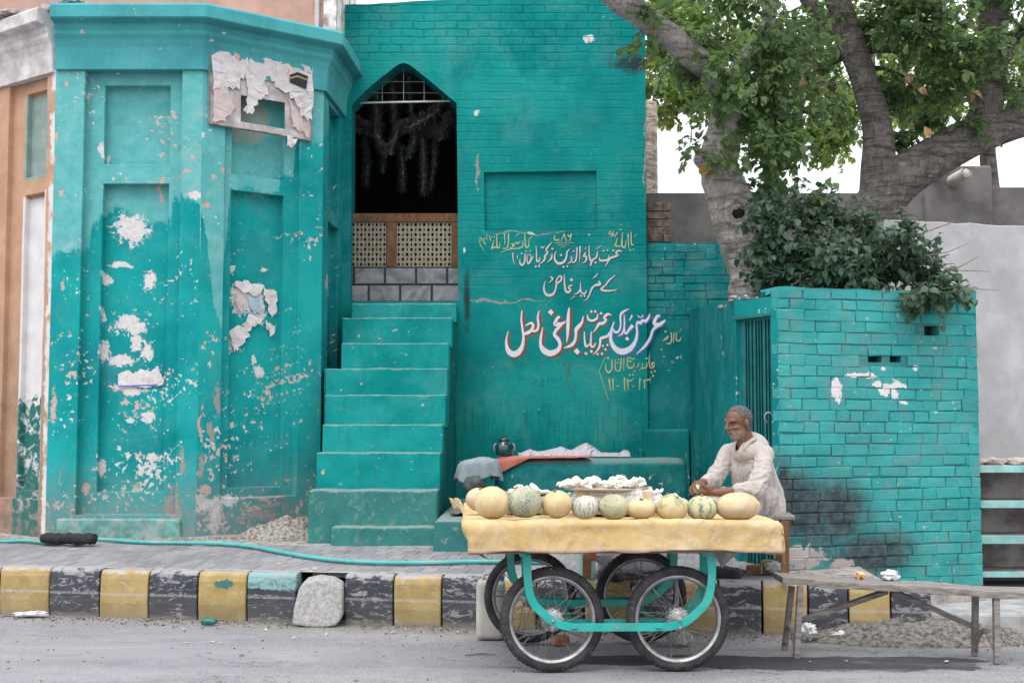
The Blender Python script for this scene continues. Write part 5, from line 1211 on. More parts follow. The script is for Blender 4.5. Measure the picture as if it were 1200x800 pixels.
# bent flat-bar rails, two on each side (inside and outside of the wheels)
ZR = .275; ZTOP = .70
def rail(y, x0, x1, name="rail"):
    path = [(x0, ZTOP), (x0 + .004, ZTOP - .16), (x0 + .03, ZTOP - .27), (x0 + .09, ZR + .085), (x0 + .17, ZR + .025), (x0 + .27, ZR)]
    path = crom(path, 5); path = path + [(-x + (x0 + x1), z) for x, z in reversed(path)]
    bm = NB(); n = len(path); L, Rr = [], []
    h = .024
    for i, (x, z) in enumerate(path):
        a, b = path[max(0, i - 1)], path[min(n - 1, i + 1)]; tx, tz = b[0] - a[0], b[1] - a[1]; q = math.hypot(tx, tz); nx, nz = -tz / q, tx / q
        L.append((x + nx * h, z + nz * h)); Rr.append((x - nx * h, z - nz * h))
    v = [[bm.verts.new((p[0], y + d, p[1])) for p in ln] for ln in (L, Rr) for d in (-.005, .005)]
    for i in range(n - 1):
        for a, b in ((0, 1), (1, 3), (3, 2), (2, 0)): bm.faces.new((v[a][i], v[b][i], v[b][i + 1], v[a][i + 1]))
    for e in (0, n - 1): bm.faces.new((v[0][e], v[1][e], v[3][e], v[2][e]))
    bmesh.ops.recalc_face_normals(bm, faces=bm.faces)
    return obj(name, bm, M['cart_green'], cart, local=True, bevel=.002, segs=2)
for (y, a, b) in ((-.51 - .082, -.525, .57), (-.51 + .082, -.53, .55), (.51 - .082, -.59, .51), (.51 + .082, -.60, .51)):
    r_ = rail(y, a, b); bm = NB(); s = -1 if y < 0 else 1
    for bx in (-.375, 0.0, .375):
        bm = NB(); bx += SKEW * (y > 0); lathe(bm, [(.014, -.012), (.014, .0), (.009, .0), (.009, .012)], Matrix.Translation((bx, y, ZR)) @ RY, 10); obj("bolt", bm, M['hub'], cart, local=True)

for wx in WHX:
    for wy in WHY:
        bm = NB(); sx_ = wx + SKEW * (wy > 0); tube(bm, [(sx_, wy - .10, RADF + .004), (sx_, wy + .10, RADF + .004)], .009, 10); obj("axle", bm, M['hub'], cart, local=True, smooth=True)
bm = NB()
for x in (-.55, .53): box(bm, x - .02, -.60, ZTOP - .012, x + .02, .60, ZTOP + .012)
for x in (-.25, .25): box(bm, x - .018, -.615, ZR - .006, x + .018, .615, ZR + .006)
obj("cross_bars", bm, M['cart_green'], cart, local=True, bevel=.003)
TX0, TX1, TY0, TY1, TZ = -.885, .955, -.69, .56, .897
bm = NB()
for k in range(7):
    y = lerp(TY0 + .015, TY1 - .015, k / 7); box(bm, TX0 + .02, y, ZTOP + .155, TX1 - .02, y + (TY1 - TY0) / 7 - .01, ZTOP + .185, jit=.002)
box(bm, TX0 + .02, TY0 + .012, ZTOP + .013, TX1 - .02, TY0 + .045, ZTOP + .158); box(bm, TX0 + .02, TY1 - .045, ZTOP + .013, TX1 - .02, TY1 - .012, ZTOP + .158)
box(bm, TX0 + .02, TY0 + .047, ZTOP + .013, TX0 + .05, TY1 - .047, ZTOP + .158); box(bm, TX1 - .05, TY0 + .047, ZTOP + .013, TX1 - .02, TY1 - .047, ZTOP + .158)
obj("tray", bm, M['boards'], cart, local=True, bevel=.003)
CM = WM[cart.name]
def cl(x, y, z): return CM @ Vector((x, y, z))
def cpx(px, py, ly):
    """tray-plane point: world point on photo ray where the cart's own y equals ly"""
    N = CM.to_3x3() @ Vector((0, 1, 0)); p = onplane(px, py, cl(0, ly, 0), N); return CM.inverted() @ p

# yellow cloth over the tray
def mat_ycloth():
    n = NT("yellow_cloth"); v = n.co(); a = n.noise(v, 3.2, 5, .65, .4); b = n.noise(n.scale(v, (1, 1, 1.6)), 8, 6, .7, .6); w_ = n.noise(v, 600, 1); s = n.sep(v)
    c = n.mix(n.mr(a, .3, .7), (.50, .335, .125), (.58, .43, .215)); c = n.mix(n.mul(n.mr(b, .45, .68), .55), c, (.58, .48, .36)); c = n.mix(n.mul(n.mr(n.noise(v, 5, 6, .72, .8, (2, 7, 4)), .48, .70), .62), c, (.30, .20, .09))
    c = n.mix(n.mul(n.mr(s[2], .77, .72), .45), c, (.54, .43, .34))
    g = n.mul(n.mr(n.noise(v, 26, 4, .7), .62, .74), .5); c = n.mix(g, c, (.28, .20, .13))
    c = n.mix(n.mul(n.mr(n.add(s[2], n.mul(n.math('SUBTRACT', a, .5), .012)), .722, .717), .75), c, (.16, .10, .08)); rd = n.math('ABSOLUTE', n.math('SUBTRACT', n.noise(n.scale(v, (1, 1, .55)), 3.0, 4, .6, .4), .5)); c = n.mix(n.mul(n.mr(rd, .012, .0), .22), c, (.36, .25, .12))
    return n.done(c, .85, n.bump(n.add(n.add(n.mul(w_, .15), n.mul(n.mr(rd, .03, .0), .4)), n.mul(n.noise(v, 9, 4, .55, .8), .7)), .32, .012), spec=.15, Sheen_Weight=.15)
def drape(nx=150, ny=90):
    bm = NB(); sk = .182; uvs = {}
    def pos(i, j):
        # i along x incl. skirts, j along y incl. skirts
        u, v = i / nx, j / ny; su, sv = sk / (TX1 - TX0 + 2 * sk), sk / (TY1 - TY0 + 2 * sk)
        x = lerp(TX0 - sk, TX1 + sk, u); y = lerp(TY0 - sk, TY1 + sk, v)
        ox = max(TX0 - x, 0, x - TX1); oy = max(TY0 - y, 0, y - TY1)
        X, Y = max(TX0, min(TX1, x)), max(TY0, min(TY1, y)); drop = ox + oy if not (ox and oy) else max(ox, oy) + .35 * min(ox, oy)
        nz = fbm((x * 2.1, y * 2.1, 3), 3); z = TZ + .008 * nz + .004 * fbm((x * 9, y * 9, 1), 3)
        # slight dip of the tray's back and a lip where the cloth bunches at the left end
        if not ox and not oy: z += .012 * math.exp(-((y - TY0) / .06) ** 2)
        lift = .05 * max(0, (y - .30) / .3) * math.exp(-((x - TX0) / .10) ** 2); z += lift
        k = min(drop / sk, 1.4)
        fold = (.008 * math.sin(x * 7 + 2 * fbm((x * 1.5, 0, 0), 2)) * .5 + .020 * fbm((x * 2.8, drop * 3, y * 2.8), 3) + .005 * fbm((x * 17, drop * 14, y * 17), 3)) * min(1, drop / .05)
        out = .012 * min(1, drop / .02) + fold
        sx, sy = (-1 if x < TX0 else 1) * (ox > 0), (-1 if y < TY0 else 1) * (oy > 0)
        if sx == -1: out += .012 - .085 * k * k * (1 - max(0, (y) / 1.4))      # the left end leans inward lower down
        X += sx * out; Y += sy * out
        if drop: z -= min(drop, .008) * .5 + max(drop - .008, 0) * (1 if not lift else .8)
        if drop > sk * .98: z += .020 * fbm((x * 2.6, y * 2.6, 9), 3)
        return Vector((X, Y, z))
    g = [[bm.verts.new(pos(i, j)) for i in range(nx + 1)] for j in range(ny + 1)]
    for a, b in zip(g, g[1:]):
        for i in range(nx): bm.faces.new((a[i], a[i + 1], b[i + 1], b[i]))
    bm.transform(CM); return bm
o = single("cart_cloth", drape(), mat_ycloth(), "stained yellow cloth spread over the cart and hanging down its front", "cloth", origin=Vector(CO), smooth=True)
sd = o.modifiers.new("thick", 'SOLIDIFY'); sd.thickness = .003
# flap of the cloth thrown back at the far left end
def sheet(fn, nu, nv, thick=.004):
    bm = NB(); g = [[bm.verts.new(fn(i / nu, j / nv)) for i in range(nu + 1)] for j in range(nv + 1)]
    for a, b in zip(g, g[1:]):
        for i in range(nu): bm.faces.new((a[i], a[i + 1], b[i + 1], b[i]))
    return bm
def flap(u, v):
    a, b = P(541, 590, 8.35), P(526, 580, 8.75); c, d = P(543, 604, 8.3), P(531, 592, 8.7)
    p = a.lerp(b, u).lerp(c.lerp(d, u), v); return p + Vector((0, 0, .018 * math.sin(u * 5) + .01 * fbm((u * 4, v * 4, 2), 2)))
bm = sheet(flap, 16, 8); o = single("cloth_flap", bm, bpy.data.materials["yellow_cloth"], "loose corner of yellow cloth sticking out at the cart's far left end", "cloth", smooth=True); o.modifiers.new("t", 'SOLIDIFY').thickness = .004

# ---------------------------------------------------------------- melons
def mat_melon(name, c1, c2, net=.5, stripes=0, stripe=(.05, .12, .06), blotch=None):
    n = NT(name); v = n.co(); r = n.rand(); cb = n.n("CombineXYZ"); n.put(cb.inputs[0], n.mul(r, 13)); n.put(cb.inputs[1], n.mul(r, 29)); vv = n.vm('ADD', v, cb.outputs[0])
    a = n.noise(vv, 9, 4, .6); b = n.noise(vv, 45, 4, .6); c = n.mix(n.mr(a, .3, .7), c1, c2); h = n.mul(b, .4)
    if blotch: c = n.mix(n.mr(n.noise(vv, 8, 5, .65, .6, (3, 1, 1)), .46, .62), c, blotch)
    if stripes:
        s = n.sep(v); ang = n.math('ARCTAN2', s[1], s[0]); w_ = n.math('SINE', n.add(n.mul(ang, stripes), n.mul(n.noise(vv, 26, 5, .72), 11.0))); k = n.mul(n.mr(w_, .1, .6), n.mr(n.noise(vv, 30, 4, .6), .36, .56)); c = n.mix(n.mul(k, .9), c, stripe)
    if net:
        d = n.vor(n.vm('ADD', vv, n.scale(n.ncol(vv, 25), (.03, .03, .03))), 60, 'DISTANCE_TO_EDGE'); k = n.mul(n.mr(d, .10, .02), n.mr(n.noise(vv, 14, 4), .30, .5)); c = n.mix(n.mul(k, net), c, (.50, .47, .38)); h = n.add(h, n.mul(k, .7))
    sp = n.mr(n.noise(vv, 26, 3, .6, 0, (8, 8, 8)), .68, .74); c = n.mix(n.mul(sp, .6), c, (.24, .16, .08))
    return n.done(c, .5, n.bump(h, .35, .003), spec=.35)
MM = {'y': mat_melon("melon_yellow", (.52, .35, .14), (.60, .47, .25), .55), 'n': mat_melon("melon_netted_green", (.22, .25, .16), (.38, .38, .26), .9, blotch=(.13, .17, .12)), 'p': mat_melon("melon_pale_green", (.40, .40, .22), (.50, .47, .28), .6, blotch=(.25, .28, .15)),
      's': mat_melon("melon_striped", (.42, .42, .24), (.52, .48, .28), .35, 9, (.07, .14, .09)), 'm': mat_melon("melon_mottled", (.56, .42, .18), (.62, .48, .24), .4, blotch=(.19, .24, .13)), 't': mat_melon("melon_tan", (.50, .37, .21), (.58, .44, .26), .75, blotch=(.52, .34, .15)), 'g': mat_melon("melon_grey", (.42, .42, .35), (.52, .51, .44), .6, 17, (.20, .22, .17))}
M['stalk'] = simple("melon_scar", (.20, .15, .08), .9, .3, 40, .4)
mel = [(577, 589, 20.5, 18.5, 'y', "smooth yellow melon leftmost in the front row on the cart"), (615, 588, 20, 18, 'n', "grey-green netted melon between the two leftmost yellow melons"), (653, 590.5, 17, 16, 'y', "smaller smooth yellow melon, third in the front row"),
       (686, 594, 15.5, 13.5, 'g', "small pale grey melon streaked dark below, fourth in the front row"), (719, 593.5, 17, 14.5, 'p', "pale green netted melon in the middle of the front row"), (751, 596, 17, 11.5, 'y', "oval yellow melon with a dark spot, lowest in the front row"),
       (787, 595, 18.5, 14.5, 'm', "yellow melon mottled with green, beside the striped one"), (823, 596, 17.5, 14.5, 's', "green striped melon in front of the man's hands"), (864, 596, 25, 16, 't', "large tan netted melon rightmost in the row, before the man's lap")]
def melon(px, py, rx, rz, Y, kind, label, i, deep=1.0):
    c = P(px, py, Y); k = Y / FPX; a, b = rx * k * 1.04, rz * k * 1.03
    bm = NB(); bmesh.ops.create_uvsphere(bm, u_segments=40, v_segments=24, radius=1)
    tilt = Euler((random.uniform(-.5, .5), random.uniform(-.6, .6), random.uniform(0, 6))).to_matrix()
    for v in bm.verts:
        d = v.co.copy(); ang = math.atan2(d.y, d.x); kk = 1 + .016 * math.sin(ang * 10) * (1 - d.z * d.z) + .045 * fbm(d * 1.2 + Vector((i, 0, 0)), 2); d = tilt @ (d * kk); v.co = Vector((d.x * a, d.y * a * .95, d.z * b))
    bm.transform(Matrix.Translation(c)); zmin = min(v.co.z for v in bm.verts); dzz = max(0, TZ - .004 - zmin); bm.transform(Matrix.Translation((0, 0, dzz))); c = c + Vector((0, 0, dzz)); o = obj("melon", bm, MM[kind], origin=c, smooth=True); tag(o, label, "melon", "melons on the cart")
    bm = NB(); d = tilt @ Vector((0, 0, 1)); q = Vector((d.x * a, d.y * a * .95, d.z * b)) * .985; blob(bm, c + q, .012, 2, .2, 3, i, flatz=None); obj("stalk_scar", bm, M['stalk'], o, smooth=True)
    return o
for i, (px, py, rx, rz, kd, lab) in enumerate(mel):
    lx = cpx(px, 606, TY0); wy = cl(lx.x, TY0 + .115, 0).y; melon(px, py, rx, rz, wy, kd, lab, i)
melon(561, 585, 15, 13, 8.15, 't', "tan netted melon half hidden behind the leftmost yellow one", 20)
melon(594, 590, 14, 12, 7.95, 'p', "pale melon peeking out behind the gap of the two leftmost melons", 21)
melon(641, 592, 12, 11, 7.9, 'n', "dark netted melon just showing behind the third one", 22)

# ---------------------------------------------------------------- goods behind the melons
M['cut'] = simple("melon_flesh", (.72, .68, .58), .6, .08, 20, .3, col2=(.80, .78, .72), spec=.4)
M['plate'] = simple("steel_plate", (.50, .50, .50), .3, .1, 10, 0, metal=.8)
M['card'] = simple("cardboard", (.46, .36, .25), .9, .12, 6, .2, col2=(.55, .45, .34))
def mat_film():
    n = NT("clear_film"); v = n.co(); cr = n.noise(v, 22, 5, .6, 1.2); c = n.mix(n.mr(cr, .3, .7), (.78, .78, .82), (.88, .88, .90)); m = n.done(c, .3, n.bump(cr, .8, .02), spec=.5)
    tr = n.n("BsdfTransparent"); ms = n.n("MixShader"); n.put(ms.inputs[0], n.mr(cr, .30, .70, .30, .75)); n.t.links.new(tr.outputs[0], ms.inputs[1]); n.t.links.new(n.b.outputs[0], ms.inputs[2]); n.t.links.new(ms.outputs[0], n.t.nodes["Material Output"].inputs[0]); return m
M['film'] = mat_film()
def plate(px, py, Y, rx, label):
    c = P(px, py, Y); r = rx * Y / FPX; bm = NB(); lathe(bm, [(r * .6, 0), (r * .95, .012), (r, .022), (r * .99, .024), (r * .9, .014), (r * .55, .005)], Matrix.Translation(c), 36); return single("plate", bm, M['plate'], label, "plate", origin=c, smooth=True), c, r
def wedge(c, s, i):
    bm = NB(); rr = random.Random(i); n = 10; a0 = .9
    for k in range(1):
        pts = []
        for t in range(n + 1):
            a = math.pi * t / n; pts.append((math.cos(a) * s, 0, math.sin(a) * s * .6))
        Mx = Matrix.Translation(c) @ Euler((rr.uniform(-1.1, 1.1), rr.uniform(-.5, .5), rr.uniform(0, 6.3))).to_matrix().to_4x4()
        prism(bm, [Mx @ Vector(p) for p in pts], (Mx.to_3x3() @ Vector((0, s * .7, .1 * s))))
    bmesh.ops.recalc_face_normals(bm, faces=bm.faces); return bm
plate(617, 580, 8.2, 31, "low steel plate of white cut pieces behind the left melons")
pq = P(617, 580, 8.2); bm = NB(); hexa(bm, [(pq.x - .13, 8.1, TZ + .012), (pq.x + .13, 8.1, TZ + .012), (pq.x + .13, 8.3, TZ + .012), (pq.x - .13, 8.3, TZ + .012)], [(pq.x - .13, 8.1, pq.z - .002), (pq.x + .13, 8.1, pq.z - .002), (pq.x + .13, 8.3, pq.z - .002), (pq.x - .13, 8.3, pq.z - .002)])
single("cardboard_box", bm, M['card'], "low cardboard carton under the low steel plate behind the left melons", "box", bevel=.004)
bm = NB(); zt5 = P(710, 572, 8.0).z; xa, xb = P(674, 585, 8.0).x, P(762, 585, 8.0).x; hexa(bm, [(xa, 7.98, TZ + .012), (xb, 7.93, TZ + .012), (xb + .03, 8.25, TZ + .012), (xa + .03, 8.3, TZ + .012)], [(xa - .01, 7.97, zt5), (xb + .01, 7.92, zt5 - .01), (xb + .04, 8.26, zt5), (xa + .02, 8.31, zt5)])
single("cardboard_box", bm, M['card'], "brown cardboard carton under the white cut melon, behind the middle melons", "box", bevel=.006)
_, pc, pr_ = plate(710, 575, 8.1, 50, "wide steel plate heaped with white cut melon on the carton")
pieces = NB()
cnt = 0
def piece(px, py, Y, s):
    global cnt
    bm = wedge(P(px, py, Y), s, cnt); bmesh.ops.bevel(bm, geom=bm.edges[:], offset=s * .06, segments=1, affect='EDGES')
    o = obj("melon_slice", bm, M['cut'], origin=P(px, py, Y)); tag(o, None, "melon slice"); cnt += 1; return o
rr = random.Random(3)
for k in range(175):
    px = rr.uniform(656, 756); f = abs((px - 706) / 50); lim = 562 + 4 * f * f + (3 * math.sin(px * .25)); py = rr.uniform(lim, 570); o = piece(px, py, 8.1 + rr.uniform(-.14, .14), rr.uniform(.019, .033)); tag(o, "white cut melon piece in the heap on the carton's plate", None, "cut melon pieces heaped on the carton")
for k in range(20):
    px = rr.uniform(597, 644); py = rr.uniform(572, 579) ; o = piece(px, py, 8.2 + rr.uniform(-.08, .1), rr.uniform(.020, .034)); tag(o, "white cut melon piece on the low plate behind the left melons", None, "cut melon pieces on the low plate")
for k in range(7):
    px = rr.uniform(756, 776); o = piece(px, rr.uniform(574, 580), 8.1 + rr.uniform(-.06, .1), .026); tag(o, "white cut melon piece lying right of the carton near the plastic sheet", None, "cut melon pieces right of the carton")
def film1(u, v):
    a, b = P(752, 572, 8.05), P(822, 594, 7.85); p = Vector((lerp(a.x, b.x, u), lerp(7.86, 8.22, v), 0)); h = .075 * (1 - u) ** 1.0 * math.sin(min(1, .25 + v) * 2.2) + .02
    p.z = TZ + .02 + max(.0, h + .055 * fbm((u * 4, v * 4, 5), 3) + .035 * math.sin(u * 3.1)); return p
bm = sheet(film1, 40, 24); single("plastic_sheet", bm, M['film'], "crumpled clear plastic sheet between the carton and the striped melon", "plastic sheet", smooth=True)
def film2(u, v):
    a, b = P(690, 573, 7.95), P(752, 573, 7.9); p = a.lerp(b, u); p.z += .01 * fbm((u * 6, v * 3, 1), 2) - v * .10 * (1 - .5 * abs(u * 2 - 1)); p.y -= .015 + .04 * v + .015 * fbm((u * 5, v * 5, 8), 2); return p
bm = sheet(film2, 30, 14); single("plastic_wrap", bm, M['film'], "clear plastic wrap hanging over the front of the carton", "plastic wrap", smooth=True)
def film3(u, v):
    a, b = P(655, 578, 8.0), P(676, 576, 7.98); p = a.lerp(b, u); p.z += .012 * fbm((u * 6, v * 3, 3), 2) - v * .09; p.y -= .03 * v + .02 * fbm((u * 5, v * 5, 18), 2); return p
bm = sheet(film3, 14, 14); single("plastic_bag", bm, M['film'], "clear plastic bag bunched left of the carton", "plastic bag", smooth=True)
# ================================================================ WOODEN BENCH AND THE SEATED MAN
M['stool_wood'] = plain_wood("stool_wood", (.20, .095, .045), .6, (3, 24, 24)); M['grey_wood'] = plain_wood("grey_wood", (.34, .31, .28), .5, (2, 24, 24))
wb = thing("wooden_bench", "brown wooden bench behind the cart, with the man sitting on it", "bench", (1.3, 9.22, .38), math.atan(-.10))
SZ = .835
bm = NB()
for k in range(3): box(bm, -.80, -.19 + k * .13, SZ - .38 - .028, .69, -.19 + k * .13 + .122, SZ - .38, jit=.002)
obj("seat", bm, M['grey_wood'], wb, local=True, bevel=.004)
bm = NB(); box(bm, -.78, -.175, SZ - .38 - .10, .66, -.145, SZ - .38 - .03); box(bm, -.78, .15, SZ - .38 - .10, .66, .18, SZ - .38 - .03); obj("apron", bm, M['stool_wood'], wb, local=True, bevel=.003)
for x, y in ((-.76, -.16), (.62, -.16), (-.76, .165), (.62, .165)):
    bm = NB(); box(bm, x - .028, y - .026, .0, x + .028, y + .026, SZ - .38 - .032, jit=.002); obj("leg", bm, M['stool_wood'], wb, local=True, bevel=.004)

man = thing("person", "seated older man with grey hair in a white tunic, peeling fruit behind the cart", "person", (1.70, 9.12, SZ))
# joints (metres)
HIP = Vector((1.745, 9.10, .935)); CH = Vector((1.685, 9.02, 1.19)); NK = Vector((1.635, 8.96, 1.365)); HD = Vector((1.572, 8.905, 1.478))
SL, SR = Vector((1.748, 8.875, 1.280)), Vector((1.535, 9.11, 1.285)); EL, ER = Vector((1.655, 8.73, 1.035)), Vector((1.415, 9.01, 1.085))
WL_, WR_ = Vector((1.375, 8.74, 1.005)), Vector((1.275, 8.86, 1.055)); KL, KR = Vector((1.37, 8.80, .935)), Vector((1.44, 9.24, .93)); AL, AR = Vector((1.57, 9.08, .885)), Vector((1.60, 8.92, .88))
FWD = Vector((-.86, -.47, -.16)).normalized(); SIDE = FWD.cross(Vector((0, 0, 1))).normalized(); UPV = SIDE.cross(FWD).normalized()   # head axes: SIDE = his right
def hp(f, s, u): return HD + FWD * f + SIDE * s + UPV * u
HM = Matrix(((FWD.x, SIDE.x, UPV.x, 0), (FWD.y, SIDE.y, UPV.y, 0), (FWD.z, SIDE.z, UPV.z, 0), (0, 0, 0, 1)))
bm = NB()
ellips(bm, hp(-.012, 0, .030), (.098, .077, .088), HM); ellips(bm, hp(.025, 0, -.035), (.066, .060, .085), HM); ellips(bm, hp(.040, 0, -.082), (.040, .042, .034), HM)      # skull, face, jaw
capsule(bm, hp(.076, -.042, .026), hp(.076, .042, .026), .013, .013)                                                         # brow
for s in (-1, 1):
    ellips(bm, hp(.058, s * .042, -.022), (.030, .022, .020), HM); ellips(bm, hp(-.014, s * .077, -.008), (.015, .009, .027), HM); ellips(bm, hp(-.020, s * .081, .002), (.008, .006, .018), HM)
capsule(bm, hp(.092, 0, .014), hp(.112, 0, -.022), .010, .0125); 
for s in (-1, 1): ellips(bm, hp(.098, s * .011, -.027), (.012, .009, .008), HM)
capsule(bm, hp(.082, -.018, -.058), hp(.082, .018, -.058), .0085, .0085); capsule(bm, hp(.080, -.015, -.070), hp(.080, .015, -.070), .009, .009)
capsule(bm, hp(-.025, 0, -.05), NK + Vector((0, 0, -.02)), .056, .060)
capsule(bm, NK + Vector((0, 0, -.03)), CH, .048, .09); capsule(bm, CH, HIP, .10, .12); frv = Vector((-.80, -.58, 0)).normalized(); capsule(bm, NK + frv * .022 + Vector((0, 0, -.03)), CH + frv * .070 + Vector((0, 0, .02)), .050, .060); capsule(bm, NK + Vector((0, 0, -.085)), SL + Vector((0, 0, -.02)), .044, .042); capsule(bm, NK + Vector((0, 0, -.085)), SR + Vector((0, 0, -.02)), .044, .042)
for a, b, c, ra, rb, rc in ((SL, EL, WL_, .046, .036, .025), (SR, ER, WR_, .046, .036, .025)): capsule(bm, a, b, ra, rb); capsule(bm, b, c, rb, rc)
for h_, k_, a_, s in ((HIP + Vector((-.02, -.10, -.01)), KL, AL, 1), (HIP + Vector((-.02, .10, -.01)), KR, AR, -1)):
    capsule(bm, h_, k_, .088, .060); capsule(bm, k_, a_, .055, .036); d = (a_ - k_).normalized(); capsule(bm, a_, a_ + Vector((-.02, -.02 * s, -.005)) + d * .11, .034, .026)
def hand(bm, wr, d, palm_n, curl, thumb_side):
    """palm and five separate bent fingers; d = forearm direction, palm_n = way the palm faces"""
    d = d.normalized(); pn = (palm_n - d * palm_n.dot(d)).normalized(); s = d.cross(pn).normalized() * thumb_side
    pc_ = wr + d * .050
    for k in (-1.5, -.5, .5, 1.5): capsule(bm, wr + d * .012 + s * k * .011, wr + d * .088 + s * k * .0195, .0145, .0125)
    ln_ = {1.5: (.042, .026, .020), .5: (.047, .030, .022), -.5: (.044, .027, .021), -1.5: (.035, .021, .018)}
    for k, seg_ in ln_.items():
        p = wr + d * .090 + s * k * .0195; a = curl * .6 + random.uniform(-.08, .08); r = .0092
        for L in seg_:
            dd = d * math.cos(a) + pn * math.sin(a) + s * k * .06; q = p + dd.normalized() * L; capsule(bm, p, q, r, r * .88, 10); p = q; r *= .88; a += curl * .62
    p = wr + d * .028 + s * .026; td = (d * .55 + s * .62 + pn * .55).normalized(); q = p + td * .040; capsule(bm, p, q, .0145, .0115); td2 = (d * .85 + s * .05 + pn * .55).normalized(); q2 = q + td2 * .030; capsule(bm, q, q2, .0112, .0098); capsule(bm, q2, q2 + (td2 * .7 + pn * .5).normalized() * .024, .0098, .008)
FR = Vector((1.262, 8.755, 1.03))                     # the fruit he is peeling
dl = (FR - WL_); dr = (FR - WR_)
hand(bm, WL_, (dl + Vector((0, .0, -.025))), Vector((-.2, .35, 1)), 1.0, -1)
hand(bm, WR_, (dr + Vector((0, .02, .03))), Vector((.1, -.6, -.8)), .95, -1)
b = realize(bm, .0042, 3, .5)
# face: sink the eye sockets a little, colour by place
body_col = {}
def mat_skin():
    n = NT("skin"); v = n.co(); c = n.attr("skin"); a = n.noise(v, 40, 4, .6); c = n.hsv(c, .5, 1, n.add(.82, n.mul(a, .36))); return n.done(c, .55, n.bump(n.noise(v, 160, 4, .6), .3, .003), spec=.4, Subsurface_Weight=.06)
inv = HM.to_3x3().inverted()
colors = []
for v in b.verts:
    l = inv @ (v.co - HD)
    for s in (-1, 1):
        d2 = ((l.y - s * .032) / .020) ** 2 + ((l.z - .004) / .013) ** 2
        if l.x > .03 and d2 < 4: v.co -= FWD * .010 * math.exp(-d2)
    if l.x > .06 and abs(l.z + .064) < .004 and abs(l.y) < .028: v.co -= FWD * .003
    if l.x > .04 and .045 < l.z < .09: v.co -= FWD * .0012 * math.sin(l.z * 420)
def beardc(l):
    if l.length > .15: return False
    n_ = .006 * mn.noise(l * 90)
    if l.z < -.040 + n_ and l.x > -.005 and l.z > -.125:
        if abs(l.z + .063) < .010 and abs(l.y) < .024 and l.x > .07: return False
        if l.z > -.055 and abs(l.y) < .030: return l.x > .07 and l.z < -.041
        return abs(l.y) > .022 or l.z < -.072
    return False
for v in b.verts:
    l = inv @ (v.co - HD); c = Vector((.165, .083, .050)); r_ = (v.co - HD).length
    if r_ < .17:
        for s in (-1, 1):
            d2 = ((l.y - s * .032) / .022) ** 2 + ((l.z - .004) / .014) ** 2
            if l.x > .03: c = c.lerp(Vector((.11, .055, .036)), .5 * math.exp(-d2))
            d3 = ((l.y - s * .034) / .024) ** 2 + ((l.z - .030) / .006) ** 2
            if l.x > .05: c = c.lerp(Vector((.12, .09, .08)), .5 * math.exp(-d3))
        if l.x > .07 and abs(l.z + .063) < .011 and abs(l.y) < .024: c = Vector((.17, .075, .055))
        if beardc(l): c = c.lerp(Vector((.42, .40, .385)), min(1, max(.08, .36 + .8 * mn.noise(l * 150) - (.22 if l.x < .035 else 0) - max(0, (l.z + .062) * 9))))
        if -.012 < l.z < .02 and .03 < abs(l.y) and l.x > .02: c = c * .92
    elif v.co.x < 1.40 and v.co.z > .97: c = Vector((.165, .076, .044))
    colors.append((c.x, c.y, c.z, 1))
mcol = b.verts.layers.float_color.new("skin")
for v, c in zip(b.verts, colors): v[mcol] = c
body = obj("body", b, mat_skin(), man, smooth=True)
for s in (-1, 1):
    bm = NB(); ellips(bm, hp(.0655, s * .032, .000), (.012, .0115, .008), HM); ev = obj("eye", bm, simple("eye_white", (.20, .16, .14), .3, .05, 10, 0), man, smooth=True)
    bm = NB(); ellips(bm, hp(.0745, s * .032 + .0, -.003), (.004, .0045, .004), HM); obj("iris", bm, simple("iris", (.02, .012, .008), .2, .05, 10, 0), ev, smooth=True)
    bm = NB(); capsule(bm, hp(.0755, s * .021, .005), hp(.073, s * .043, .004), .0052, .0050, 8); obj("eyelid", bm, simple("eyelid", (.15, .07, .045), .6, .05, 10, 0), ev, smooth=True)
def hairy(name, c1, c2): 
    n = NT(name); v = n.co(); a = n.noise(v, 130, 5, .7); return n.done(n.mix(n.mr(a, .35, .65), c1, c2), .85, n.bump(a, .8, .006), spec=.2)
# hair: shell over the back and top of the skull, thin at the front
def shell(cond, off, name, mat, jit):
    src = body.data; bm = NB(); bm.from_mesh(src); bm.transform(WM[body.name]); bm.normal_update()
    kill = []
    for f in bm.faces:
        l = inv @ (f.calc_center_median() - HD)
        if not cond(l): kill.append(f)
    bmesh.ops.delete(bm, geom=kill, context='FACES')
    for v in bm.verts:
        l = inv @ (v.co - HD); v.co += v.normal * (off + jit * mn.noise(v.co * 210))
    for lay in list(bm.verts.layers.float_color.values()): bm.verts.layers.float_color.remove(lay)
    o = obj(name, bm, mat, man, smooth=True); o.modifiers.new("t", 'SOLIDIFY').thickness = off * 1.2; return o
def hairc(l):
    if l.length > .16: return False
    n_ = .010 * mn.noise(l * 60); hl = .072 + n_ - 1.05 * max(0, l.x + .02) * .0
    if abs(l.y) > .060 and abs(l.z + .004) < .036 and -.035 < l.x < .012: return False
    front = .060 + n_ - .5 * abs(l.y)
    if l.z > .045: return l.x < front
    return l.x < (.014 + n_ if l.z > .0 else -.015 + n_) and l.z > -.058 + n_
shell(hairc, .0032, "hair", hairy("grey_hair", (.045, .042, .042), (.17, .16, .16)), .0035)

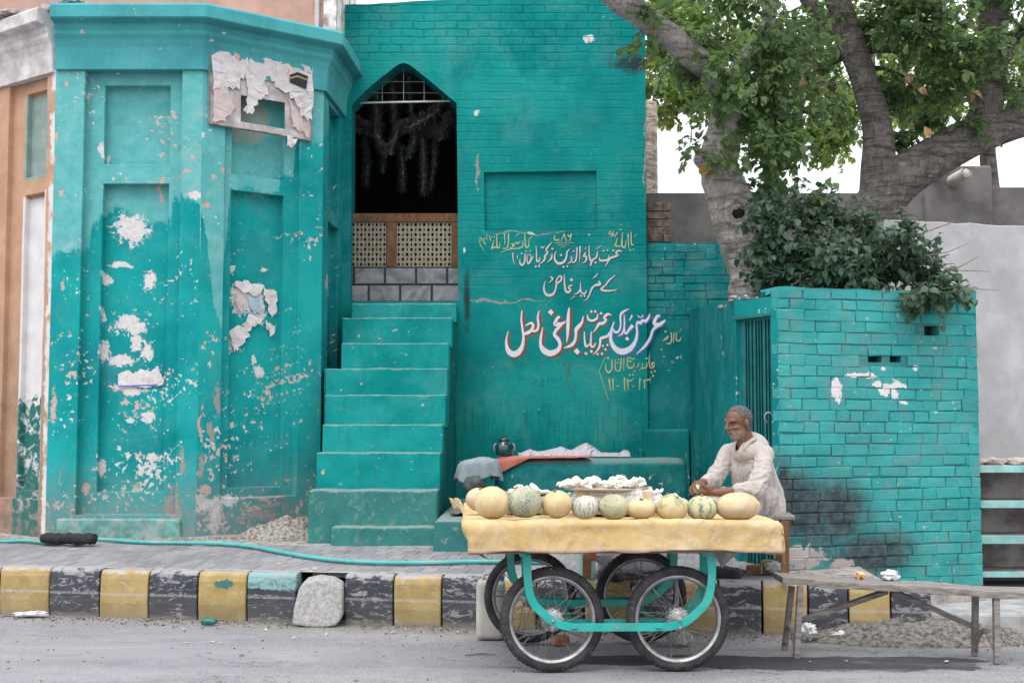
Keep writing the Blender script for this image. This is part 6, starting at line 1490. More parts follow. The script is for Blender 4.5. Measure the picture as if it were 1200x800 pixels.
# ---- clothing
def mat_kameez(name, c):
    n = NT(name); v = n.co(); a = n.noise(v, 4, 4, .6); cr = n.noise(v, 16, 5, .6, 1.2); f = n.noise(n.scale(v, (1, 1, .35)), 22, 4, .55, 1.0); w_ = n.noise(v, 500, 1)
    col = n.mix(n.mr(a, .3, .7), n.hsv(c, .5, 1.1, .93), c); return n.done(col, .9, n.bump(n.add(n.add(cr, n.mul(f, .8)), n.mul(w_, .1)), .45, .016), spec=.12, Sheen_Weight=.2)
KM = mat_kameez("white_tunic_cloth", (.43, .395, .36)); SM = mat_kameez("white_trouser_cloth", (.46, .445, .43))
bm = NB()
capsule(bm, CH + Vector((0, 0, .10)), CH + Vector((.005, .005, -.05)), .125, .150); capsule(bm, CH + Vector((.005, .005, -.05)), HIP + Vector((-.005, .0, .02)), .152, .165); capsule(bm, HIP + Vector((.005, .01, .05)), HIP + Vector((.03, .02, -.055)), .155, .16)
capsule(bm, NK + Vector((.018, .016, -.058)), SL + Vector((-.005, 0, -.018)), .070, .060); capsule(bm, NK + Vector((.018, .016, -.058)), SR + Vector((.0, 0, -.018)), .070, .060); ellips(bm, NK + Vector((.018, .020, -.078)), (.084, .084, .055)); capsule(bm, NK + Vector((-.005, 0, -.09)), CH + Vector((-.025, -.02, .05)), .095, .138)
for a, b_, w_, k in ((SL, EL, WL_, .36), (SR, ER, WR_, .34)):
    mid = a.lerp(b_, .5) + Vector((.008, 0, -.01)); a = a + Vector((0, 0, -.012)); capsule(bm, a, mid, .060, .064); capsule(bm, mid, b_, .064, .060); e = b_.lerp(w_, k); capsule(bm, b_, e, .057, .045); 
    dd = (w_ - b_).normalized(); capsule(bm, e - dd * .004, e + dd * .018, .050, .048)
capsule(bm, HIP + Vector((-.02, -.10, .02)), HIP + Vector((-.16, -.16, .0)), .13, .10); capsule(bm, HIP + Vector((-.02, .10, .02)), HIP + Vector((-.14, .12, .0)), .13, .10)
b = realize(bm, .0066, 3, .6); b.normal_update()
def crease(p, seed=0):
    q = Vector((p.x * 8.5, p.y * 8.5, p.z * 4.6)) + Vector((seed, 0, 0)); a = 1 - abs(mn.noise(q + .6 * Vector((mn.noise(q * .8), mn.noise(q * .8 + Vector((5, 0, 0))), 0)))) * 2; return max(0, a) ** 2
def ridged(x, y, z=0.0):
    q = Vector((x, y, z)); q += .45 * Vector((mn.noise(q * .7 + Vector((3, 0, 0))), mn.noise(q * .7 + Vector((0, 8, 0))), 0)); return max(0, 1 - 2.1 * abs(mn.noise(q))) ** 1.6
def seg_t(p, a, c):
    d = c - a; t = max(0, min(1, (p - a).dot(d) / d.length_squared)); return t, (p - (a + d * t)).length
for v in b.verts:
    p = v.co; best = None
    for k, (s0, e0, w0) in enumerate(((SL, EL, WL_), (SR, ER, WR_))):
        for m_, (q0, q1) in enumerate(((s0, e0), (e0, w0))):
            t, d = seg_t(p, q0, q1)
            if best is None or d < best[0]: best = (d, t + m_, k, q0, q1)
    d, t, k, q0, q1 = best; arm = max(0, min(1, (.095 - d) / .03)) * min(1, max(0, (t - .12) / .2))
    ax = (q1 - q0).normalized(); n0, n1 = frame_of(ax); r_ = p - q0; an = math.atan2(r_.dot(n1), r_.dot(n0))
    el = math.exp(-((t - .95) / .35) ** 2)
    fa = ridged(t * 5.2 + .8 * math.sin(an), math.cos(an) * 1.3 + k * 9, math.sin(an) * 1.3) * (.007 + .008 * el) - .004
    ang = math.atan2(p.y - CH.y, p.x - CH.x); hz = p.z - CH.z
    ft = ridged(math.cos(ang) * 3.4 + hz * .9, math.sin(ang) * 3.4, hz * 1.9) * .017 + ridged(math.cos(ang) * 2.2 + 7, math.sin(ang) * 2.2, hz * 6.5) * .009 * math.exp(-((p.z - .98) / .10) ** 2) - .009
    up = max(0, min(1, (NK.z - .03 - p.z) / .10))
    v.co += v.normal * (lerp(ft * up, fa, arm) + .0025 * fbm(p * 30, 2))
    if arm > .3 and v.normal.z < 0: v.co.z -= .016 * arm * (-v.normal.z) * (.4 + el)
fr = Vector((-.80, -.58, 0)).normalized(); rt = fr.cross(Vector((0, 0, 1))).normalized()
kill = []
for f in b.faces:
    q = f.calc_center_median() - NK; d = .02 - q.z
    if q.dot(fr) > .0 and -.12 < d < .135 and abs(q.dot(rt)) < (.040 if d < .01 else .040 * (1 - (d - .01) / .125)): kill.append(f)
bmesh.ops.delete(b, geom=kill, context='FACES')
tun = obj("tunic", b, KM, man, smooth=True); tun.modifiers.new("sm", 'SMOOTH').iterations = 1
# collar, placket, buttons, pocket
nbm = NK + Vector((0, 0, .0))
def collar_side(sg):
    """stand-up shirt collar folded over, ending in a point at the front"""
    bm = NB(); n_ = 18; rows = []
    for i in range(n_ + 1):
        t = i / n_; ang = sg * lerp(.50, 3.14, t); d = fr * math.cos(ang) + rt * math.sin(ang); f = max(0, math.cos(ang)); bk = max(0, -math.cos(ang))
        r0 = .061 + .010 * f; zb = -.018 - .045 * f ** 1.5 + .022 * bk; stand = .028
        fall = (.024 + .036 * math.exp(-(t / .13) ** 2)) ; outw = .013 + .010 * math.exp(-(t / .14) ** 2)
        base = nbm + d * (r0 + .002) + Vector((0, 0, zb)); top = nbm + d * (r0 - .002) + Vector((0, 0, zb + stand)); mid = nbm + d * (r0 + outw * .6) + Vector((0, 0, zb + stand - fall * .35)); tip = nbm + d * (r0 + outw) + Vector((0, 0, zb + stand - fall))
        rows.append([bm.verts.new(q) for q in (base, top, mid, tip)])
    for a, c in zip(rows, rows[1:]):
        for j in range(3): bm.faces.new((a[j], c[j], c[j + 1], a[j + 1]))
    return bm
for s in (-1, 1):
    o = obj("collar", collar_side(s), KM, tun, smooth=True); o.modifiers.new("t", 'SOLIDIFY').thickness = .004
from mathutils.bvhtree import BVHTree
bt = NB(); bt.from_mesh(tun.data); bt.transform(WM[tun.name]); tree_b = BVHTree.FromBMesh(bt)
def onbody(p, dirv, off):
    h = tree_b.ray_cast(p + dirv * .6, -dirv); return (h[0] + dirv * off) if h[0] else p
bm = NB(); l1, l2 = [], []
for i in range(14):
    z = lerp(NK.z - .075, NK.z - .27, i / 13); c = Vector((NK.x, NK.y, z)) + rt * .010 * 0; l1.append(bm.verts.new(onbody(c - rt * .014, fr, .004))); l2.append(bm.verts.new(onbody(c + rt * .014, fr, .004)))
for i in range(13): bm.faces.new((l1[i], l2[i], l2[i + 1], l1[i + 1]))
o = obj("placket", bm, KM, tun, smooth=True); o.modifiers.new("t", 'SOLIDIFY').thickness = .003
bm = NB()
for i in range(3):
    c = onbody(Vector((NK.x, NK.y, NK.z - .12 - .055 * i)), fr, .006); ellips(bm, c, (.005, .005, .005))
obj("buttons", bm, simple("button", (.35, .33, .30), .4, .1, 9, 0), tun, smooth=True)
bm = NB(); g = []
for j in range(7):
    row = []
    for i in range(7):
        p = Vector((NK.x, NK.y, NK.z - .145 - .085 * j / 6)) - rt * (.055 + .075 * i / 6); row.append(bm.verts.new(onbody(p, fr, .0035 + (.004 if j == 0 else 0))))
    g.append(row)
for a, c in zip(g, g[1:]):
    for i in range(6): bm.faces.new((a[i], a[i + 1], c[i + 1], c[i]))
o = obj("pocket", bm, KM, tun, smooth=True); o.modifiers.new("t", 'SOLIDIFY').thickness = .003
bm = NB(); q0 = onbody(nbm + Vector((0, 0, -.07)), fr, .002)
pts = [nbm + fr * .063 + rt * .028 + Vector((0, 0, -.030)), nbm + fr * .063 - rt * .028 + Vector((0, 0, -.030)), onbody(Vector((NK.x, NK.y, NK.z - .135)), fr, .0015)]
# trousers: folded legs under loose cloth
bm = NB()
for h_, k_, a_, s in ((HIP + Vector((-.02, -.10, -.015)), KL, AL, 1), (HIP + Vector((-.02, .10, -.015)), KR, AR, -1)):
    capsule(bm, h_, h_.lerp(k_, .6), .118, .098); capsule(bm, h_.lerp(k_, .6), k_, .098, .078); capsule(bm, k_, a_, .074, .058)
capsule(bm, HIP + Vector((.02, .0, -.03)), HIP + Vector((-.20, 0, -.035)), .11, .08)
b = realize(bm, .009, 4, .6); b.normal_update()
for v in b.verts:
    v.co += v.normal * (.015 * (crease(v.co * .9, 7) - .45) + .005 * fbm(v.co * 18, 2)); v.co.z = max(v.co.z, SZ + .003)
obj("trousers", b, SM, man, smooth=True)
def tail(u, v):
    a, b_ = P(874, 592, 8.93), P(908, 596, 9.05); p = a.lerp(b_, u); p.z += .045 - v * .13 - .05 * v * math.sin(u * 3.14) * .5; p.y -= .02 + .03 * v * (1 - u); p.x += .012 * v; p += Vector((.010 * math.sin(u * 17 + v * 2), -.016 * math.sin(u * 17 + v * 2), 0)) * v; return p
b = sheet(tail, 30, 10); o = obj("tunic_tail", b, KM, tun, smooth=True); o.modifiers.new("t", 'SOLIDIFY').thickness = .004
bm = NB(); blob(bm, FR, (.034, .033, .030), 3, .06, 2, 4); o = single("peeled_fruit", bm, simple("peeled_fruit_flesh", (.56, .52, .24), .5, .2, 30, .4, col2=(.42, .46, .22)), "small pale green peeled fruit held in the seated man's hands", "fruit", origin=FR, smooth=True)
# ================================================================ TREES AND LEAVES
def mat_bark(name, c1, c2, sc=6):
    n = NT(name); v = n.co(); a = n.noise(v, sc, 6, .65, .6); b = n.noise(n.scale(v, (1, 1, .28)), sc * 5, 5, .65, .4); rg = n.noise(n.scale(v, (.5, .5, 3.2)), sc * 1.4, 4, .6, .3)
    c = n.mix(n.mr(a, .3, .7), c1, c2); c = n.mix(n.mul(n.mr(b, .45, .68), .6), c, n.hsv(c1, .5, 1, .5)); c = n.mix(n.mul(n.mr(rg, .50, .62), .75), c, n.hsv(c1, .5, 1, .45))
    c = n.mix(n.mul(n.mr(n.noise(v, sc * 1.2, 5, .7, .5, (5, 5, 1)), .58, .66), .6), c, n.hsv(c2, .5, .8, 1.25))
    return n.done(c, .9, n.bump(n.add(n.add(a, n.mul(b, .7)), n.mul(rg, 1.1)), 1.0, .03), spec=.2)
BK1 = mat_bark("pale_bark", (.27, .243, .22), (.43, .40, .375)); BK2 = mat_bark("grey_bark", (.125, .108, .098), (.22, .20, .185))
def mat_leaf(name, dark, light, trans):
    n = NT(name); q = n.sep(n.attr("tint"))[0]; v = n.co(); c = n.mix(q, dark, light); c = n.hsv(c, n.add(.485, n.mul(q, .03)), 1, 1.0)
    n.done(c, .42, None, spec=.45); tl = n.n("BsdfTranslucent"); n.put(tl.inputs[0], n.hsv(c, .475, 1.15, 2.1)); ms = n.n("MixShader"); ms.inputs[0].default_value = trans
    n.t.links.new(n.b.outputs[0], ms.inputs[1]); n.t.links.new(tl.outputs[0], ms.inputs[2]); n.t.links.new(ms.outputs[0], n.t.nodes["Material Output"].inputs[0]); return n.m
LF1 = mat_leaf("leaf_dark", (.040, .090, .044), (.16, .25, .09), .46); LF2 = mat_leaf("leaf_bright", (.075, .15, .045), (.21, .29, .10), .5); LF3 = mat_leaf("leaf_bush", (.022, .058, .038), (.080, .140, .075), .28)
DRY = simple("dry_leaf", (.30, .17, .085), .8, .3, 20, .3, col2=(.42, .26, .14))
def leaf(bm, p, d, up, L, w_, fold, droop):
    """one leaf: folded along its midrib, with a point"""
    d = d.normalized(); s = d.cross(up); s = s.normalized() if s.length > 1e-4 else frame_of(d)[0]; n_ = s.cross(d).normalized()
    def q(t, x): return p + d * (L * t) + s * (x * w_) + n_ * (fold * abs(x) * w_ - droop * t * t * L)
    m = [q(0, 0), q(.33, 0), q(.68, 0), q(1, 0)]; l = [q(.30, .5), q(.62, .42)]; r = [q(.30, -.5), q(.62, -.42)]
    V = [bm.verts.new(x) for x in m + l + r]; m0, m1, m2, m3, l1, l2, r1, r2 = V
    for f in ((m0, m1, l1), (m1, m2, l2, l1), (m2, m3, l2), (m0, r1, m1), (m1, r1, r2, m2), (m2, r2, m3)): bm.faces.new(f)
def sprig(bm, tw, p, d, n, L, rng, spread=.9, size=1.0):
    """twig with n leaves"""
    e = p + d * L; 
    if tw is not None: tube(tw, [p, p + d * L * .5 + Vector((0, 0, -.02)), e], [.006, .004, .002], 4, caps=False)
    for k in range(n):
        t = (k + rng.random()) / n; b = p.lerp(e, t); a = rng.uniform(0, 6.28); fn, fb = frame_of(d)
        o = (fn * math.cos(a) + fb * math.sin(a)); dd = (o * spread + d * .5 + Vector((0, 0, -.35))).normalized(); s = size * rng.uniform(.65, 1.2)
        leaf(bm, b, dd, Vector((rng.gauss(0, .35), rng.gauss(0, .35) - .25, 1)), .078 * s, .058 * s, rng.uniform(.1, .5), rng.uniform(.05, .4))
def foliage(name, blobs, mat, parent, seed, size=1.0, twigs=True, nl=8, lo=0., hi=1.):
    """leafy sprigs gathered into clumps; blobs = (centre, (rx, ry, rz), sprigs)"""
    rng = random.Random(seed); bm = NB(); tw = NB() if twigs else None
    for c, r, n in blobs:
        sub = [(Vector((rng.gauss(0, .45), rng.gauss(0, .45), rng.gauss(0, .45)))) for _ in range(max(3, n // 9))]
        for _ in range(int(n * 2.0)):
            q = rng.choice(sub) + Vector((rng.gauss(0, .2), rng.gauss(0, .2), rng.gauss(0, .2)))
            p = Vector(c) + Vector((q.x * r[0], q.y * r[1], q.z * r[2])); d = Vector((q.x + rng.gauss(0, .5), q.y + rng.gauss(0, .5), q.z * .6 + rng.gauss(-.1, .5))).normalized()
            sprig(bm, tw, p, d, nl, rng.uniform(.14, .30) * size, rng, size=size)
    o = obj(name, bm, mat, parent); tint_leaves(o, rng, lo, hi)
    if tw is not None: tag(obj("twigs", tw, BK2, parent), kind="stuff")
    return o
def tint_leaves(o, rng, lo, hi):
    m = o.data; ca = m.color_attributes.new("tint", 'FLOAT_COLOR', 'POINT'); nv = len(m.vertices); arr = [0.0] * (nv * 4)
    for i in range(0, nv, 8):
        c = m.vertices[i].co; t = .5 + .5 * mn.noise(c * 1.6); r = min(1, max(0, lo + (hi - lo) * (.55 * t + .45 * rng.random())))
        for k in range(i, min(nv, i + 8)): arr[k * 4:k * 4 + 4] = [r, r, r, 1]
    ca.data.foreach_set("color", arr)
def limb(bm, pts, seg=18, wob=.16, wf=3.2):
    cv = crom([(p.x, p.y, p.z, r) for p, r in pts], 14); tube(bm, [c[:3] for c in cv], [c[3] for c in cv], seg, wob=wob, wf=wf)
def PR(px, py, Y, rpx): return (P(px, py, Y), rpx * Y / FPX)

# --- the leaning pale tree inside the enclosure
t1 = thing("leaning_tree", "pale leaning tree with a knothole, rising behind the gate and bending over the written wall", "tree", (2.15, 10.9, .3))
bm = NB(); Y1 = 10.9
limb(bm, [(Vector((2.30, 11.1, .2)), .28), PR(886, 360, Y1, 30), PR(880, 335, Y1, 24), PR(876, 318, Y1, 22), PR(867, 285, Y1, 25), PR(855, 235, Y1, 26), PR(843, 190, Y1, 24), PR(850, 150, Y1, 19), PR(851, 115, 10.8, 17), PR(838, 88, 10.7, 15), PR(810, 66, 10.5, 15), PR(775, 36, 10.3, 15.5), PR(740, 10, 10.1, 15), PR(690, -28, 9.9, 14), PR(620, -90, 9.6, 11), PR(560, -170, 9.3, 7)], 22, .10, 2.6)
limb(bm, [PR(846, 205, 10.88, 17), PR(832, 192, 10.82, 14), PR(818, 184, 10.76, 10.5)], 14, .2, 5)
limb(bm, [PR(848, 120, 10.8, 14), PR(866, 80, 11.0, 11), PR(895, 40, 11.3, 10), PR(910, -30, 11.5, 9), PR(930, -120, 11.6, 6)], 14)
bm.normal_update()
for v in bm.verts: v.co += v.normal * (.016 * fbm(v.co * 5, 3) + .012 * mn.noise(Vector((v.co.x * 3, v.co.y * 3, v.co.z * 17))) * (1 if v.co.z < 4.2 else .3))
trunk1 = obj("trunk", bm, BK1, t1, smooth=True)
kn = P(864, 249, 10.70); bm = NB(); fd = Vector((-.05, -1, -.05)).normalized()
Kx = Matrix.Translation(kn) @ fd.to_track_quat('Z', 'Y').to_matrix().to_4x4()
lathe(bm, [(.135, -.06), (.125, -.01), (.112, .014), (.094, .016), (.080, .004), (.074, -.03), (.06, -.08), (.001, -.09)], Kx @ Matrix.Diagonal((.88, 1.05, 1, 1)), 24); bm_displace(bm, .010, 9, 2)
obj("knothole", bm, BK1, trunk1, smooth=True)
bm = NB(); ellips(bm, kn - fd * .045, (.07, .05, .085)); obj("knot_shadow", bm, simple("knot_shade", (.012, .009, .008), 1, .2, 20, 0), trunk1, smooth=True)  # near-black plug, painted stand-in for the shade inside the knothole
bm = NB(); blob(bm, P(826, 200, 10.73), (.055, .03, .045), 2, .35, 3, 5); obj("heartwood", bm, simple("heartwood", (.38, .17, .06), .9, .3, 22, .6), trunk1, smooth=True)
C = lambda px, py, Y, rx, rz, ry, n: (P(px, py, Y), (rx * Y / FPX, ry, rz * Y / FPX), n)
foliage("crown", [C(850, 85, 10.55, 48, 44, .45, 46), C(848, 125, 10.45, 30, 22, .22, 13), C(860, 40, 10.7, 60, 40, .5, 44), C(905, 70, 10.8, 60, 60, .5, 42), C(890, 130, 10.8, 42, 46, .45, 32), C(905, 190, 10.9, 34, 42, .40, 28), C(838, 168, 10.4, 18, 18, .12, 4), C(808, 178, 10.5, 14, 22, .12, 4),
    C(770, 20, 10.2, 26, 26, .3, 6), C(800, 30, 10.6, 34, 22, .5, 12), C(930, 150, 11.0, 30, 44, .4, 30), C(925, 225, 10.9, 34, 28, .35, 15), C(690, -90, 9.6, 110, 40, .9, 60), C(820, -70, 10.2, 130, 36, 1.0, 90), C(560, -150, 9.3, 80, 40, .9, 40)], LF1, t1, 11, 1.0)
# --- the dark tree behind
t2 = thing("forked_tree", "dark forked tree behind the enclosure, its right limb reaching out of the photo", "tree", (3.5, 12.4, 0))
bm = NB(); Y2 = 12.2
limb(bm, [(Vector((3.25, 12.4, .1)), .34), PR(1000, 330, Y2, 34), PR(1018, 262, Y2, 30), PR(1048, 218, Y2, 27), PR(1085, 190, Y2, 25), PR(1130, 165, Y2, 23), PR(1180, 148, Y2, 20), PR(1230, 128, Y2, 18), PR(1320, 70, Y2, 14)], 20, .10, 2.4)
limb(bm, [PR(1030, 240, Y2, 24), PR(1030, 205, Y2, 21), PR(1030, 170, Y2, 18), PR(1026, 140, Y2, 16.5), PR(1013, 95, Y2, 16), PR(998, 50, Y2, 16), PR(983, 5, Y2, 15), PR(965, -60, Y2, 12), PR(940, -150, Y2, 8)], 18, .09, 2.4)
limb(bm, [PR(1140, 165, Y2, 19), PR(1155, 130, Y2, 18), PR(1163, 90, Y2, 18), PR(1163, 45, Y2, 17), PR(1166, 0, Y2, 17), PR(1170, -80, Y2, 12), PR(1160, -160, Y2, 8)], 18, .09, 2.4)
limb(bm, [PR(995, 45, Y2, 12), PR(972, 28, Y2, 11), PR(950, 5, Y2, 10), PR(920, -50, Y2, 7)], 12)
limb(bm, [PR(1172, 75, Y2, 9), PR(1190, 50, Y2, 7), PR(1215, 10, Y2, 5)], 10)
obj("trunk", bm, BK2, t2, smooth=True)
bm = NB()
limb(bm, [PR(962, 80, 12.6, 4), PR(985, 68, 12.6, 5), PR(1010, 60, 12.6, 6), PR(1045, 58, 12.6, 5), PR(1065, 70, 12.6, 3)], 8); limb(bm, [PR(1068, 15, 12.6, 6), PR(1090, 40, 12.6, 5), PR(1115, 60, 12.6, 4)], 8); limb(bm, [PR(1000, 90, 12.6, 4), PR(1030, 80, 12.5, 3), PR(1060, 90, 12.5, 2)], 8)
obj("branches", bm, BK2, t2, smooth=True)
foliage("crown", [C(960, 40, 12.0, 60, 46, .6, 60), C(1050, 30, 12.0, 60, 46, .6, 66), C(1110, 60, 12.0, 44, 50, .5, 56), C(1060, 90, 12.3, 46, 40, .5, 28), C(1120, 110, 12.0, 36, 28, .4, 26), C(1085, 140, 12.0, 34, 16, .3, 18), C(1195, 40, 12.0, 30, 60, .6, 40), C(1200, 100, 12.1, 26, 24, .4, 14),
    C(970, 110, 12.4, 42, 40, .5, 20), C(1120, 20, 12.4, 90, 30, .8, 60), C(1000, -70, 11.6, 140, 50, 1.3, 110), C(1150, -60, 11.8, 120, 50, 1.3, 90), C(900, -110, 11.0, 130, 50, 1.3, 80)], LF1, t2, 12, 1.05)
rng = random.Random(5); bm = NB()
for (px, py) in ((958, 80), (952, 96), (968, 100), (1144, 113), (1090, 162), (1140, 108), (975, 95), (945, 70), (1075, 105), (1072, 88), (940, 105), (955, 45)):
    p = P(px, py, 11.8); leaf(bm, p, Vector((rng.gauss(0, 1), rng.gauss(0, .4), rng.gauss(-.3, .6))), Vector((rng.gauss(0, .5), -1, .3)), .125, .085, rng.uniform(.1, .6), rng.uniform(.1, .5))
obj("dry_leaves", bm, DRY, t2)
# --- sunlit foliage farther back, each tree with its own trunk
def far_tree(label, base, top, blobs, seed, mat=LF2, size=1.15):
    t = thing("background_tree", label, "tree", base, 0, "trees behind the grey wall"); bm = NB(); b = Vector(base)
    tube(bm, [tuple(p) for p in [b, b.lerp(Vector(top), .4) + Vector((.15, 0, 0)), b.lerp(Vector(top), .75), Vector(top)]], [.22, .17, .12, .04], 12, wob=.1)
    for c, r, n in blobs: tube(bm, [b.lerp(Vector(top), .86), (b.lerp(Vector(top), .9) + Vector(c)) / 2, c], [.02, .012, .006], 6)
    obj("trunk", bm, BK2, t, smooth=True); foliage("crown", [(c, r, int(n * 2.2)) for c, r, n in blobs], mat, t, seed, size, twigs=False, nl=9)
far_tree("bright green backlit tree seen in the gap between the written wall and the leaning trunk", (2.9, 17.5, 0), (2.9, 17.5, 6.6), [C(790, 60, 17, 40, 60, .9, 44), C(785, 115, 17, 26, 30, .6, 26), C(830, 20, 17.5, 50, 40, .9, 40), C(815, 100, 17.2, 30, 40, .6, 24), C(780, 10, 17, 40, 20, .8, 30)], 21)
far_tree("sunlit tree showing through the dark leaves left of the fork", (5.2, 18.2, 0), (5.2, 18.2, 7.0), [C(930, 60, 18, 70, 70, 1.1, 60), C(980, 130, 18, 54, 40, .9, 44), C(930, 165, 18, 50, 34, .9, 40), C(900, 110, 18, 34, 40, .8, 30), C(985, 165, 18, 22, 16, .5, 9)], 22)
far_tree("sunlit tree showing through the dark leaves between fork and right limb", (7.0, 18.6, 0), (7.0, 18.6, 7.2), [C(1070, 60, 18.4, 70, 60, 1.1, 64), C(1100, 110, 18.4, 60, 36, .9, 46), C(1060, 130, 18.4, 34, 24, .7, 20), C(1180, 70, 18.4, 50, 60, 1.0, 50), C(1185, 120, 18.4, 30, 20, .6, 14)], 23)
# --- leafy bush growing out of the enclosure
bu = thing("shrub", "dense dark green leafy shrub spilling over the top of the brick enclosure", "shrub", (2.9, 10.6, .4))
foliage("foliage", [C(940, 262, 10.6, 30, 30, .28, 26), C(920, 295, 10.4, 26, 32, .25, 40), C(960, 294, 10.35, 46, 36, .32, 40), C(1010, 288, 10.3, 48, 34, .32, 42), C(905, 262, 10.6, 22, 34, .2, 14), C(1052, 305, 10.1, 36, 24, .25, 34), C(1010, 262, 10.5, 30, 18, .22, 16), C(1088, 327, 9.95, 26, 12, .14, 15), C(1000, 318, 10.05, 60, 16, .18, 52), C(1112, 340, 9.85, 16, 6, .08, 5), C(1085, 342, 9.78, 26, 7, .06, 12), C(985, 252, 10.7, 36, 20, .25, 20), C(910, 325, 10.5, 18, 18, .15, 20)], LF3, bu, 31, .95)
rng = random.Random(8); bm = NB()
for k in range(14):
    a = P(rng.uniform(930, 1070), 335, 10.3); b = P(rng.uniform(900, 1130), rng.uniform(250, 320), 10.3 + rng.uniform(-.3, .3)); tube(bm, [a, a.lerp(b, .5) + Vector((rng.gauss(0, .05), 0, .08)), b], [.012, .009, .004], 6)
for (a, b) in (((1090, 310), (1160, 318)), ((1100, 320), (1148, 300)), ((1110, 330), (1170, 340)), ((1085, 300), (1135, 285)), ((1060, 305), (1075, 250))): tube(bm, [P(*a, 9.95), P((a[0] + b[0]) / 2, (a[1] + b[1]) / 2 + 3, 9.9), P(*b, 9.85)], [.005, .004, .002], 5)
obj("stems", bm, simple("dry_stem", (.20, .15, .11), .9, .3, 20, .3), bu)
# ================================================================ SMALL THINGS
# noticeboard with torn posters on the chamfered wall
nb = thing("notice_board", "battered grey notice board covered in torn posters, high on the corner building", "notice board", tuple(FC.at(*FC.uz(304, 100), -.03)))
q = [FC.uz(*p) for p in ((244, 48), (365, 79), (363, 166), (244, 146))]
bw = [FC.uz(x, y) for x, y in ((281, 112), (333, 121), (333, 152), (281, 143))]
M['board'] = simple("board_grey", (.40, .37, .36), .85, .2, 9, .3, col2=(.50, .48, .47), dust=((.42, .27, .22), .6))
M['board_frame'] = simple("board_frame", (.16, .15, .145), .7, .4, 14, .4)
def paper_mat(name, c, prints=()):
    n = NT(name); v = n.co(); a = n.noise(v, 14, 5, .65); cr = n.noise(v, 30, 5, .6, .6); c_ = n.mix(n.mr(a, .3, .7), n.hsv(c, .5, 1, .86), c); c_ = n.mix(n.mul(n.mr(n.noise(v, 11, 5, .7, .3, (2, 2, 2)), .50, .64), .6), c_, (.50, .36, .32)); c_ = n.mix(n.mul(n.mr(n.noise(v, 18, 5, .7, .3, (7, 2, 2)), .60, .68), .7), c_, (.30, .36, .36))
    return n.done(c_, .85, n.bump(cr, .5, .008), spec=.15)
PAP = paper_mat("torn_paper", (.66, .63, .63)); PAP2 = paper_mat("torn_paper_pink", (.60, .50, .48))
bm = NB(); E = loop(bm, [FC.at(u, z, -.022) for u, z in q]) + loop(bm, [FC.at(u, z, -.022) for u, z in bw]); bmesh.ops.triangle_fill(bm, use_beauty=True, edges=E); o = obj("board", bm, M['board'], nb); sd = o.modifiers.new("t", 'SOLIDIFY'); sd.thickness = .012
bm = NB()
for (a, b), r in ((((q[0]), (q[3])), .010), ((q[3], q[2]), .011), ((q[2], q[1]), .006)): tube(bm, [FC.at(*a, -.03), FC.at((a[0] + b[0]) / 2, (a[1] + b[1]) / 2 + .006, -.034), FC.at(*b, -.03)], r, 6, flat=.7)
obj("frame", bm, M['board_frame'], nb)
def torn(pts, d, seed, curl=.0, jag=3.5, res=5):
    """irregular torn sheet; pts in photo px on the chamfer plane"""
    rng = random.Random(seed); out = []
    for i, p in enumerate(pts):
        n_ = pts[(i + 1) % len(pts)]
        for k in range(res):
            t = k / res; out.append((lerp(p[0], n_[0], t) + rng.uniform(-jag, jag) * .6 * (k > 0), lerp(p[1], n_[1], t) + rng.uniform(-jag, jag) * (k > 0)))
    bm = NB(); E = loop(bm, [FC.at(*FC.uz(x, y), d) for x, y in out]); r = bmesh.ops.triangle_fill(bm, use_beauty=True, edges=E); bmesh.ops.subdivide_edges(bm, edges=bm.edges[:], cuts=2)
    for v in bm.verts: v.co += FC.N * (.006 + curl * abs(mn.noise(v.co * 9 + Vector((seed, 0, 0)))) + .004 * mn.noise(v.co * 25))
    return bm
for i, (pts, m_, cu) in enumerate((([(245, 51), (286, 60), (290, 88), (280, 92), (277, 106), (262, 100), (247, 106)], PAP, .02), ([(290, 64), (330, 72), (318, 88), (308, 96), (312, 112), (300, 118), (294, 134), (284, 132), (288, 110), (286, 86)], PAP, .02),
    ([(322, 70), (364, 80), (363, 142), (352, 138), (342, 116), (324, 104), (314, 92)], PAP, .03), ([(247, 102), (262, 100), (268, 116), (272, 128), (262, 144), (247, 142)], PAP2, .01), ([(336, 116), (352, 140), (360, 162), (340, 150)], PAP2, .01), ([(288, 60), (328, 70), (314, 90), (290, 84)], PAP2, .008))):
    o = obj("torn_poster", torn(pts, -.03, i, cu), m_, nb); o.modifiers.new("t", 'SOLIDIFY').thickness = .0015
bm = NB(); E = loop(bm, [FC.at(*FC.uz(x, y), -.052) for x, y in ((337, 89), (346, 86), (358, 91), (356, 106), (346, 102), (337, 98))]); bmesh.ops.triangle_fill(bm, edges=E, use_beauty=True); obj("printed_cube", bm, simple("print_black", (.02, .02, .022), .7, .2, 30, 0), nb)
bm = NB(); E = loop(bm, [FC.at(*FC.uz(x, y), -.054) for x, y in ((337, 92.3), (346, 90), (357, 94.6), (357, 96), (346, 91.8), (337, 94))]); bmesh.ops.triangle_fill(bm, edges=E, use_beauty=True); obj("printed_band", bm, simple("print_gold", (.40, .33, .18), .7, .1, 30, 0), nb)
for (x, y) in ((276, 68), (334, 84)):
    bm = NB(); c = FC.at(*FC.uz(x, y), -.047); bmesh.ops.create_circle(bm, cap_ends=True, segments=14, radius=.030, matrix=Matrix.Translation(c) @ FC.N.to_track_quat('Z', 'Y').to_matrix().to_4x4()); obj("printed_rosette", bm, simple("print_orange", (.55, .33, .22), .7, .2, 40, 0), nb)
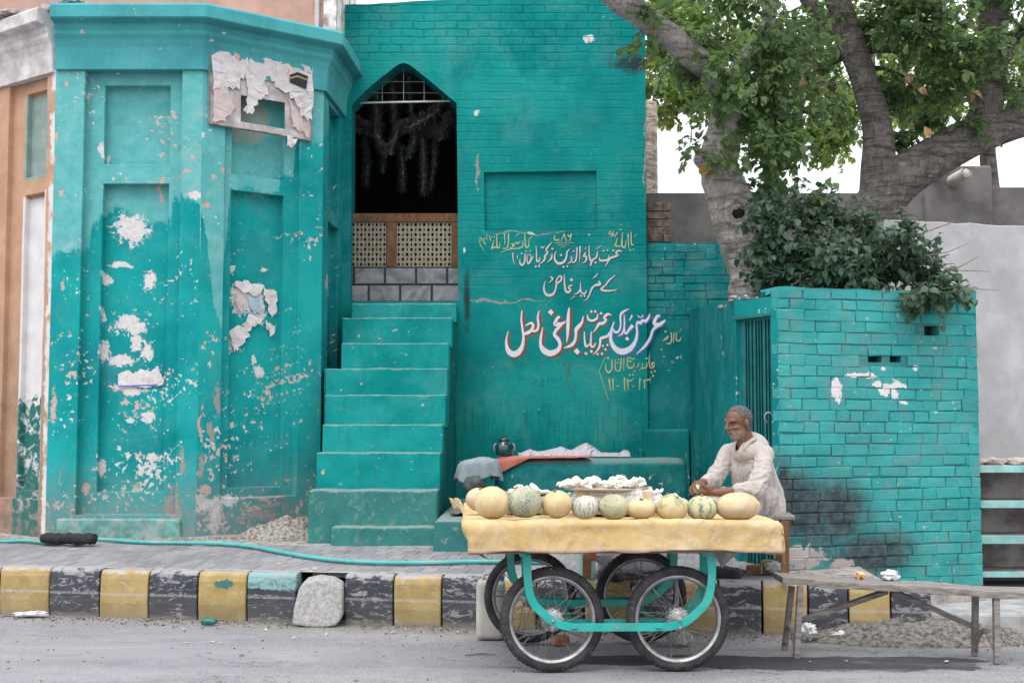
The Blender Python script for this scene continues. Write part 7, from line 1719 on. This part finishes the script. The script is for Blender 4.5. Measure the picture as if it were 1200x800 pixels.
o = single("hanging_scrap", torn([(334, 160), (346, 164), (339, 175), (332, 172)], -.04, 33, .05, 1.5, 3), PAP, "white paper scrap dangling below the notice board's lower corner", "paper scrap")
def FFtorn(pts, d, seed, curl=.01, jag=1.5, res=4):
    rng = random.Random(seed); out = []
    for i, p in enumerate(pts):
        n_ = pts[(i + 1) % len(pts)]
        for k in range(res): t = k / res; out.append((lerp(p[0], n_[0], t), lerp(p[1], n_[1], t) + rng.uniform(-jag, jag) * (k > 0)))
    bm = NB(); E = loop(bm, [FF.at(*FF.uz(x, y), d) for x, y in out]); bmesh.ops.triangle_fill(bm, use_beauty=True, edges=E); bmesh.ops.subdivide_edges(bm, edges=bm.edges[:], cuts=2)
    for v in bm.verts: v.co += FF.N * (.004 + curl * abs(mn.noise(v.co * 9)))
    return bm
st = thing("torn_notice", "torn white paper notice with a blue rule, pasted on the pillar's left panel", "notice", tuple(FF.at(*FF.uz(158, 440), .13)))
o = obj("sheet", FFtorn([(131, 437), (140, 433), (150, 436), (158, 431), (168, 434), (178, 428), (181, 436), (186, 444), (184, 450), (160, 453), (131, 455)], .194, 3), PAP, st); o.modifiers.new("t", 'SOLIDIFY').thickness = .0015
bm = NB(); vs = [FF.at(*FF.uz(x, y), .186) for x, y in ((132, 451), (178, 449), (178, 450.8), (132, 453))]; bm.faces.new([bm.verts.new(p - FF.N * -.004) for p in vs]); obj("blue_rule", bm, simple("print_blue", (.12, .16, .45), .7, .2, 40, 0), st)
tp = thing("torn_poster", "shredded white and pale blue poster remains on the right panel of the pillar", "poster", tuple(FC.at(*FC.uz(308, 365), .12)))
PB = paper_mat("torn_paper_blue", (.35, .50, .58))
for i, (pts, m_) in enumerate((([(282, 329), (298, 327), (318, 333), (310, 344), (296, 342), (288, 338)], PAP), ([(316, 333), (331, 340), (332, 362), (326, 372), (322, 356), (318, 346)], PAP), ([(296, 346), (312, 350), (316, 362), (306, 368), (300, 358)], PB), ([(300, 366), (316, 372), (306, 382), (296, 388), (290, 380)], PAP),
    ([(276, 386), (292, 382), (300, 394), (290, 404), (282, 412), (277, 400)], PAP), ([(284, 340), (294, 352), (290, 364), (284, 356)], PAP2), ([(318, 374), (330, 380), (326, 392), (320, 386)], PAP))):
    o = obj("shred", torn(pts, .143 - .002 * i, 40 + i, .012, 3.2, 4), m_, tp); o.modifiers.new("t", 'SOLIDIFY').thickness = .0015
for o in [x for x in bpy.data.objects if x.name.startswith("print") ]: pass

# hose along the foot of the pillar
M['hose'] = simple("hose_turquoise", (.05, .36, .35), .5, .12, 6, .15, dust=((.30, .32, .30), .4))
def gz(px, py): 
    for z in (.45,): return PZ(px, py, z)
bm = NB(); hp_ = [PZ(x, y + 3.5, .455) for x, y in ((-60, 630), (0, 630), (30, 629.5), (60, 631), (110, 629), (170, 631.5), (240, 632.5), (290, 635), (340, 641), (380, 645), (420, 647.5), (470, 648.5), (520, 648.5), (560, 648), (640, 649))]
hp_ = [Vector((p.x, p.y, pave_z(p.x, p.y) + .022)) for p in hp_]
tube(bm, crom([tuple(p) for p in hp_], 6), .0175, 10); single("hose", bm, M['hose'], "turquoise hose lying along the foot of the pillar and stairs", "hose", smooth=True)
bm = NB(); a, b = PZ(50, 634, .46), PZ(112, 635, .46); n_ = 22; pts = [a.lerp(b, i / n_) + Vector((0, -.02, .028 + .003 * math.sin(i * .7))) for i in range(n_ + 1)]; tube(bm, pts, [.022 + .024 * math.sin(min(1, (i + 1) / 5) * 1.57) * (1 if i < n_ - 1 else .8) + .006 * random.random() for i in range(n_ + 1)], 14, wob=.22, wf=24)
single("cloth_roll", bm, simple("black_rag", (.018, .019, .022), .85, .3, 30, .8, bdist=.01), "rolled black rag wrapped round the hose at the pillar's foot", "rag", smooth=True)

# on and beside the masonry seat
M['sack'] = cloth("grey_sack", (.20, .245, .26), (.27, .31, .32), 300, .85, .8)
bc = P(561, 537, 11.75)
def drapedc(u, v):
    """cloth thrown over a lump: a flat crown, then folds hanging to a loose hem"""
    a = u * 2 * math.pi; r = v; fold = math.sin(a * 5 + 1.3 * math.sin(a * 2)) + .6 * math.sin(a * 11 + 2)
    if r < .55: k = r / .55; R_ = .155 * k; z = -.030 * k ** 2.5 + .012 * fbm((math.cos(a) * k * 3, math.sin(a) * k * 3, 5), 3) + .010 * (1 - abs(mn.noise(Vector((math.cos(a) * k * 4, math.sin(a) * k * 4, 2)))) * 2)
    else: k = (r - .55) / .45; R_ = .155 + .030 * k ** .6 + .014 * fold * k; z = -.030 - (.155 + .030 * math.sin(a * 3 + 1)) * k + .012 * fbm((math.cos(a) * 2, math.sin(a) * 2, k * 3), 2)
    return bc + Vector((R_ * math.cos(a) * 1.15, R_ * math.sin(a), z - .02 * max(0, -math.cos(a))))
bm = sheet(drapedc, 120, 40); bmesh.ops.remove_doubles(bm, verts=bm.verts, dist=.0008); o = single("sack", bm, M['sack'], "grey cloth bundle at the left end of the masonry seat, draped over a dark pot", "sack", origin=bc, smooth=True); o.modifiers.new("t", 'SOLIDIFY').thickness = .005
pc2 = P(556, 567, 11.62); bm = NB(); lathe(bm, [(.04, -.07), (.085, -.05), (.105, 0), (.09, .045), (.05, .07), (.045, .085)], Matrix.Translation(pc2) @ Euler((.9, .3, 0)).to_matrix().to_4x4(), 24); single("clay_pot", bm, simple("dark_clay", (.07, .085, .08), .65, .35, 12, .4, dust=((.16, .16, .15), .5)), "dark round pot lying under the grey bundle", "pot", origin=pc2, smooth=True)
bm = NB(); a = P(535, 574, 11.4); 
def mat_sheet(u, v):
    p = P(lerp(528, 582, u), lerp(582, 566, v), lerp(11.0, 11.8, v)); p.z = P(530, 610, 10.55).z + .035 + .02 * fbm((u * 5, v * 5, 4), 3); return p
bm = sheet(mat_sheet, 24, 20); o = single("dark_mat", bm, cloth("dark_mat_cloth", (.06, .075, .08), (.10, .11, .11), 200, .9, .6), "dark grey mat under the pot at the platform's left end", "mat", smooth=True); o.modifiers.new("t", 'SOLIDIFY').thickness = .006
seat_top = P(700, 537, 11.9).z
jar = thing("glazed_jar", "shiny dark green lidded jar with pale handles at the left end of the masonry seat", "jar", tuple(P(591, 534, 11.98)))
jz = P(591, 534.5, 11.98); M['glaze'] = simple("green_glaze", (.008, .05, .048), .10, .4, 8, .1, spec=.7)
bm = NB(); lathe(bm, [(.05, 0), (.075, .012), (.088, .055), (.082, .10), (.055, .135), (.048, .145)], Matrix.Translation(jz), 28); obj("body", bm, M['glaze'], jar, smooth=True)
bm = NB(); lathe(bm, [(.054, .145), (.054, .156), (.040, .170), (.014, .178), (.012, .188), (.020, .197), (.016, .207), (.002, .212)], Matrix.Translation(jz), 24); ld = obj("lid", bm, M['glaze'], jar, smooth=True)
for s in (-1, 1):
    bm = NB(); tube(bm, [jz + Vector((s * (.074 + .022 * math.sin(a)), -.01, .082 + .034 * math.cos(a))) for a in [k * math.pi / 8 for k in range(9)]], .009, 8); obj("handle", bm, simple("pale_handle", (.22, .25, .25), .15, .3, 9, 0), jar, smooth=True)
def redc(u, v):
    x = lerp(577, 692, u); top = P(x, 537 + 0.0, 11.9); y0 = 11.88; drop = .17 * max(0, 1 - u * 2.6) + .018 * (1 - u); t = v
    if t < .55: p = Vector((top.x, lerp(lerp(12.35, 11.99, max(0, (u - .55) / .45)), 11.93, t / .55), seat_top + .010 - .03 * math.exp(-(u / .10) ** 2) + .006 * fbm((u * 7, t * 5, 1), 2)))
    else: k = (t - .55) / .45; p = Vector((top.x - .02 * k * (1 - u), 11.925 - .035 * min(1, k * 4) + .008 * math.sin(u * 25) * k, seat_top + .010 - .03 * math.exp(-(u / .10) ** 2) - drop * k + .012 * math.exp(-(k / .2) ** 2)))
    return p
bm = sheet(redc, 50, 26); o = single("red_cloth", bm, cloth("red_cloth_weave", (.36, .115, .085), (.44, .16, .12), 400, .85, .4), "faded red cloth folded over the left end of the masonry seat", "cloth", smooth=True); o.modifiers.new("t", 'SOLIDIFY').thickness = .006
def whc(u, v):
    x = lerp(606, 735, u); p = P(x, 536, 12.25)
    pk = .018 + .10 * max(0, 1 - abs(u - .62) / .13) + .052 * max(0, 1 - abs(u - .38) / .24) + .030 * math.exp(-((u - .97) / .03) ** 2) + .03 * max(0, 1 - abs(u - .10) / .08)
    rg = 1 - 2.2 * abs(mn.noise(Vector((u * 9 + v * 2, v * 3.2, 2)))); rg2 = 1 - 2.2 * abs(mn.noise(Vector((u * 21 - v * 5, v * 8, 6))))
    h = math.sin(v * math.pi) ** .6 * (pk * (.80 + .30 * rg) + .014 * rg2) + .004
    return Vector((p.x + .02 * rg2, 12.02 + v * .5 + .03 * rg, seat_top + .012 + max(0, h)))
bm = sheet(whc, 150, 44); o = single("white_cloth", bm, cloth("pale_cloth", (.40, .37, .41), (.50, .47, .50), 400, .85, .6), "crumpled pale lilac cloth heaped along the back of the masonry seat", "cloth", smooth=True)

# under and around the cart
jc = thing("jerrycan", "dirty white plastic jerrycan standing behind the cart's left wheels", "jerrycan", tuple(PZ(574, 751, 0)))
jp = PZ(575, 750, 0); bm = NB(); box(bm, jp.x - .10, jp.y, .0, jp.x + .10, jp.y + .16, .40); o = obj("body", bm, simple("dirty_white_plastic", (.50, .48, .44), .55, .12, 5, .2, dust=((.30, .27, .22), .5)), jc, bevel=.04, segs=4)
bm = NB(); tube(bm, [(jp.x - .05, jp.y + .08, .40), (jp.x - .045, jp.y + .08, .44), (jp.x + .03, jp.y + .08, .44), (jp.x + .035, jp.y + .08, .40)], .013, 8); obj("handle", bm, bpy.data.materials["dirty_white_plastic"], jc, smooth=True)
bm = NB(); lathe(bm, [(.03, 0), (.03, .03), (.026, .035)], Matrix.Translation((jp.x + .065, jp.y + .06, .398)), 16); obj("cap", bm, simple("cap_blue", (.10, .2, .35), .4, .1, 9, 0), jc)
bp_ = PZ(657, 755, 0); bm = NB(); box(bm, -.055, -.035, 0, .055, .035, .062, Matrix.Translation(bp_) @ Matrix.Rotation(.25, 4, 'Z'), jit=.004); single("brick", bm, simple("red_brick", (.30, .115, .06), .9, .3, 14, .6, col2=(.38, .18, .11)), "red brick chocking the cart's front left wheel", "brick", bevel=.008)
cp = PZ(797, 757, 0); bm = NB(); blob(bm, cp + Vector((0, 0, .045)), (.085, .06, .055), 3, .4, 1.8, 9); single("stone", bm, M['aggregate'], "grey stone lying behind the cart's front right wheel", "stone", smooth=False)
def mat_glass(name, c, alpha):
    n = NT(name); n.done(c, .08, None, spec=.6); tr = n.n("BsdfTransparent"); tr.inputs[0].default_value = (.85, .95, .92, 1); ms = n.n("MixShader"); ms.inputs[0].default_value = alpha; n.t.links.new(tr.outputs[0], ms.inputs[1]); n.t.links.new(n.b.outputs[0], ms.inputs[2]); n.t.links.new(ms.outputs[0], n.t.nodes["Material Output"].inputs[0]); return n.m
M['bottle'] = mat_glass("bottle_plastic", (.42, .60, .56), .5)
for i, (px, lab, red) in enumerate(((691, "clear plastic bottle with a red label standing under the cart", 1), (680, "clear unlabelled bottle standing just left of the red-labelled one", 0))):
    g = PZ(px, 676, .40); g = Vector(((px - 600) / FPX * 9.28, 9.28 + .06 * i, pave_z(.5, 9.28) + .0)); bt_ = thing("bottle", lab, "bottle", tuple(g), 0, "bottles under the cart"); bm = NB(); r = .040 if red else .034
    lathe(bm, [(r * .7, 0), (r, .012), (r, .06), (r * .93, .09), (r, .12), (r, .19), (r * .8, .225), (r * .36, .265), (r * .34, .285)], Matrix.Translation(g), 20); obj("body", bm, M['bottle'], bt_, smooth=True)
    bm = NB(); lathe(bm, [(r * .40, .285), (r * .40, .305), (r * .36, .308)], Matrix.Translation(g), 16); obj("cap", bm, simple("cap_%d" % i, (.5, .08, .05) if red else (.6, .6, .6), .4, .1, 9, 0), bt_)
    if red: bm = NB(); lathe(bm, [(r * 1.012, .125), (r * 1.02, .13), (r * 1.02, .185), (r * 1.012, .19)], Matrix.Translation(g), 20); obj("label", bm, simple("label_red", (.50, .10, .06), .5, .25, 30, 0), bt_, smooth=True)
bm = NB(); blob(bm, P(742, 655, 9.55), (.28, .12, .11), 4, .25, 1.6, 21, flatz=-.085); bm_displace(bm, .02, 8, 4); single("white_sack", bm, cloth("white_sack_cloth", (.44, .43, .48), (.52, .51, .55), 300, .85, .8), "pale lilac sack lying on the pavement behind the cart's rear wheels", "sack", smooth=True)
for i, (px, y_, lab) in enumerate(((846, 9.30, "dark rumpled cloth on the pavement behind the cart's right wheels"), (725, 9.12, "black cloth hanging over the kerb edge behind the cart's right rear wheel"))):
    g = Vector(((px - 600) / FPX * y_, y_, pave_z(1.4, 9.3) + .035)); bm = NB(); blob(bm, g, (.16, .10, .05), 3, .4, 2, 30 + i, flatz=-.03); bm_displace(bm, .015, 12, 4); single("dark_cloth", bm, cloth("dark_cloth_%d" % i, (.022, .022, .026), (.045, .045, .05), 300, .9, .6), lab, "cloth", smooth=True)
rng = random.Random(4)
for i, (px, w_, h_, c, lab) in enumerate(((880, .10, .07, (.16, .09, .05), "brown block under the wooden bench, nearest the seated man's left"), (897, .07, .10, (.26, .15, .07), "upright brown offcut under the bench beside the pale rag"))):
    g = Vector(((px - 600) / FPX * 9.4, 9.4, pave_z(1.8, 9.4))); bm = NB(); box(bm, -w_ / 2, -.05, 0, w_ / 2, .05, h_, Matrix.Translation(g) @ Matrix.Rotation(rng.uniform(-.5, .5), 4, 'Z'), jit=.006); single("wood_offcut", bm, simple("offcut_%d" % i, c, .85, .3, 12, .4), lab, "wood", bevel=.006)
bm = NB(); g = Vector((P(908, 664, 9.3))); blob(bm, g, (.07, .05, .04), 3, .5, 2.4, 41); single("pale_rag", bm, simple("rag_grey", (.32, .33, .35), .9, .2, 20, .5), "pale grey rag crumpled by the bench's right leg", "rag", smooth=True)
def corner(u, v):
    a, b = P(834, 646, 8.6), P(866, 646, 8.5); t = P(846, 665, 8.55); p = a.lerp(b, u).lerp(t, v); return p + Vector((0, .01 * math.sin(u * 9) * (1 - v), 0))
bm = sheet(corner, 12, 10); o = single("hanging_cloth", bm, SM, "white cloth corner hanging below the yellow cloth near the cart's right end", "cloth", smooth=True); o.modifiers.new("t", 'SOLIDIFY').thickness = .003

# the long plank bench on the right
LB = thing("plank_bench", "long weathered plank bench on splayed legs with curved feet, at the right roadside", "bench", tuple(PZ(1050, 758, 0)))
M['weathered'] = plain_wood("weathered_wood", (.30, .275, .25), .42, (2.2, 24, 24)); Yb = 8.25
bm = NB(); N_ = 36; e0, e1 = P(912, 673, 8.30), P(1225, 691, 8.02); top_, bot_ = [], []
for j, yy in enumerate((-.13, .15)):
    for i in range(N_ + 1):
        t = i / N_; p = e0.lerp(e1, t); k = Vector((0, yy + .008 * mn.noise(Vector((t * 6, j * 9, 0))), .010 * mn.noise(Vector((t * 3, 2, 0))) - .012 * math.sin(t * 3.1)))
        top_.append(bm.verts.new(p + k)); bot_.append(bm.verts.new(p + k - Vector((0, 0, .042 + .006 * mn.noise(Vector((t * 8, j, 4)))))))
n1 = N_ + 1
for i in range(N_):
    bm.faces.new((top_[i], top_[i + 1], top_[n1 + i + 1], top_[n1 + i])); bm.faces.new((bot_[i], bot_[n1 + i], bot_[n1 + i + 1], bot_[i + 1])); bm.faces.new((bot_[i], bot_[i + 1], top_[i + 1], top_[i])); bm.faces.new((bot_[n1 + i + 1], bot_[n1 + i], top_[n1 + i], top_[n1 + i + 1]))
bm.faces.new((bot_[0], top_[0], top_[n1], bot_[n1])); bm.faces.new((top_[N_], bot_[N_], bot_[n1 + N_], top_[n1 + N_])); bmesh.ops.recalc_face_normals(bm, faces=bm.faces)
obj("seat", bm, M['weathered'], LB, bevel=.004)
def barp(a, b, w_, d, M_=None):
    bm = NB(); t = (b - a).normalized(); sx = Vector((1, 0, 0)); sx = (sx - t * sx.dot(t)).normalized(); sy = t.cross(sx); pts = []
    for e in (a, b):
        for u, v in ((-1, -1), (1, -1), (1, 1), (-1, 1)): pts.append(e + sx * u * w_ / 2 + sy * v * d / 2)
    hexa(bm, pts[:4], pts[4:]); return bm
legs = [((938, 686), (933, 763), 8.17), ((928, 686), (919, 751), 8.46), ((1167, 694), (1168, 769), 7.98), ((1143, 693), (1142, 757), 8.26)]
ft = []
for (a, b, y) in legs: pa, pb = P(a[0], a[1], y), P(b[0], b[1], y); pb = Vector((pb.x, pb.y, .0)); ft.append((pa, pb)); obj("leg", barp(pb, pa, .036, .042), M['weathered'], LB, bevel=.004)
for (i, j) in ((0, 1), (2, 3)):
    (a, f1), (b, f2) = ft[i], ft[j]; bm = NB(); pts = [f1.lerp(f2, t) + Vector((0, 0, .165 * math.sin(t * math.pi) ** .6 + .012)) for t in [k / 12 for k in range(13)]]
    tube(bm, pts, .017, 8); obj("curved_foot", bm, M['weathered'], LB, smooth=True)
for a, b in (((1040, 692), (938, 727)), ((1046, 692), (1146, 736))): obj("brace", barp(P(*b, 8.27), P(*a, 8.2), .030, .034), M['weathered'], LB, bevel=.003)
M['thin_plastic'] = simple("crumpled_plastic", (.60, .60, .61), .35, .15, 14, .9, spec=.5, bdist=.02); M['orange_plastic'] = simple("orange_white_plastic", (.60, .52, .42), .4, .2, 9, .9, col2=(.62, .36, .14), spec=.5, bdist=.02)
def wad(px, py, Y, r, mat, label, cat="plastic bag", seed=0, fl=None):
    bm = NB(); blob(bm, P(px, py, Y), r, 3, .55, 2.0, seed); bm_displace(bm, .008, 30, seed); return single(cat.replace(' ', '_'), bm, mat, label, cat)
wad(1008, 674, 8.32, (.035, .03, .025), M['orange_plastic'], "orange and white plastic scrap on the plank bench", seed=1); wad(1043, 674, 8.30, (.055, .04, .035), M['thin_plastic'], "clear crumpled plastic bag on the plank bench", seed=2)
wad(946, 738, 8.75, (.05, .05, .05), M['thin_plastic'], "white plastic bag wad behind the plank bench's left feet", seed=3); wad(990, 743, 8.80, (.11, .05, .022), M['thin_plastic'], "flattened clear plastic bag in the gutter below the plank bench", seed=4)
wad(36, 719, 9.85, (.13, .04, .018), M['thin_plastic'], "torn white plastic scrap at the foot of the leftmost yellow kerb block", seed=5)
bm = NB(); c = PZ(245, 731, .012); tube(bm, [c + Vector((-.055, 0, .02)), c + Vector((-.02, 0, .022)), c + Vector((.03, .005, .02)), c + Vector((.06, .01, .018))], [.022, .026, .024, .014], 12, wob=.35, wf=30); single("crushed_can", bm, simple("green_can", (.03, .16, .12), .35, .3, 30, .2, metal=.3), "crushed green drink can lying in the gutter", "can", smooth=True)
bm = NB(); c = PZ(1131, 748, 0); Mx = Matrix.Translation(c + Vector((.0, .1, .055))) @ Matrix.Rotation(R(90), 4, 'X'); lathe(bm, [(.05, 0), (.056, .0), (.056, .10), (.05, .10)], Mx, 20); single("pipe_stub", bm, simple("dark_pipe", (.05, .05, .05), .7, .3, 14, .3), "short dark pipe stub at the foot of the dirt heap", "pipe", smooth=True)
# paper and leaf scraps on the road
rng = random.Random(77); bm = NB()
for k in range(46):
    x = rng.uniform(-4.4, 3.0); y = kerbY(x) - abs(rng.gauss(.25, .45)) - .05; p = Vector((x, y, .008)); d = Vector((rng.gauss(0, 1), rng.gauss(0, 1), rng.gauss(0, .15))); leaf(bm, p, d, Vector((0, 0, 1)), rng.uniform(.02, .07), rng.uniform(.012, .03), rng.uniform(0, .4), 0)
o = obj("litter", bm, simple("paper_litter", (.46, .42, .36), .9, .5, 3, 0)); o["label"] = "tiny paper and leaf scraps scattered over the road and gutter"; o["category"] = "litter"; o["kind"] = "stuff"
bm = NB(); a = PZ(546, 768, .004); tube(bm, [PZ(545, 767, .006), PZ(565, 765.5, .008), PZ(582, 766.5, .006)], [.004, .005, .003], 6); single("twig", bm, BK2, "thin dry twig on the road in front of the jerrycan", "twig")
